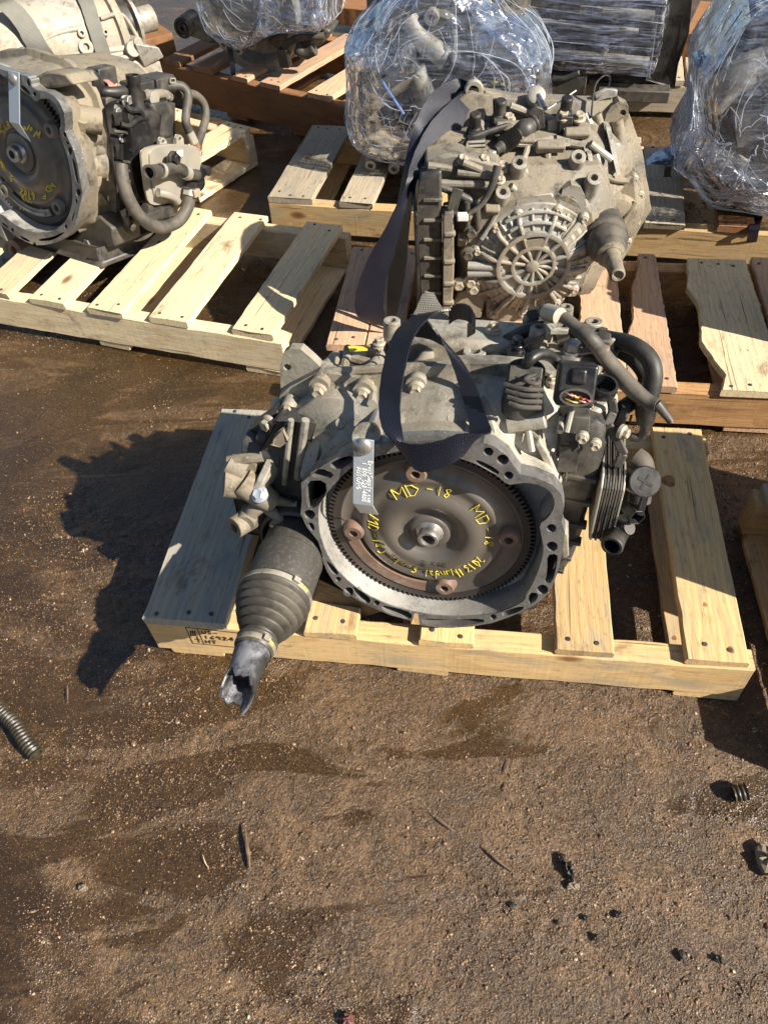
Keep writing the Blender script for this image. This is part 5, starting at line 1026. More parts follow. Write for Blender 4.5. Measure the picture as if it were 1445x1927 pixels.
    MB().lathe(B.d(891, 168, -.228), B.n, [(0, .020), (.006, .017), (.006, .011), (-.004, .010)], 24, False, False).obj('eye_rim', 'cast_cover', root)
    MB().tube([B.d(912, 176, -.228), B.d(950, 184, -.228), B.d(990, 196, -.228)], .007, 10).obj('flange_rib', 'cast_tan', root); MB().tube([B.d(898, 185, -.225), B.d(899, 205, -.22)], .006, 10, False).obj('flange_rib', 'cast_cover', root)
    # plastic cable tie loop and clip at the right
    t = MB(); t.ribbon([B.d(1112, 222, -.19), B.d(1114, 195, -.2), B.d(1120, 160, -.22), B.d(1135, 143, -.23), B.d(1147, 146, -.23), B.d(1143, 168, -.23), B.d(1125, 185, -.22)], [B.n * .004 + B.u * .002] * 7, .002, 6); t.obj('cable_tie', 'plastic', root, angle=40)
    s = MB(); s.prism([B.d(u, v, -.22) for u, v in ((1118, 178), (1140, 168), (1162, 170), (1160, 182), (1140, 186), (1122, 192))], -B.n * .01); s.obj('wire_clip', 'cast_cover', root, bevel=.002)
    dust = MB()
    return root
GB = build_mid_gearbox()
def mid_strap():
    root = thing('lifting_strap', 'black webbing strap threaded through the eye of the dusty tan gearbox', 'strap', tuple(B.d(700, 590, .02)), 'black lifting straps')
    D = B.d
    pts = [D(890, 172, -.232), D(868, 196, -.21), D(835, 245, -.15), D(800, 300, -.08), D(768, 352, -.03), D(742, 420, .0), D(718, 480, .012), D(697, 545, .02), D(697, 590, .022), D(715, 612, .015)]
    wv = [B.r * .010 - B.u * .004, B.r * .018 - B.u * .010, B.r * .028 - B.u * .016, B.r * .024 - B.u * .012 - B.n * .004, B.r * .010 - B.u * .002 - B.n * .014, B.r * .018 + B.u * .004 - B.n * .010, B.r * .028 - B.n * .010, B.r * .032 - B.n * .010, B.r * .031 - B.u * .004 - B.n * .008, B.r * .028 - B.u * .012]
    m = MB(); m.ribbon(pts, wv, .0024, 8); m.obj('webbing', 'strap_black', root, angle=50)
    pts = [D(893, 160, -.25), D(868, 165, -.26), D(830, 195, -.22), D(795, 260, -.13), D(772, 330, -.06), D(758, 410, -.03), D(748, 500, -.02), D(738, 580, -.01), D(733, 625, .0)]
    wv = [B.r * .010 - B.u * .006, B.r * .014 - B.u * .018, B.r * .024 - B.u * .018, B.r * .020 - B.u * .010 + B.n * .012, B.r * .014 + B.n * .018, B.r * .014 + B.n * .022, B.r * .018 + B.n * .018, B.r * .012 + B.n * .014, B.r * .004 + B.n * .004]
    m = MB(); m.ribbon(pts, wv, .0024, 8); m.obj('webbing', 'strap_black', root, angle=50)
mid_strap()

# ================================================================ LEFT GEARBOX WITH BLACK COVER
KC = 1.19
Cc = CC + (V((-.725, 1.668, .515)) - CC) * KC
C_ = Fr(Cc, -32.7, 11.4); C_.o = Cc + C_.n * .028
def c5(x, y): return (x / 5.668, y / 5.668 + 130)
def c6(x, y): return (x / 6.022 + 190, y / 6.022 + 130)
def build_left_gearbox():
    F = C_; root = thing('gearbox', 'gearbox at the left edge with glossy black side cover and thick U shaped hose', 'gearbox', (-.83, 2.05, .125), 'used gearboxes')
    P = lambda l, d=0.0: [F.d(*c5(x, y), d) for x, y in l]
    left = [(-.09, -.235), (-.17, -.20), (-.215, -.12), (-.225, 0.0), (-.21, .11), (-.16, .18), (-.09, .215)]
    out = [F.xy(*c5(x, y)) for x, y in ((100, 30), (215, 55), (300, 80), (348, 190), (400, 225), (500, 240), (580, 285), (640, 360), (690, 470), (700, 600), (695, 660), (740, 760), (795, 880), (832, 1020), (862, 1200), (884, 1310), (862, 1430), (830, 1580), (790, 1690), (720, 1785), (600, 1850), (480, 1876), (392, 1878), (380, 1845), (366, 1845), (350, 1872), (280, 1840), (190, 1795), (100, 1725), (0, 1640))] + left
    inn = [F.xy(*c5(x, y)) for x, y in ((330, 290), (388, 355), (430, 318), (520, 312), (600, 370), (648, 470), (655, 580), (632, 680), (680, 800), (722, 920), (757, 1080), (776, 1240), (780, 1380), (765, 1480), (720, 1600), (640, 1690), (550, 1735), (440, 1752), (300, 1730), (150, 1655), (0, 1530))] + [(-.12, -.18), (-.17, -.13), (-.195, -.03), (-.185, .09), (-.13, .16), (-.03, .205), (.03, .20)]
    ol = [F.l(x, y, 0) for x, y in out]; holes = [[F.l(x, y, 0) for x, y in smooth2(inn)]]
    for x, y, rx, ry in ((312, 142, 26, 42), (373, 266, 18, 26), (695, 700, 16, 28), (750, 875, 24, 44), (840, 1318, 26, 42), (708, 1682, 17, 26), (135, 1716, 17, 22)):
        holes.append([F.d(*c5(x + rx * math.cos(q * math.pi / 7), y + ry * math.sin(q * math.pi / 7))) for q in range(14)])
    for sl in ([(222, 170), (262, 175), (330, 255), (322, 285), (225, 215)], [(698, 765), (735, 775), (742, 805), (712, 800)], [(768, 950), (798, 955), (838, 1140), (840, 1235), (815, 1200), (785, 1060)], [(808, 1385), (836, 1390), (822, 1445), (808, 1430)], [(765, 1600), (798, 1510), (800, 1560), (770, 1640)], [(410, 1812), (560, 1795), (680, 1735), (690, 1752), (560, 1830), (420, 1838)], [(200, 1765), (320, 1822), (325, 1850), (230, 1815)], [(20, 1625), (90, 1675), (92, 1705), (20, 1660)]):
        holes.append(P(smooth2(sl)))
    MB().prism(ol, -F.n * .024, holes).obj('bell_face', 'machined', root, bevel=.001, seg=1)
    n = 72; S_ = lambda poly, d, k=1.0: [F.l(x * k, y * k, d) for x, y in polar(poly, n)]
    s1 = [(.19, -.16), (.215, -.05), (.22, .06), (.20, .15), (.13, .20), (0, .21), (-.15, .18), (-.2, .05), (-.2, -.1), (-.1, -.2), (.08, -.21)]
    MB().rings([S_(out, -.0242, .985), S_(out, -.06, .955), S_(s1, -.09, .97), S_(s1, -.125, .98), S_(s1, -.132, 1.06), S_(s1, -.145, 1.06), S_(s1, -.15, .95), S_(s1, -.38, .88)], True, False, True).obj('gear_case', 'cast_tan', root, rough=.012, bevel=.002, angle=40)
    q = polar(inn, n); MB().rings([[F.l(x * k, y * k, d) for x, y in q] for k, d in ((1, -.002), (.99, -.035), (.975, -.055), (.3, -.068))], True, False, True).obj('bell_wall', 'bell_inner', root)
    # bosses and lumps on the casing between bell and cover
    for x, y, x2, y2, r, d1, d2 in ((840, 520, 1080, 560, .030, -.07, -.11), (950, 620, 1110, 640, .017, -.10, -.15), (980, 745, 1130, 760, .017, -.10, -.15), (1000, 850, 1140, 865, .016, -.10, -.15), (880, 1010, 1110, 1030, .035, -.08, -.13), (980, 1100, 1180, 1100, .02, -.1, -.15), (880, 1440, 1120, 1330, .028, -.08, -.12), (830, 1690, 1130, 1590, .014, -.07, -.13), (850, 900, 870, 1300, .024, -.075, -.075), (900, 1580, 1060, 1570, .022, -.09, -.12)):
        MB().tube([F.d(*c5(x, y), d1), F.d(*c5(x2, y2), d2)], r, 16, False).obj('case_boss', 'cast_tan', root, rough=.005)
    for x, y, d in ((1110, 640, -.145), (1130, 770, -.145), (1145, 870, -.145), (1180, 1100, -.145)): MB().bolt(F.d(*c5(x, y), d), F.n, .011, .010).obj('bolt', 'bolt_dusty', root)
    MB().lathe(F.d(*c5(1010, 1185), -.085), F.r * .8 + F.n * .5, [(-.03, .022), (0, .021), (.003, .017), (.003, .0002)], 20).obj('case_plug', 'cast_tan', root); MB().boss(F.d(*c5(870, 520), -.06), F.u * .8 + F.r * .5, .017, .05, .009).obj('stud_boss', 'cast_tan', root)
    for x, y, d, r in ((960, 1850, -.09, .012), (1130, 1700, -.11, .010)): p = F.d(*c5(x, y), d); MB().boss(p, F.n, r * 1.5, .05).obj('bolt_boss', 'cast_tan', root); MB().bolt(p, F.n, r, r).obj('bolt', 'bolt_steel', root)
    m = MB(); m.prism([F.d(*c5(x, y), -.08) for x, y in ((700, 1850), (1050, 1560), (1200, 1700), (1230, 1900), (1000, 1950), (800, 1940))], -F.n * .1); m.obj('case_foot', 'cast_dark', root, bevel=.006, rough=.006)
    m = MB(); m.lathe(F.d(28, 470, -.02), F.n, [(-.08, .03), (0, .028), (.003, .012), (-.01, .01), (-.01, .0002)], 24); m.obj('mount_foot', 'rust', root)
    m = MB(); m.prism([F.d(u, v, -.03) for u, v in ((55, 150), (85, 135), (125, 140), (140, 160), (105, 165), (70, 165))], -F.n * .08); m.obj('top_lug', 'cast_tan', root, bevel=.005, rough=.004)
    # converter
    cv = thing('torque_converter', None, None); cv.parent = root; cv.location = (0, 0, 0); k_ = KC; cen = F.o - F.n * .012
    def ln(x, r): return (x * k_, r * k_)
    tooth = []
    for k in range(118):
        for f, r in ((0, .1495), (.28, .1495), (.42, .1565), (.66, .1565), (.8, .1495)):
            a = 2 * math.pi * (k + f) / 118; tooth.append(cen + (F.r * math.cos(a) + F.u * math.sin(a)) * r * k_ - F.n * .036)
    MB().prism(tooth, -F.n * .013, [circ(cen - F.n * .036, F.r, F.u, .139 * k_, 72)]).obj('ring_gear', 'ring_steel', cv, angle=20)
    prof = [ln(*p) for p in ((-.045, .141), (-.0315, .1405), (-.0305, .137), (-.034, .134), (-.036, .126), (-.0355, .114), (-.031, .1085), (-.0275, .104), (-.0285, .098), (-.0285, .086), (-.0245, .077), (-.021, .066), (-.0205, .058), (-.023, .050), (-.030, .045), (-.030, .040), (-.0255, .0385), (-.024, .033), (-.024, .022))]
    MB().lathe(cen, F.n, prof, 96, False, False).obj('converter_shell', 'converter_steel', cv, angle=50)
    MB().lathe(cen, F.n, [ln(*p) for p in ((-.025, .0225), (-.021, .0215), (-.017, .0175), (-.006, .0165), (-.0045, .0155), (-.0045, .0085), (-.02, .008), (-.02, .0002))], 40, False, False).obj('hub', 'bright_steel', cv, angle=35)
    for x, y in ((520, 655), (602, 1488), (35, 1300)):
        p = F.d(*c5(x, y), -.036); MB().lathe(p, F.n, [ln(*q) for q in ((-.014, .018), (-.001, .0145), (0, .0135), (0, .0068), (-.012, .0068), (-.012, .0002))], 24, False, False).obj('drive_lug', 'cast_dusty', cv)
    for k, (a0, a1) in enumerate(((215, 292), (222, 285))): MB().prism([F.l(x, y, -.046 + .004 * k) for x, y in arcpts(0, 0, (.119 + .006 * k) * k_, (.134 - .003 * k) * k_, a0, a1, 20)], -F.n * .005).obj('balance_plate', 'cast_cover', cv, bevel=.001)
    y = MB(); pr = sorted((r, t) for t, r in prof)
    def on_shell(p):
        a, b, _ = F.loc(p); rr = math.hypot(a, b); return F.l(a, b, 0) + F.n * (interp_pr(pr, rr) - .012 + .0016)
    def line(txt, x1, y1, x2, y2, hx, hy, w):
        a, b, h = F.d(*c5(x1, y1), -.04), F.d(*c5(x2, y2), -.04), F.d(*c5(x1 + hx, y1 + hy), -.04); dx = (b - a).normalized(); L_ = (b - a).length; hv = h - a; ch = L_ / (len(txt) * 1.25)
        write(y, txt, lambda x, yy: on_shell(a + dx * x + hv.normalized() * yy), hv.length, ch, .0016, .07)
    line('2019', 205, 1330, 365, 1395, 8, -65, 1); line('KiA', 215, 1410, 325, 1445, 6, -70, 1); line('Sorento', 185, 1490, 440, 1590, 18, -75, 1); line('MD', 525, 1230, 590, 1330, -70, 20, 1) if False else None
    line('MD', 590, 1265, 500, 1330, -40, -50, 1); line('6', 480, 1390, 430, 1385, 20, -60, 1); line('MD', -20, 1000, 60, 1110, 30, -60, 1); line('-6', 70, 1140, 125, 1225, 35, -50, 1); line('KiA', 20, 680, 135, 610, -15, -75, 1); line('ento', 235, 640, 350, 660, 10, -60, 1); line('M', 370, 720, 420, 740, 10, -60, 1)
    y.obj('handwriting', 'paint_yellow', cv, angle=0, kind='stuff')
    # black side cover: a raised shell on the right flank (plane facing r)
    X = lambda x, y, s: F.s_(*c6(x, y), s)
    shell = [(60, 330), (140, 300), (330, 330), (420, 380), (560, 420), (850, 380), (850, 760), (900, 1100), (880, 1650), (560, 1750), (300, 1800), (230, 1650), (140, 1100), (100, 600)]
    MB().prism([X(x, y, .222) for x, y in shell], -F.r * .03).obj('cover_flange', 'cast_dark', root, bevel=.004)
    cx_, cy_ = 400, 900
    pts = [F.loc(X(x, y, .225)) for x, y in ((150, 400), (420, 400), (560, 440), (580, 700), (640, 800), (640, 1000), (560, 1300), (420, 1500), (260, 1500), (220, 1200), (190, 800))]
    p2 = polar([(p[2], p[1]) for p in pts], 60, (-.17, .02)); rs = []
    for xx, k in ((.222, 1.0), (.252, .98), (.266, .93), (.270, .84)): rs.append([F.l(xx + .006 * math.sin(i * .6) * (k < .97), .02 + (b - .02) * k, -.17 + (a + .17) * k) for i, (a, b) in enumerate(p2)])
    rs = [list(r) for r in zip(*[list(reversed(z)) for z in zip(*rs)])] if False else rs
    MB().rings(rs).obj('side_cover', 'plastic', root, bevel=.003, angle=40)
    nk = MB(); nk.lathe(X(410, 380, .245), F.u, [(-.03, .022), (.005, .0165), (.04, .0155), (.045, .018), (.062, .018), (.062, .013), (.045, .012), (.045, .0002)], 26); nk.obj('filler_neck', 'plastic', root, bevel=.001)
    # dusty ribbed bulge to its right
    m = MB(); m.prism([X(x, y, .262) for x, y in ((560, 400), (760, 360), (830, 420), (830, 780), (740, 800), (660, 780), (640, 560))], -F.r * .06); m.obj('cover_bulge', 'plastic_dusty', root, bevel=.010, seg=3, rough=.006)
    for x, y in ((150, 700), (250, 1045), (300, 1150), (330, 1270), (340, 830), (210, 715)): MB().bar(X(x, y, .258), X(x + 140, y + 18, .262), .006, .004, F.r).obj('cover_fin', 'plastic_dusty', root, bevel=.001)
    for x, y in ((290, 345), (165, 480), (205, 775), (330, 1780), (290, 1560), (720, 290), (590, 310)): MB().bolt(X(x, y, .232), F.r, .011, .012).obj('bolt', 'bolt_steel', root)
    # flat strap like bracket in front of the cover
    st = MB(); pp = [X(250, 330, .24), X(130, 380, .24), X(100, 480, .238), X(150, 800, .238), X(180, 1060, .238), X(240, 1500, .238), X(300, 1780, .24), X(400, 1870, .24)]
    st.ribbon(pp, [F.n * .013] * 8, .005, 5); st.obj('cover_strap', 'plastic', root)
    for x, y, w_, h_ in ((150, 560, 40, 60), (170, 930, 35, 70), (250, 1420, 60, 40), (330, 1600, 60, 50), (420, 450, 60, 30), (520, 1560, 70, 40)):
        m = MB(); m.prism([X(x - w_, y - h_, .236), X(x + w_, y - h_, .236), X(x + w_, y + h_, .236), X(x - w_, y + h_, .236)], F.r * .012); m.obj('cover_pad', 'plastic', root, bevel=.004)
    m = MB(); m.tube([X(290, 420, .262), X(340, 470, .268), X(430, 470, .270), X(480, 520, .268)], .007, 8); m.obj('cover_rib', 'plastic', root)
    m = MB(); m.tube([X(230, 620, .262), X(330, 640, .27), X(440, 560, .272), X(560, 560, .268)], .006, 8); m.obj('cover_rib', 'plastic', root)
    # oil cooler with its label, lugs and fittings
    cor = [(455, 905), (640, 845), (990, 850), (1110, 900), (1115, 1130), (1000, 1480), (700, 1530), (560, 1540), (500, 1460), (440, 1000)]
    for k in range(7): MB().prism([X(x + (6 if k % 2 else 0), y, .270 + .006 * k) for x, y in smooth2(cor, 1)], F.r * .0048).obj('cooler_plate', 'plate_steel', root, bevel=.0008, seg=1)
    MB().prism([X(640 + (x - 640) * .86 + 70, 1180 + (y - 1180) * .93, .312) for x, y in smooth2(cor, 2)], F.r * .004).obj('cooler_face', 'plate_steel', root, bevel=.002)
    for x, y in ((685, 815), (875, 785)):
        MB().prism([X(x - 45, y + 90, .285), X(x - 45, y - 10, .285), X(x - 25, y - 42, .285), X(x + 10, y - 45, .285), X(x + 35, y - 10, .285), X(x + 40, y + 90, .285)], F.r * .008, [[X(x + 17 * math.cos(k * .6283), y + 20 * math.sin(k * .6283), .285) for k in range(10)]]).obj('cooler_lug', 'plate_steel', root, bevel=.002)
    lb = MB(); lb.prism([X(x, y, .3175) for x, y in ((765, 945), (930, 915), (930, 985), (800, 1010))], F.r * .0008); lb.obj('label', 'white_plastic', root, angle=0)
    lm = MB()
    for x, y in ((785, 960), (785, 985), (830, 940), (830, 965)): lm.bar(X(x, y, .319), X(x + 32, y - 7, .319), .0022, .0006, F.r)
    lm.prism([X(x, y, .319) for x, y in ((822, 935), (838, 950), (834, 952))], F.r * .0005)
    lm.obj('label_print', 'ink', root, angle=0, kind='stuff')
    th = MB(); th.tube([X(600, 1170, .36), X(720, 1150, .35), X(820, 1120, .345), X(900, 1130, .345), X(1000, 1190, .345), X(1090, 1200, .34)], .0145, 18); th.tube([X(820, 1120, .345), X(810, 1060, .335), X(800, 1020, .325)], .014, 14); th.obj('water_pipe', 'plastic_dusty', root, rough=.003)
    MB().lathe(X(545, 1175, .375), X(545, 1175, .375) - X(640, 1160, .36), [(-.05, .0165), (-.01, .017), (0, .0185), (.0, .0128), (-.03, .012), (-.03, .0002)], 24).obj('hose_stub', 'rubber_dusty', root, rough=.003)
    for x, y, s, r in ((690, 1150, .355, .0182), (980, 1180, .345, .0178), (955, 1165, .345, .0178)): MB().lathe(X(x, y, s), X(x, y, s) - X(x - 60, y - 6, s), [(-.005, r - .003), (-.005, r), (.005, r), (.005, r - .003)], 26, False, False).obj('clamp', 'plate_steel', root)
    MB().bolt(X(825, 1010, .345), F.r, .012, .014).obj('bolt', 'plastic', root)
    m = MB(); m.tube([X(1050, 1200, .335), X(1110, 1200, .32), X(1150, 1170, .31), X(1160, 1120, .31)], .013, 14); m.tube([X(1110, 1200, .32), X(1120, 1290, .32), X(1090, 1330, .33), X(1020, 1340, .34)], .0145, 14); m.lathe(X(1160, 1140, .31), F.r, [(-.02, .013), (.02, .013), (.022, .009), (.022, .0002)], 16); m.obj('outlet_tee', 'plastic', root, rough=.002)
    MB().tube([X(650, 1400, .33), X(740, 1420, .335), X(820, 1450, .335), X(870, 1500, .33)], .011, 12).obj('drain_pipe', 'plate_steel', root)
    m = MB(); m.box(X(620, 1620, .30), F.n * .05, F.u * .012, F.r * .02); m.tube([X(560, 1560, .30), X(620, 1680, .31), X(700, 1660, .31)], .008, 10); m.tube([X(500, 1580, .30), X(560, 1600, .3)], .014, 12, False); m.obj('cooler_foot', 'plastic_dusty', root, bevel=.003, rough=.003)
    # the big U hose and the two thinner hoses at the back
    MB().tube([X(235, 1085, .285), X(250, 1250, .295), X(310, 1450, .305), X(420, 1640, .315), X(560, 1760, .325), X(720, 1790, .33), X(880, 1720, .335), X(980, 1580, .338), X(1010, 1440, .338), X(1010, 1340, .338)], .0162, 20).obj('coolant_hose', 'rubber_dusty', root, rough=.002)
    MB().lathe(X(1012, 1400, .338), X(1012, 1380, .338) - X(1000, 1450, .338), [(-.008, .016), (-.008, .0182), (.008, .0182), (.008, .016)], 26, False, False).obj('clamp', 'plate_steel', root); m = MB(); m.box(X(1060, 1400, .35), F.r * .012, F.n * .012, F.u * .010); m.obj('clamp_screw', 'bolt_dusty', root, bevel=.002)
    MB().tube([X(760, 180, .22), X(860, 185, .23), X(940, 210, .24), X(990, 300, .25), X(970, 480, .262), X(965, 600, .268), X(1010, 720, .272), X(1050, 800, .275)], .0118, 16).obj('coolant_hose', 'rubber_dusty', root, rough=.0015)
    MB().tube([X(880, 285, .205), X(960, 280, .21), X(1080, 300, .215), X(1170, 400, .222), X(1190, 540, .23), X(1150, 700, .24), X(1110, 820, .25), X(1100, 900, .26)], .0112, 16).obj('coolant_hose', 'rubber_dusty', root, rough=.0015)
    MB().lathe(X(1030, 770, .2735), X(1050, 800, .275) - X(1010, 720, .272), [(-.016, .0126), (.016, .0126)], 22, False, False).obj('hose_band', 'plate_steel', root); MB().tube([X(1055, 810, .275), X(1090, 870, .275), X(1100, 930, .275)], .009, 10).obj('pipe_end', 'copper', root)
    MB().lathe(X(790, 190, .222), X(860, 185, .23) - X(760, 180, .22), [(-.012, .0118), (-.012, .0138), (.012, .0138), (.012, .0118)], 22, False, False).obj('clamp', 'plastic_dusty', root)
    for x, y, s in ((815, 130, .235), (1120, 955, .29)):
        m = MB(); a = [X(x - 28, y + 25, s), X(x - 28, y - 25, s), X(x + 28, y - 25, s), X(x + 28, y + 25, s)]
        for i in range(4): m.bar(a[i], a[(i + 1) % 4] , .003, .003, F.r)
        m.obj('clamp_tab', 'plate_steel', root)
    # loom and connectors on top
    MB().tube([X(-150, 180, .15), X(0, 250, .20), X(150, 262, .22), X(260, 250, .225), X(350, 235, .225)], .0125, 14).obj('wiring_loom', 'plastic', root)
    m = MB(); m.box(X(30, 110, .15), F.n * .03, F.u * .028, F.r * .02); m.tube([X(-60, 110, .15), X(-100, 150, .15)], .03, 12, False); m.obj('connector', 'plastic_dusty', root, bevel=.004)
    MB().lathe(F.d(*c5(945, 110), -.14), F.n * .6 + F.u * .3, [(-.02, .022), (0, .021), (.0, .015), (-.02, .014), (-.02, .0002)], 20).obj('connector_mouth', 'plastic', root)
    for k in range(5): MB().tube([X(40 + 10 * k, 130, .17), X(90 + 14 * k, 165 + 5 * k, .19), X(110 + 10 * k, 205 + 3 * k, .195), X(170 + 3 * k, 195 - 6 * k, .19)], .0028, 6).obj('wire', ['wire_pink', 'wire_red', 'wire_pink', 'copper', 'wire_pink'][k], root)
    m = MB(); m.box(X(540, 160, .20), F.n * .07, F.u * .012, F.r * .03); m.box(X(590, 130, .19), F.n * .05, F.u * .012, F.r * .03); m.box(X(640, 200, .22), F.n * .02, F.u * .022, F.r * .02); m.obj('switch_block', 'plastic_dusty', root, bevel=.003, kind='stuff')
    m = MB(); m.tube([X(480, 300, .24), X(600, 290, .24), X(720, 280, .235), X(780, 320, .23)], .012, 12); m.obj('top_rail', 'cast_tan', root, rough=.004)
    MB().lathe(X(600, 330, .25), F.r, [(-.02, .018), (.004, .017), (.005, .008), (.005, .0002)], 18).obj('case_boss', 'cast_cover', root)
    # carrier floor between the flank and the pallet
    MB().prism([F.l(x, -.215, d) for x, d in ((-.1, -.06), (.2, -.06), (.22, -.36), (-.1, -.36))], -F.u * .04).obj('sump', 'cast_dark', root, bevel=.01)
    return root
GC = build_left_gearbox()
TC = [C_.d(18, 132, .002), C_.d(38, 137, .002), C_.d(39, 234, .012), C_.d(20, 229, .012)]
metal_tag('metal_tag', 'plain zinc steel tag bolted on the bellhousing at the left edge of the picture', C_, TC, (C_.d(40, 254, -.018), C_.d(60, 268, -.018)), C_.d(27, 149, .003), False, (C_.d(27, 149, -.01), C_.d(82, 146, -.10)))
# ================================================================ WHITE GEARBOX (back left)
def build_white_gearbox():
    p, q = at(150, 72, .40), at(262, 40, .40); ax = (q - p).normalized(); up = V((0, 0, 1)); n = V((ax.y, -ax.x, 0))
    root = thing('gearbox', 'pale whitish aluminium gearbox lying behind the left gearbox under two grey straps', 'gearbox', (p.x, p.y, .125), 'used gearboxes')
    L = lambda a, b, c: p + ax * a + up * b + n * c
    MB().lathe(p, ax, [(-.62, .18), (-.45, .18), (-.30, .16), (-.20, .146), (-.08, .136), (.06, .128), (.085, .128), (.09, .140), (.112, .140), (.117, .112), (.13, .085), (.14, .07)], 64).obj('gear_case', 'cast_white', root, rough=.006, angle=35)
    def on(u, v, r):      # surface point on a cylinder of radius r about the axis
        d = ray(u, v); w0 = CC - p; dp = d - ax * d.dot(ax); wp = w0 - ax * w0.dot(ax); r = r * .86
        a, b, c = dp.dot(dp), 2 * dp.dot(wp), wp.dot(wp) - r * r; disc = max(0.0, b * b - 4 * a * c); return CC + d * ((-b - math.sqrt(disc)) / (2 * a))
    m = MB()
    for pts, r in ((((65, 85), (110, 62), (155, 52)), .008), (((190, 35), (230, 28), (262, 75)), .006), (((165, 110), (205, 105), (250, 95)), .012), (((20, 70), (60, 100), (85, 140)), .012), (((205, 95), (240, 90), (255, 80)), .01)):
        MB().tube([on(u, v, .155) for u, v in pts], r, 10).obj('case_rib', 'cast_white', root, rough=.002)
    for u, v, r, ln in ((163, 88, .022, .05), (150, 112, .022, .06), (75, 60, .014, .03), (155, 62, .012, .03), (200, 60, .010, .03)): MB().boss(on(u, v, .165), n + up * .4, r, ln, r * .45).obj('case_boss', 'cast_white', root)
    MB().tube([on(135, 120, .20), on(165, 116, .19)], .013, 14, False).obj('cable_stud', 'cast_cover', root); MB().tube([on(22, 102, .22), on(47, 93, .22)], .008, 12, False).obj('bright_stud', 'bright_steel', root)
    for (a, b) in (((195, 112), (250, 107)), ((200, 122), (232, 116))): MB().tube([on(*a, .18), on(*b, .18)], .0065, 10, False).obj('link_rod', 'cast_white', root)
    m = MB(); m.box(L(-.05, -.15, .02), ax * .24, up * .10, n * .13); m.obj('oil_pan', 'cast_white', root, bevel=.015, seg=3, rough=.006)
    m = MB(); m.box(L(.12, -.09, .09), ax * .05, up * .06, n * .05); m.obj('side_bracket', 'cast_white', root, bevel=.012, seg=3, rough=.008)
    MB().prism([on(u, v, .2) for u, v in ((255, 82), (300, 90), (310, 108), (272, 128), (262, 105))], -n * .03).obj('mount_plate', 'cast_cover', root, bevel=.004, rough=.003)
    MB().boss(on(252, 92, .19), n + up * .3, .022, .06).obj('case_boss', 'cast_white', root); MB().boss(on(262, 82, .185), n + ax * .3, .018, .06).obj('case_boss', 'cast_white', root)
    # output coupling and cut shaft
    MB().lathe(L(.125, .0, 0), ax, [(0, .05), (.005, .083), (.035, .085), (.04, .07), (.041, .001)], 40).obj('rubber_coupling', 'rubber', root, rough=.004)
    for a in (30, 100, 160, 220, 290, 350):
        qv = up * math.cos(math.radians(a)) + n * math.sin(math.radians(a)); MB().lathe(L(.12, 0, 0) + qv * .062, ax, [(-.02, .012), (0, .015), (.045, .015), (.047, .009), (.06, .009), (.06, .0002)], 16).obj('coupling_bolt', 'rust' if a in (30, 290, 160) else 'cast_white', root)
    MB().lathe(L(.16, 0, 0), ax, [(0, .045), (.012, .088), (.022, .088), (.03, .05), (.04, .038), (.095, .038), (.098, .034), (.09, .03), (.09, .0002)], 36, False, False).obj('cut_shaft', 'cast_cover', root, rough=.003)
    for u, v, w_ in ((60, 12, .05),): pass
    # straps over it
    s = MB(); s.ribbon([on(-25, 0, .26), on(12, 8, .23), on(45, 42, .205), on(72, 88, .19), on(100, 118, .19), on(118, 150, .2)], [ax * .030 + up * .01, ax * .030, ax * .028, ax * .026 + n * .012, ax * .016 + n * .02, ax * .01 + n * .02], .003, 6)
    r1 = thing('tie_strap', 'grey webbing strap curving over the left end of the whitish gearbox', 'strap', tuple(on(72, 88, .19)), 'grey tie straps'); s.obj('webbing', 'strap_grey', r1, angle=50)
    s = MB(); s.ribbon([on(150, -22, .165), on(165, 8, .162), on(176, 42, .162), on(190, 85, .164), on(203, 130, .175), on(206, 155, .19)], [ax * .022] * 6, .003, 6)
    r2 = thing('tie_strap', 'grey webbing strap running straight down the middle of the whitish gearbox', 'strap', tuple(on(190, 85, .165)), 'grey tie straps'); s.obj('webbing', 'strap_grey', r2, angle=50)
    # darker unit further back, only its underside shows
    k = at(75, 5, .32); r3 = thing('gearbox', 'dark greasy gearbox at the top left corner, mostly cut off by the picture edge', 'gearbox', (k.x, k.y, .0), 'used gearboxes')
    m = MB(); m.lathe(k + V((-.35, .35, .0)), ax, [(0, .20), (.2, .23), (.45, .19), (.7, .16), (.72, .1)], 32); m.obj('gear_case', 'cast_dark', r3, rough=.03); m = MB(); m.box(k + V((-.1, .3, -.2)), ax * .4, n * .2, up * .12); m.obj('oil_pan', 'cast_dark', r3, bevel=.02, rough=.02)
    for u, v, z in ((30, 12, .36), (58, 6, .36), (70, 14, .33), (105, 6, .35), (120, -3, .4)):
        c = at(u, v, z) + V((0, .08, 0)); MB().boss(c, n + up * .3, .03, .08, .012).obj('case_boss', 'cast_white' if u == 58 else 'cast_dark', r3, rough=.004)
build_white_gearbox()

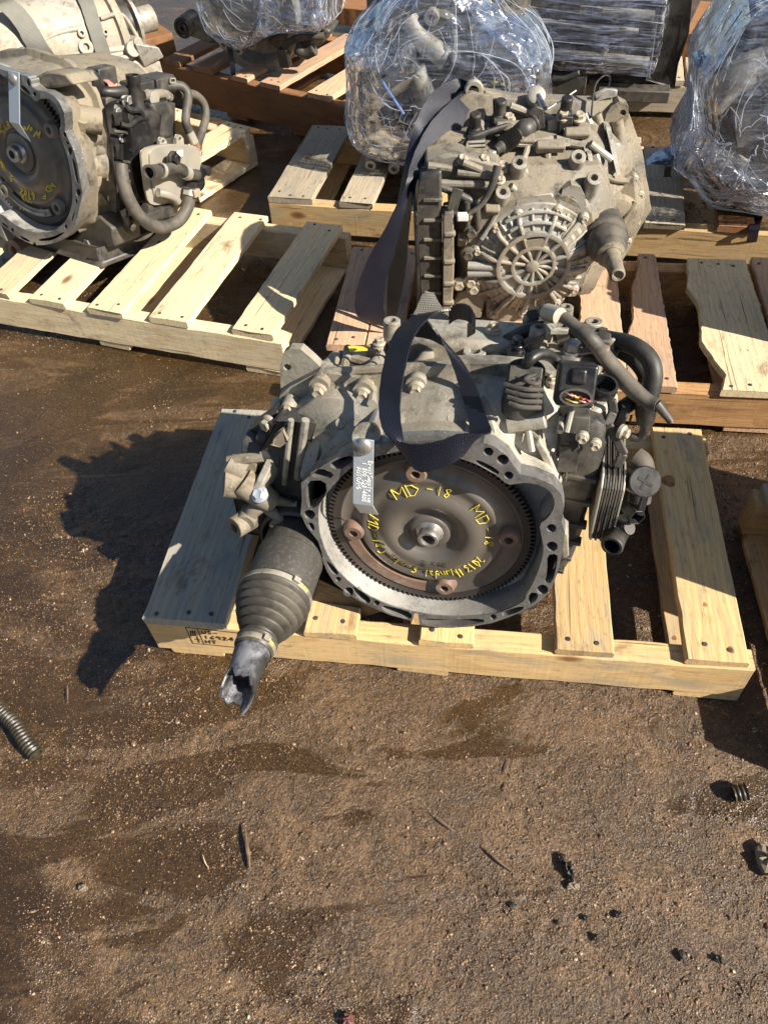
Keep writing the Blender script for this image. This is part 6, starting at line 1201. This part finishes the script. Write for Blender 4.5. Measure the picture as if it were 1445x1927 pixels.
# ================================================================ FILM WRAPPED UNITS
def film_shell(root, F, outline, depths, seed, amp=.012, n=130, strands=0):
    """outline: (u,v) traced on the plane of F; depths: (d, scale) sections from front to back"""
    poly = [F.xy(u, v, 0) for u, v in outline]; cx_ = sum(p[0] for p in poly) / len(poly); cy_ = sum(p[1] for p in poly) / len(poly)
    q = polar(poly, n, (cx_, cy_)); r = random.Random(seed); ph = [r.uniform(0, 6.28) for _ in range(12)]
    rs = []; fine = []; base = []
    for i in range(len(depths) - 1):
        for k in range(9 if i < len(depths) - 2 else 10): t = k / 9; fine.append((depths[i][0] + (depths[i + 1][0] - depths[i][0]) * t, depths[i][1] + (depths[i + 1][1] - depths[i][1]) * t))
    for j, (d, k) in enumerate(fine):
        ring = []
        for i, (x, y) in enumerate(q):
            a = 2 * math.pi * i / n
            w_ = math.sin(5 * a + ph[0] + j * .16) * .5 + math.sin(11 * a + ph[1] - j * .31) * .45 + math.sin(19 * a + ph[2] + j * .5) * .35 + math.sin(31 * a + ph[3] + j * .2) * .25 + r.uniform(-.25, .25)
            am = amp * min(1.0, max(0.0, k)) ** 2; kk = max(.02, k) * (1 + am * 4 * w_ * (0.4 + 0.6 * math.sin(j * .7 + ph[4]) ** 2)); ring.append(F.l(cx_ + (x - cx_) * kk, cy_ + (y - cy_) * kk, d + am * (w_ + math.sin(j * 1.9 + 3 * a + ph[5]) * .6)))
        rs.append(ring); base.append([F.l(cx_ + (x - cx_) * max(.02, k) * 1.015, cy_ + (y - cy_) * max(.02, k) * 1.015, d + .004) for x, y in q])
    m = MB(); m.rings(rs, True, True, True); sh = m.obj('stretch_film', 'film', root, angle=28)
    if strands:      # gathered strands and tension folds, whitened as painted highlights on the film
        s = MB(); J = len(rs)
        for k in range(strands):
            fan = r.random() < .6; j0 = r.randrange(2, max(3, J // 2)); i0 = r.randrange(n) if not fan else int(n * (.58 + .22 * (k % 2)) + r.gauss(0, n * .02)); ln = r.randrange(8, J - j0) if J - j0 > 9 else J - j0 - 1; dr = r.uniform(-2.2, 2.2)
            pts = []
            for t in range(0, ln, 3):
                q_ = base[min(J - 1, j0 + t)][int(i0 + dr * t) % n]; c_ = F.l(cx_, cy_, -.08); pts.append(c_ + (q_ - c_) * 1.012)
            if len(pts) > 2: s.tube(pts, r.choice((.0005, .0006, .0008, .0012)) , 4)
        for k in range(strands):
            j0 = r.randrange(2, J - 2); i0 = r.randrange(n); ln = r.randrange(8, 30); dj = r.uniform(-.35, .35); pts = []
            for t in range(0, ln, 3):
                q_ = base[int(min(J - 1, max(1, j0 + dj * t)))][(i0 + t) % n]; c_ = F.l(cx_, cy_, -.08); pts.append(c_ + (q_ - c_) * 1.010)
            if len(pts) > 2: s.tube(pts, r.choice((.0005, .0007, .001, .0014)), 4)
        s.obj('highlight_strands', 'film_strand', root, angle=60, kind='stuff')
    return sh
def wrinkle(F, pts, r): return MB().tube([F.d(u, v, d) for u, v, d in pts], r, 5)

FF = Fr(at(840, 305, .14), -14); FF.o = FF.o + V((0, 0, 0))
def build_wrapped_centre():
    F = FF; root = thing('wrapped_gearbox', 'gearbox in clear stretch film with bellhousing inside, behind the tan gearbox and its strap', 'wrapped gearbox', (F.o.x, F.o.y + .1, .125), 'film wrapped gearboxes')
    # bell casting seen through the film
    c = F.xy(880, 165, -.04); cc = F.l(c[0], c[1], -.04)
    MB().lathe(cc, F.n + F.u * .15, [(-.16, .15), (-.06, .185), (.0, .205), (.012, .205), (.012, .172), (-.03, .165), (-.05, .06), (-.03, .04), (-.03, .0002)], 48).obj('bell_casting', 'cast_dark', root, rough=.01)
    for a in range(0, 360, 40): e = F.r * math.cos(math.radians(a)) + F.u * math.sin(math.radians(a)); MB().boss(cc + e * .205 + F.n * .015, F.n, .02, .06, .009).obj('bell_lug', 'cast_cover', root)
    y = MB(); write(y, '6-ty', lambda x, yy: F.d(880, 170, .045) + F.r * x + F.u * yy, .032, .024, .0022, .08); y.obj('handwriting', 'paint_yellow', root, angle=0, kind='stuff')
    for pts, r, mt in ((((780, 130, 0), (800, 190, 0), (790, 260, .01)), .03, 'cast_dusty'), (((700, 190, .0), (740, 160, .0), (790, 130, 0)), .03, 'cast_dusty'), (((770, 40, -.05), (800, 80, -.03), (840, 110, -.02)), .028, 'cast_cover'), (((690, 260, 0), (720, 270, .02), (770, 280, .02)), .035, 'cast_dark'), (((850, 20, -.08), (850, 120, -.02)), .022, 'cast_dark'), (((750, 20, -.1), (790, 10, -.1), (900, 30, -.1)), .05, 'cast_dusty'), (((930, 60, -.08), (985, 100, -.06), (1000, 150, -.04)), .045, 'cast_dusty'), (((730, 70, -.08), (700, 130, -.05), (690, 220, -.03)), .035, 'cast_tan')):
        MB().tube([F.d(*p) for p in pts], r, 14).obj('casting_lump', mt, root, rough=.02)
    m = MB(); m.box(F.l(F.xy(830, 180)[0], .24, -.15), F.r * .22, F.u * .22, F.n * .10); m.obj('gear_case', 'cast_dark', root, bevel=.04, rough=.02, seg=3)
    m = MB(); m.box(F.l(F.xy(760, 260)[0], .05, -.03), F.r * .12, F.u * .05, F.n * .06); m.obj('lower_case', 'cast_dark', root, bevel=.02, rough=.01)
    for u, v in ((697, 312), (741, 319)): MB().boss(F.d(u, v, .06), F.n * .8 - F.u * .1 + F.r * .1, .0165, .12, .0085).obj('threaded_boss', 'cast_cover', root)
    MB().tube([F.d(712, 285, .05), F.d(730, 280, .03)], .02, 12, False).obj('drain_boss', 'cast_cover', root); MB().bolt(F.d(722, 272, .07), F.n, .02, .02).obj('bolt', 'bolt_steel', root)
    wrinkle(F, [(716, 148, .10), (738, 182, .105), (760, 215, .11)], .0035).obj('blue_tail', 'film_blue', root)
    film_shell(root, F, [(690, 30), (740, -40), (860, -90), (960, 20), (1010, 60), (1034, 110), (1030, 160), (1000, 200), (940, 260), (860, 300), (770, 305), (700, 292), (662, 262), (652, 220), (656, 170), (652, 80), (668, 50)], [(.13, .06), (.12, .5), (.09, .82), (.02, .98), (-.08, 1.0), (-.2, .93), (-.26, .6)], 11, .0065, strands=110)
    film_shell(root, F, [(880, 40), (960, 20), (1010, 60), (1034, 110), (1040, 180), (1020, 190), (960, 170), (900, 110)], [(.10, .1), (.08, .7), (.0, 1.0), (-.1, .9)], 19, .010, 70)
    film_shell(root, F, [(652, 75), (700, 60), (780, 70), (790, 130), (700, 110), (660, 118)], [(.12, .2), (.10, .8), (.02, 1.0), (-.06, .9)], 23, .010, 70)
    return root
film_m, t_, p_ = nodes('film_blue'); p_.inputs['Base Color'].default_value = (.25, .4, .8, 1); p_.inputs['Roughness'].default_value = .3; p_.inputs['Alpha'].default_value = .8; MATS['film_blue'] = film_m
build_wrapped_centre()

FG = Fr(at(1100, 140, .15), -15)
def build_wrapped_box():
    F = FG; root = thing('wrapped_gearbox', 'dark boxy unit tightly wound in film with level streaks, at the top right of centre', 'wrapped gearbox', (F.o.x, F.o.y + .15, .125), 'film wrapped gearboxes')
    P = lambda u, v, d=0: F.d(u, v, d)
    MB().prism([P(u, v, -.02) for u, v in ((960, 118), (1010, 138), (1240, 148), (1268, 120), (1290, -60), (960, -60))], -F.n * .30).obj('unit_case', 'cast_dark', root, bevel=.02, rough=.01, seg=3)
    MB().prism([P(u, v, -.01) for u, v in ((1215, 148), (1265, 160), (1275, 120), (1290, 60), (1300, -60), (1245, -60))], -F.n * .25).obj('end_cover', 'plastic', root, bevel=.01, rough=.003)
    for u1, v1, u2, v2, w_, mt in ((985, 70, 1000, 20, .012, 'cast_cover'), (1040, 60, 1065, -10, .008, 'plastic'), (1000, 40, 1200, 60, .014, 'cast_dusty'), (1020, 100, 1220, 118, .018, 'cast_dusty'), (1090, 20, 1230, 30, .016, 'cast_dusty'), (1120, 125, 1140, 90, .012, 'cast_cover')): MB().tube([P(u1, v1, .0), P(u2, v2, .0)], w_, 10, False).obj('casting_lump', mt, root, rough=.006)
    for u, v in ((1123, 22), (1038, 70), (1010, 95), (1030, 55)): MB().bolt(P(u, v, .02), F.n, .012, .012).obj('bolt', 'bolt_steel', root)
    m = MB(); m.tube([P(1030, 150, .03), P(1060, 148, .04), P(1090, 135, .04)], .010, 10); m.box(P(1070, 152, .0), F.r * .06, F.u * .03, F.n * .04); m.box(P(1190, 160, -.05), F.r * .12, F.u * .02, F.n * .1); m.obj('under_parts', 'cast_dark', root, bevel=.004, kind='stuff')
    film_shell(root, F, [(958, -70), (965, 40), (1000, 95), (1035, 125), (1100, 132), (1190, 136), (1226, 138), (1240, 100), (1256, 30), (1270, -70)], [(.05, .05), (.048, .6), (.04, .95), (.0, 1.01), (-.2, 1.0), (-.33, .9)], 31, .004, 120)
    m = MB(); r = random.Random(4)
    m2 = MB()
    for k in range(40):      # taut bands of film running across; the thin pale ones are painted highlights
        y = 132 - k * 5 + r.uniform(-5, 5); x0 = 975 + r.uniform(-10, 60) + max(0, (y - 60)) * .6; x1 = 1228 + (132 - y) * .2; s = r.uniform(-30, 12)
        a, b = P(x0, y + s - 6, .047), P(x1, y, .04); (m if k % 3 else m2).ribbon([a, a.lerp(b, .5) + F.n * .006, b], [F.u * (r.uniform(.003, .010) if k % 3 else r.uniform(.0005, .0022)), F.u * r.uniform(.001, .006) * (1 if k % 3 else .35), F.u * r.uniform(.0008, .004) * (1 if k % 3 else .35)], .0006, 5)
    m.obj('film_bands', 'film', root, angle=0, kind='stuff'); m2.obj('highlight_strands', 'film_strand', root, angle=0, kind='stuff')
build_wrapped_box()

FH = Fr(at(1340, 385, .135), -13)
def build_wrapped_right():
    F = FH; root = thing('wrapped_gearbox', 'gearbox in crumpled bluish stretch film at the right edge of the picture', 'wrapped gearbox', (F.o.x + .1, F.o.y + .1, .125), 'film wrapped gearboxes')
    P = lambda u, v, d=0: F.d(u, v, d)
    MB().prism([P(u, v, -.04) for u, v in ((1305, 350), (1310, 250), (1330, 120), (1380, 30), (1480, 0), (1580, 40), (1580, 380), (1330, 385))], -F.n * .22).obj('gear_case', 'cast_dark', root, bevel=.03, rough=.03, seg=3)
    for pts, r, mt in ((((1330, 360, .0), (1400, 375, .02), (1470, 380, .02)), .03, 'cast_dark'), (((1320, 280, 0), (1350, 300, .02), (1400, 320, .03)), .03, 'cast_dusty'), (((1340, 190, -.02), (1380, 150, 0), (1440, 120, 0)), .04, 'cast_dusty'), (((1400, 60, -.05), (1420, 30, -.05), (1480, 25, -.05)), .035, 'plastic'), (((1300, 290, .01), (1310, 310, .01)), .02, 'white_plastic'), (((1380, 240, .0), (1440, 220, .0)), .05, 'cast_dark'), (((1380, 345, .04), (1420, 350, .04)), .02, 'cast_cover')): MB().tube([P(*p) for p in pts], r, 14).obj('casting_lump', mt, root, rough=.02)
    film_shell(root, F, [(1312, 110), (1345, 60), (1400, -20), (1480, -40), (1600, 0), (1620, 300), (1560, 400), (1440, 394), (1330, 374), (1290, 320), (1265, 305), (1272, 275), (1300, 230), (1305, 180), (1304, 130)], [(.14, .05), (.13, .5), (.09, .85), (.03, .98), (-.06, 1.0), (-.2, .95), (-.28, .5)], 41, .0065, strands=110)
    film_shell(root, F, [(1304, 108), (1335, 92), (1335, 130), (1312, 150)], [(.03, .2), (.02, 1.0), (-.02, 1.0), (-.03, .3)], 43, .03, 50)
    film_shell(root, F, [(1222, 292), (1260, 285), (1310, 260), (1320, 310), (1290, 315), (1262, 300)], [(.02, .1), (.015, 1.0), (-.01, 1.0), (-.02, .2)], 47, .03, 60)
    film_shell(root, F, [(1300, 250), (1340, 240), (1400, 290), (1460, 300), (1460, 330), (1390, 318), (1330, 300)], [(.14, .1), (.13, .8), (.08, 1.0), (.03, .9)], 53, .010, 60)
    m = MB(); m.tube([P(1262, 305, .02), P(1256, 318, .02), P(1255, 328, .01)], .009, 10); 
    for k in range(4): m.tube([P(1255, 326, .01), P(1248 + 5 * k, 333, .008)], .0016, 5, False)
    m.obj('cut_cable', 'rubber', root)
    b = thing('banding_strap', 'black banding strap running down over the pallet edge below the right wrapped unit', 'strap', tuple(P(1420, 400)), 'black banding straps')
    s = MB(); s.ribbon([P(1432, 380, .03), P(1424, 410, .02), at(1418, 432, .128), at(1410, 470, .05), at(1405, 492, .02)], [F.r * .013] * 5, .0018, 5); s.obj('band', 'strap_black', b)
build_wrapped_right()

FE = Fr(at(470, 108, .20), -20)
def build_wrapped_left():
    F = FE; root = thing('wrapped_gearbox', 'silvery film wrapped gearbox with bare black mounting arm on the brown pallet', 'wrapped gearbox', (F.o.x, F.o.y + .1, .16), 'film wrapped gearboxes')
    P = lambda u, v, d=0: F.d(u, v, d)
    arm = MB(); arm.prism([P(u, v, .0) for u, v in ((340, 40), (352, 36), (366, 38), (372, 24), (385, 20), (400, 50), (420, 82), (395, 82), (350, 66))], -F.n * .05); arm.obj('mount_arm', 'cast_dark', root, bevel=.008, rough=.004)
    MB().lathe(P(344, 53, .02), F.n, [(-.09, .034), (0, .034), (.003, .026), (-.002, .024), (-.002, .016), (.005, .014), (.005, .008), (-.01, .008), (-.01, .0002)], 28, True, False).obj('bushing', 'rubber', root)
    c = P(470, 20, -.05); MB().lathe(c, F.n - F.r * .2, [(-.2, .15), (-.05, .19), (.0, .20), (.01, .20), (.01, .17), (-.04, .15), (-.04, .0002)], 44).obj('bell_casting', 'cast_cover', root, rough=.006)
    for u, v in ((421, 84), (448, 95), (473, 85)): MB().boss(P(u, v, .03), F.n, .017, .08, .008).obj('threaded_boss', 'cast_cover', root)
    MB().prism([P(u, v, -.02) for u, v in ((500, 75), (540, 60), (600, 50), (622, 60), (600, 90), (570, 100), (520, 95))], -F.n * .12).obj('lower_case', 'cast_dark', root, bevel=.01, rough=.02)
    MB().prism([P(u, v, -.06) for u, v in ((490, -30), (610, -30), (618, 55), (560, 70), (500, 70))], -F.n * .15).obj('gear_case', 'cast_dusty', root, bevel=.02, rough=.02)
    MB().tube([P(536, 95, .05), P(545, 80, .05), P(570, 70, .04), P(610, 68, .02)], .012, 12).obj('wiring_loom', 'plastic_dusty', root); m = MB(); m.box(P(536, 108, .05), F.r * .018, F.u * .03, F.n * .018); m.obj('connector', 'plastic', root, bevel=.004)
    MB().tube([P(560, 90, .02), P(575, 100, .02), P(592, 92, .02)], .02, 12).obj('casting_lump', 'cast_dark', root, rough=.01)
    film_shell(root, F, [(370, -40), (376, 10), (392, 50), (420, 75), (455, 88), (485, 78), (520, 55), (560, 50), (610, 58), (622, 40), (620, -40)], [(.07, .05), (.065, .5), (.05, .9), (.0, 1.0), (-.15, .97), (-.25, .8)], 61, .005, strands=50)
    film_shell(root, F, [(500, -40), (610, -40), (622, 45), (560, 48), (510, 60), (490, 60)], [(.09, .1), (.08, .8), (.04, 1.0), (-.05, .9)], 67, .010, 80)
    b = thing('banding_strap', 'narrow black band strapping the film wrapped unit down to the brown pallet', 'strap', tuple(P(435, 100)), 'black banding straps')
    s = MB(); s.ribbon([P(432, 88, .05), P(435, 105, .05), at(440, 140, .164), at(443, 165, .10), at(445, 193, .02)], [F.r * .010] * 5, .0018, 5); s.obj('band', 'strap_black', b)
build_wrapped_left()

# timbers and pallet corners at the back edge
def timber(label, corners_px, z, h, mat, seed):
    a, b, c = (at(u, v, z) for u, v in corners_px); ex = (b - a); L_ = ex.length; ey = (c - a); Wd = ey.length
    root = thing('timber', label, 'timber', (a.x, a.y, 0), 'loose timbers'); ang = math.atan2(ex.y, ex.x); root.rotation_euler = (0, 0, ang)
    place(board_mesh(L_, Wd, h, seed), 'beam', mat, root, (0, Wd / 2, z)); return root
timber('thick brown timber end with grey top beside the output shaft of the whitish gearbox', ((240, 85), (325, 62), (225, 55)), .16, .16, 'wood_brown', 5)
timber('dark timber lying at the top edge behind the film wrapped units', ((618, 12), (700, 20), (622, -12)), .10, .07, 'wood_brown', 6)
timber('brown beam standing up behind the dark boxy unit at the top right', ((1290, 62), (1360, 68), (1296, 0)), .20, .20, 'wood_brown', 8)
timber('pale beam at the top right edge above the crumpled film', ((1352, 22), (1480, 40), (1356, -12)), .24, .08, 'wood_pale', 9)

# units on the pallets at the right, beyond the picture edge; their shade falls into view
def copy_tree(o, parent=None):
    c = o.copy(); COL.objects.link(c); c.parent = parent
    for ch in list(o.children): copy_tree(ch, c)
    return c
for loc, rz, label in (((1.05, .60, .125), -9, 'gearbox standing on the stained pallet just beyond the right edge of the picture'), ((1.25, 1.30, .125), -14, 'gearbox beyond the right edge shading the wavy edged board of the pinkish pallet')):
    c = copy_tree(GB); c.location = loc; c.rotation_euler.z = math.radians(rz); c['label'] = label
# ================================================================ LITTER ON THE GROUND
def corr_hose(name, label, cat, pts, r, pitch, mat, group=None):
    P = spline(pts, 10); Ls = [0.0]
    for i in range(1, len(P)): Ls.append(Ls[-1] + (P[i] - P[i - 1]).length)
    n = int(Ls[-1] / pitch); rings = []; prev = None; seg = 16
    for k in range(n * 4 + 1):
        s = Ls[-1] * k / (n * 4); i = max(1, next((j for j, l in enumerate(Ls) if l >= s - 1e-9), len(Ls) - 1)); t = (s - Ls[i - 1]) / max(1e-9, Ls[i] - Ls[i - 1]); c = P[i - 1].lerp(P[i], t); d = (P[i] - P[i - 1]).normalized()
        a = d.orthogonal().normalized() if prev is None else (prev - d * prev.dot(d)).normalized(); prev = a; b = d.cross(a); rr = r * (1.0, .93, .78, .93)[k % 4]
        rings.append([c + (a * math.cos(2 * math.pi * q / seg) + b * math.sin(2 * math.pi * q / seg)) * rr * (1 + random.uniform(-.03, .03)) for q in range(seg)])
    inner = [[c0 + (v - c0) * .7 for v in ring] for ring in (rings[0], rings[-1]) for c0 in [sum(ring, V((0, 0, 0))) / seg]]
    deep = [[v + (sum(rings[m_], V((0, 0, 0))) / seg - sum(rings[e_], V((0, 0, 0))) / seg) for v in inn] for inn, m_, e_ in ((inner[0], 3, 0), (inner[1], -4, -1))]
    rings = [deep[0], inner[0]] + rings + [inner[1], deep[1]]
    m = MB(); m.rings(rings); o = m.obj(name, mat, None, angle=50); tag(o, label, cat, group); return o
g = lambda u, v, z: at(u, v, z)
corr_hose('corrugated_hose', 'oily corrugated hose piece lying curved at the left picture edge', 'hose', [g(-40, 1290, .014), g(0, 1335, .014), g(28, 1362, .015), g(50, 1395, .015), g(70, 1420, .012)], .0135, .0075, 'oily_hose')
corr_hose('hose_scrap', 'short black corrugated hose scrap standing alone on the gravel at the right', 'hose', [g(1379, 1494, .008), g(1404, 1490, .012)], .0135, .0052, 'oily_hose')
def lump(name, label, cat, u, v, r, mat, sq=(1, 1, .7), seed=1, group=None, sink=.3):
    c = at(u, v, 0); rr = random.Random(seed); m = MB(); n = 14; rs = []
    for i in range(9):
        ph = math.pi * (i + .02) / 8.04; rs.append([c + V((math.sin(ph) * math.cos(2 * math.pi * k / n) * r * sq[0], math.sin(ph) * math.sin(2 * math.pi * k / n) * r * sq[1], -math.cos(ph) * r * sq[2])) * (1 + rr.uniform(-.42, .30)) + V((0, 0, r * sq[2] * (1 - sink))) for k in range(n)])
    m.rings(rs); o = m.obj(name, mat, None, angle=25, bevel=0); tag(o, label, cat, group); return o
lump('stone', 'pale brown stone cut by the right picture edge', 'stone', 1440, 1618, .017, 'stone', (1.0, 1.3, .6), 2, None, .45)
lump('stone', 'small reddish stone at the bottom picture edge', 'stone', 652, 1921, .0075, 'red_stone', (1.2, 1, .8), 3)
lump('stone', 'small pale stone with dark shadow among the mud at the lower left', 'stone', 159, 1672, .006, 'stone', (1, 1, .9), 4)
for i, (u, v, r, q, lb) in enumerate(((1056, 1616, .009, (1, 1.2, .7), 'topmost of the black clods in the broken row on the gravel'), (1070, 1640, .013, (.7, 1.4, .9), 'largest black clod in the broken row on the gravel'), (1078, 1668, .010, (1.2, .9, .7), 'lowest clod of the broken row, with a grey crust'), (1163, 1722, .0065, (1.2, .9, .7), 'lone black crumb below and right of the clod row'), (1102, 1728, .0055, (1, 1, .8), 'small grey crumb just below the clod row'), (1120, 1764, .006, (1, 1.2, .9), 'black crumb with a long shadow under the clod row'),
    (1281, 1800, .008, (1, 1.3, .6), 'brown clod towards the bottom right of the gravel'), (1352, 1806, .0075, (1.2, 1, .7), 'brown clod nearest the bottom right corner'), (1048, 1736, .0045, (1, 1, .8), 'tiny black crumb left of the grey crumb'), (965, 1704, .006, (1.6, .8, .6), 'flat dark crumb left of the clod row'))):
    lump('clod', lb, 'clod', u, v, r * .72, 'stone' if i in (2,) else 'dark_clod', q, 20 + i, 'clods and crumbs on the gravel')
def twig(label, pts, r, mat='twig_wood', flat=False):
    m = MB(); P = [at(u, v, z) for u, v, z in pts]; m.tube(P, lambda t: r * (1.05 - .75 * abs(2 * t - 1) ** 1.5), 7); o = m.obj('twig', mat, None, angle=40); tag(o, label, 'twig', 'twigs and splinters on the ground'); return o
twig('dark pointed splinter lying upright in the picture below the axle stub', [(461, 1553, .004), (464, 1585, .005), (468, 1612, .005), (471, 1636, .003)], .0033)
twig('thin reddish twig left of the middle of the gravel', [(815, 1531, .003), (836, 1550, .004), (858, 1566, .003)], .0016, 'rust')
twig('thin black twig below the reddish twig', [(911, 1594, .003), (934, 1617, .004), (966, 1642, .003)], .0022)
twig('short thin splinter under the pallet front', [(957, 1430, .003), (951, 1458, .004)], .0011)
twig('tiny splinter just below the other thin splinter', [(953, 1472, .003), (948, 1490, .003)], .0012)
twig('thin dark twig beside the shadow at the left', [(128, 1290, .003), (128, 1320, .003)], .0012)
twig('bent pale straw left of the dark pointed splinter', [(382, 1608, .003), (386, 1622, .004), (392, 1632, .003)], .0008, 'wood_pale')
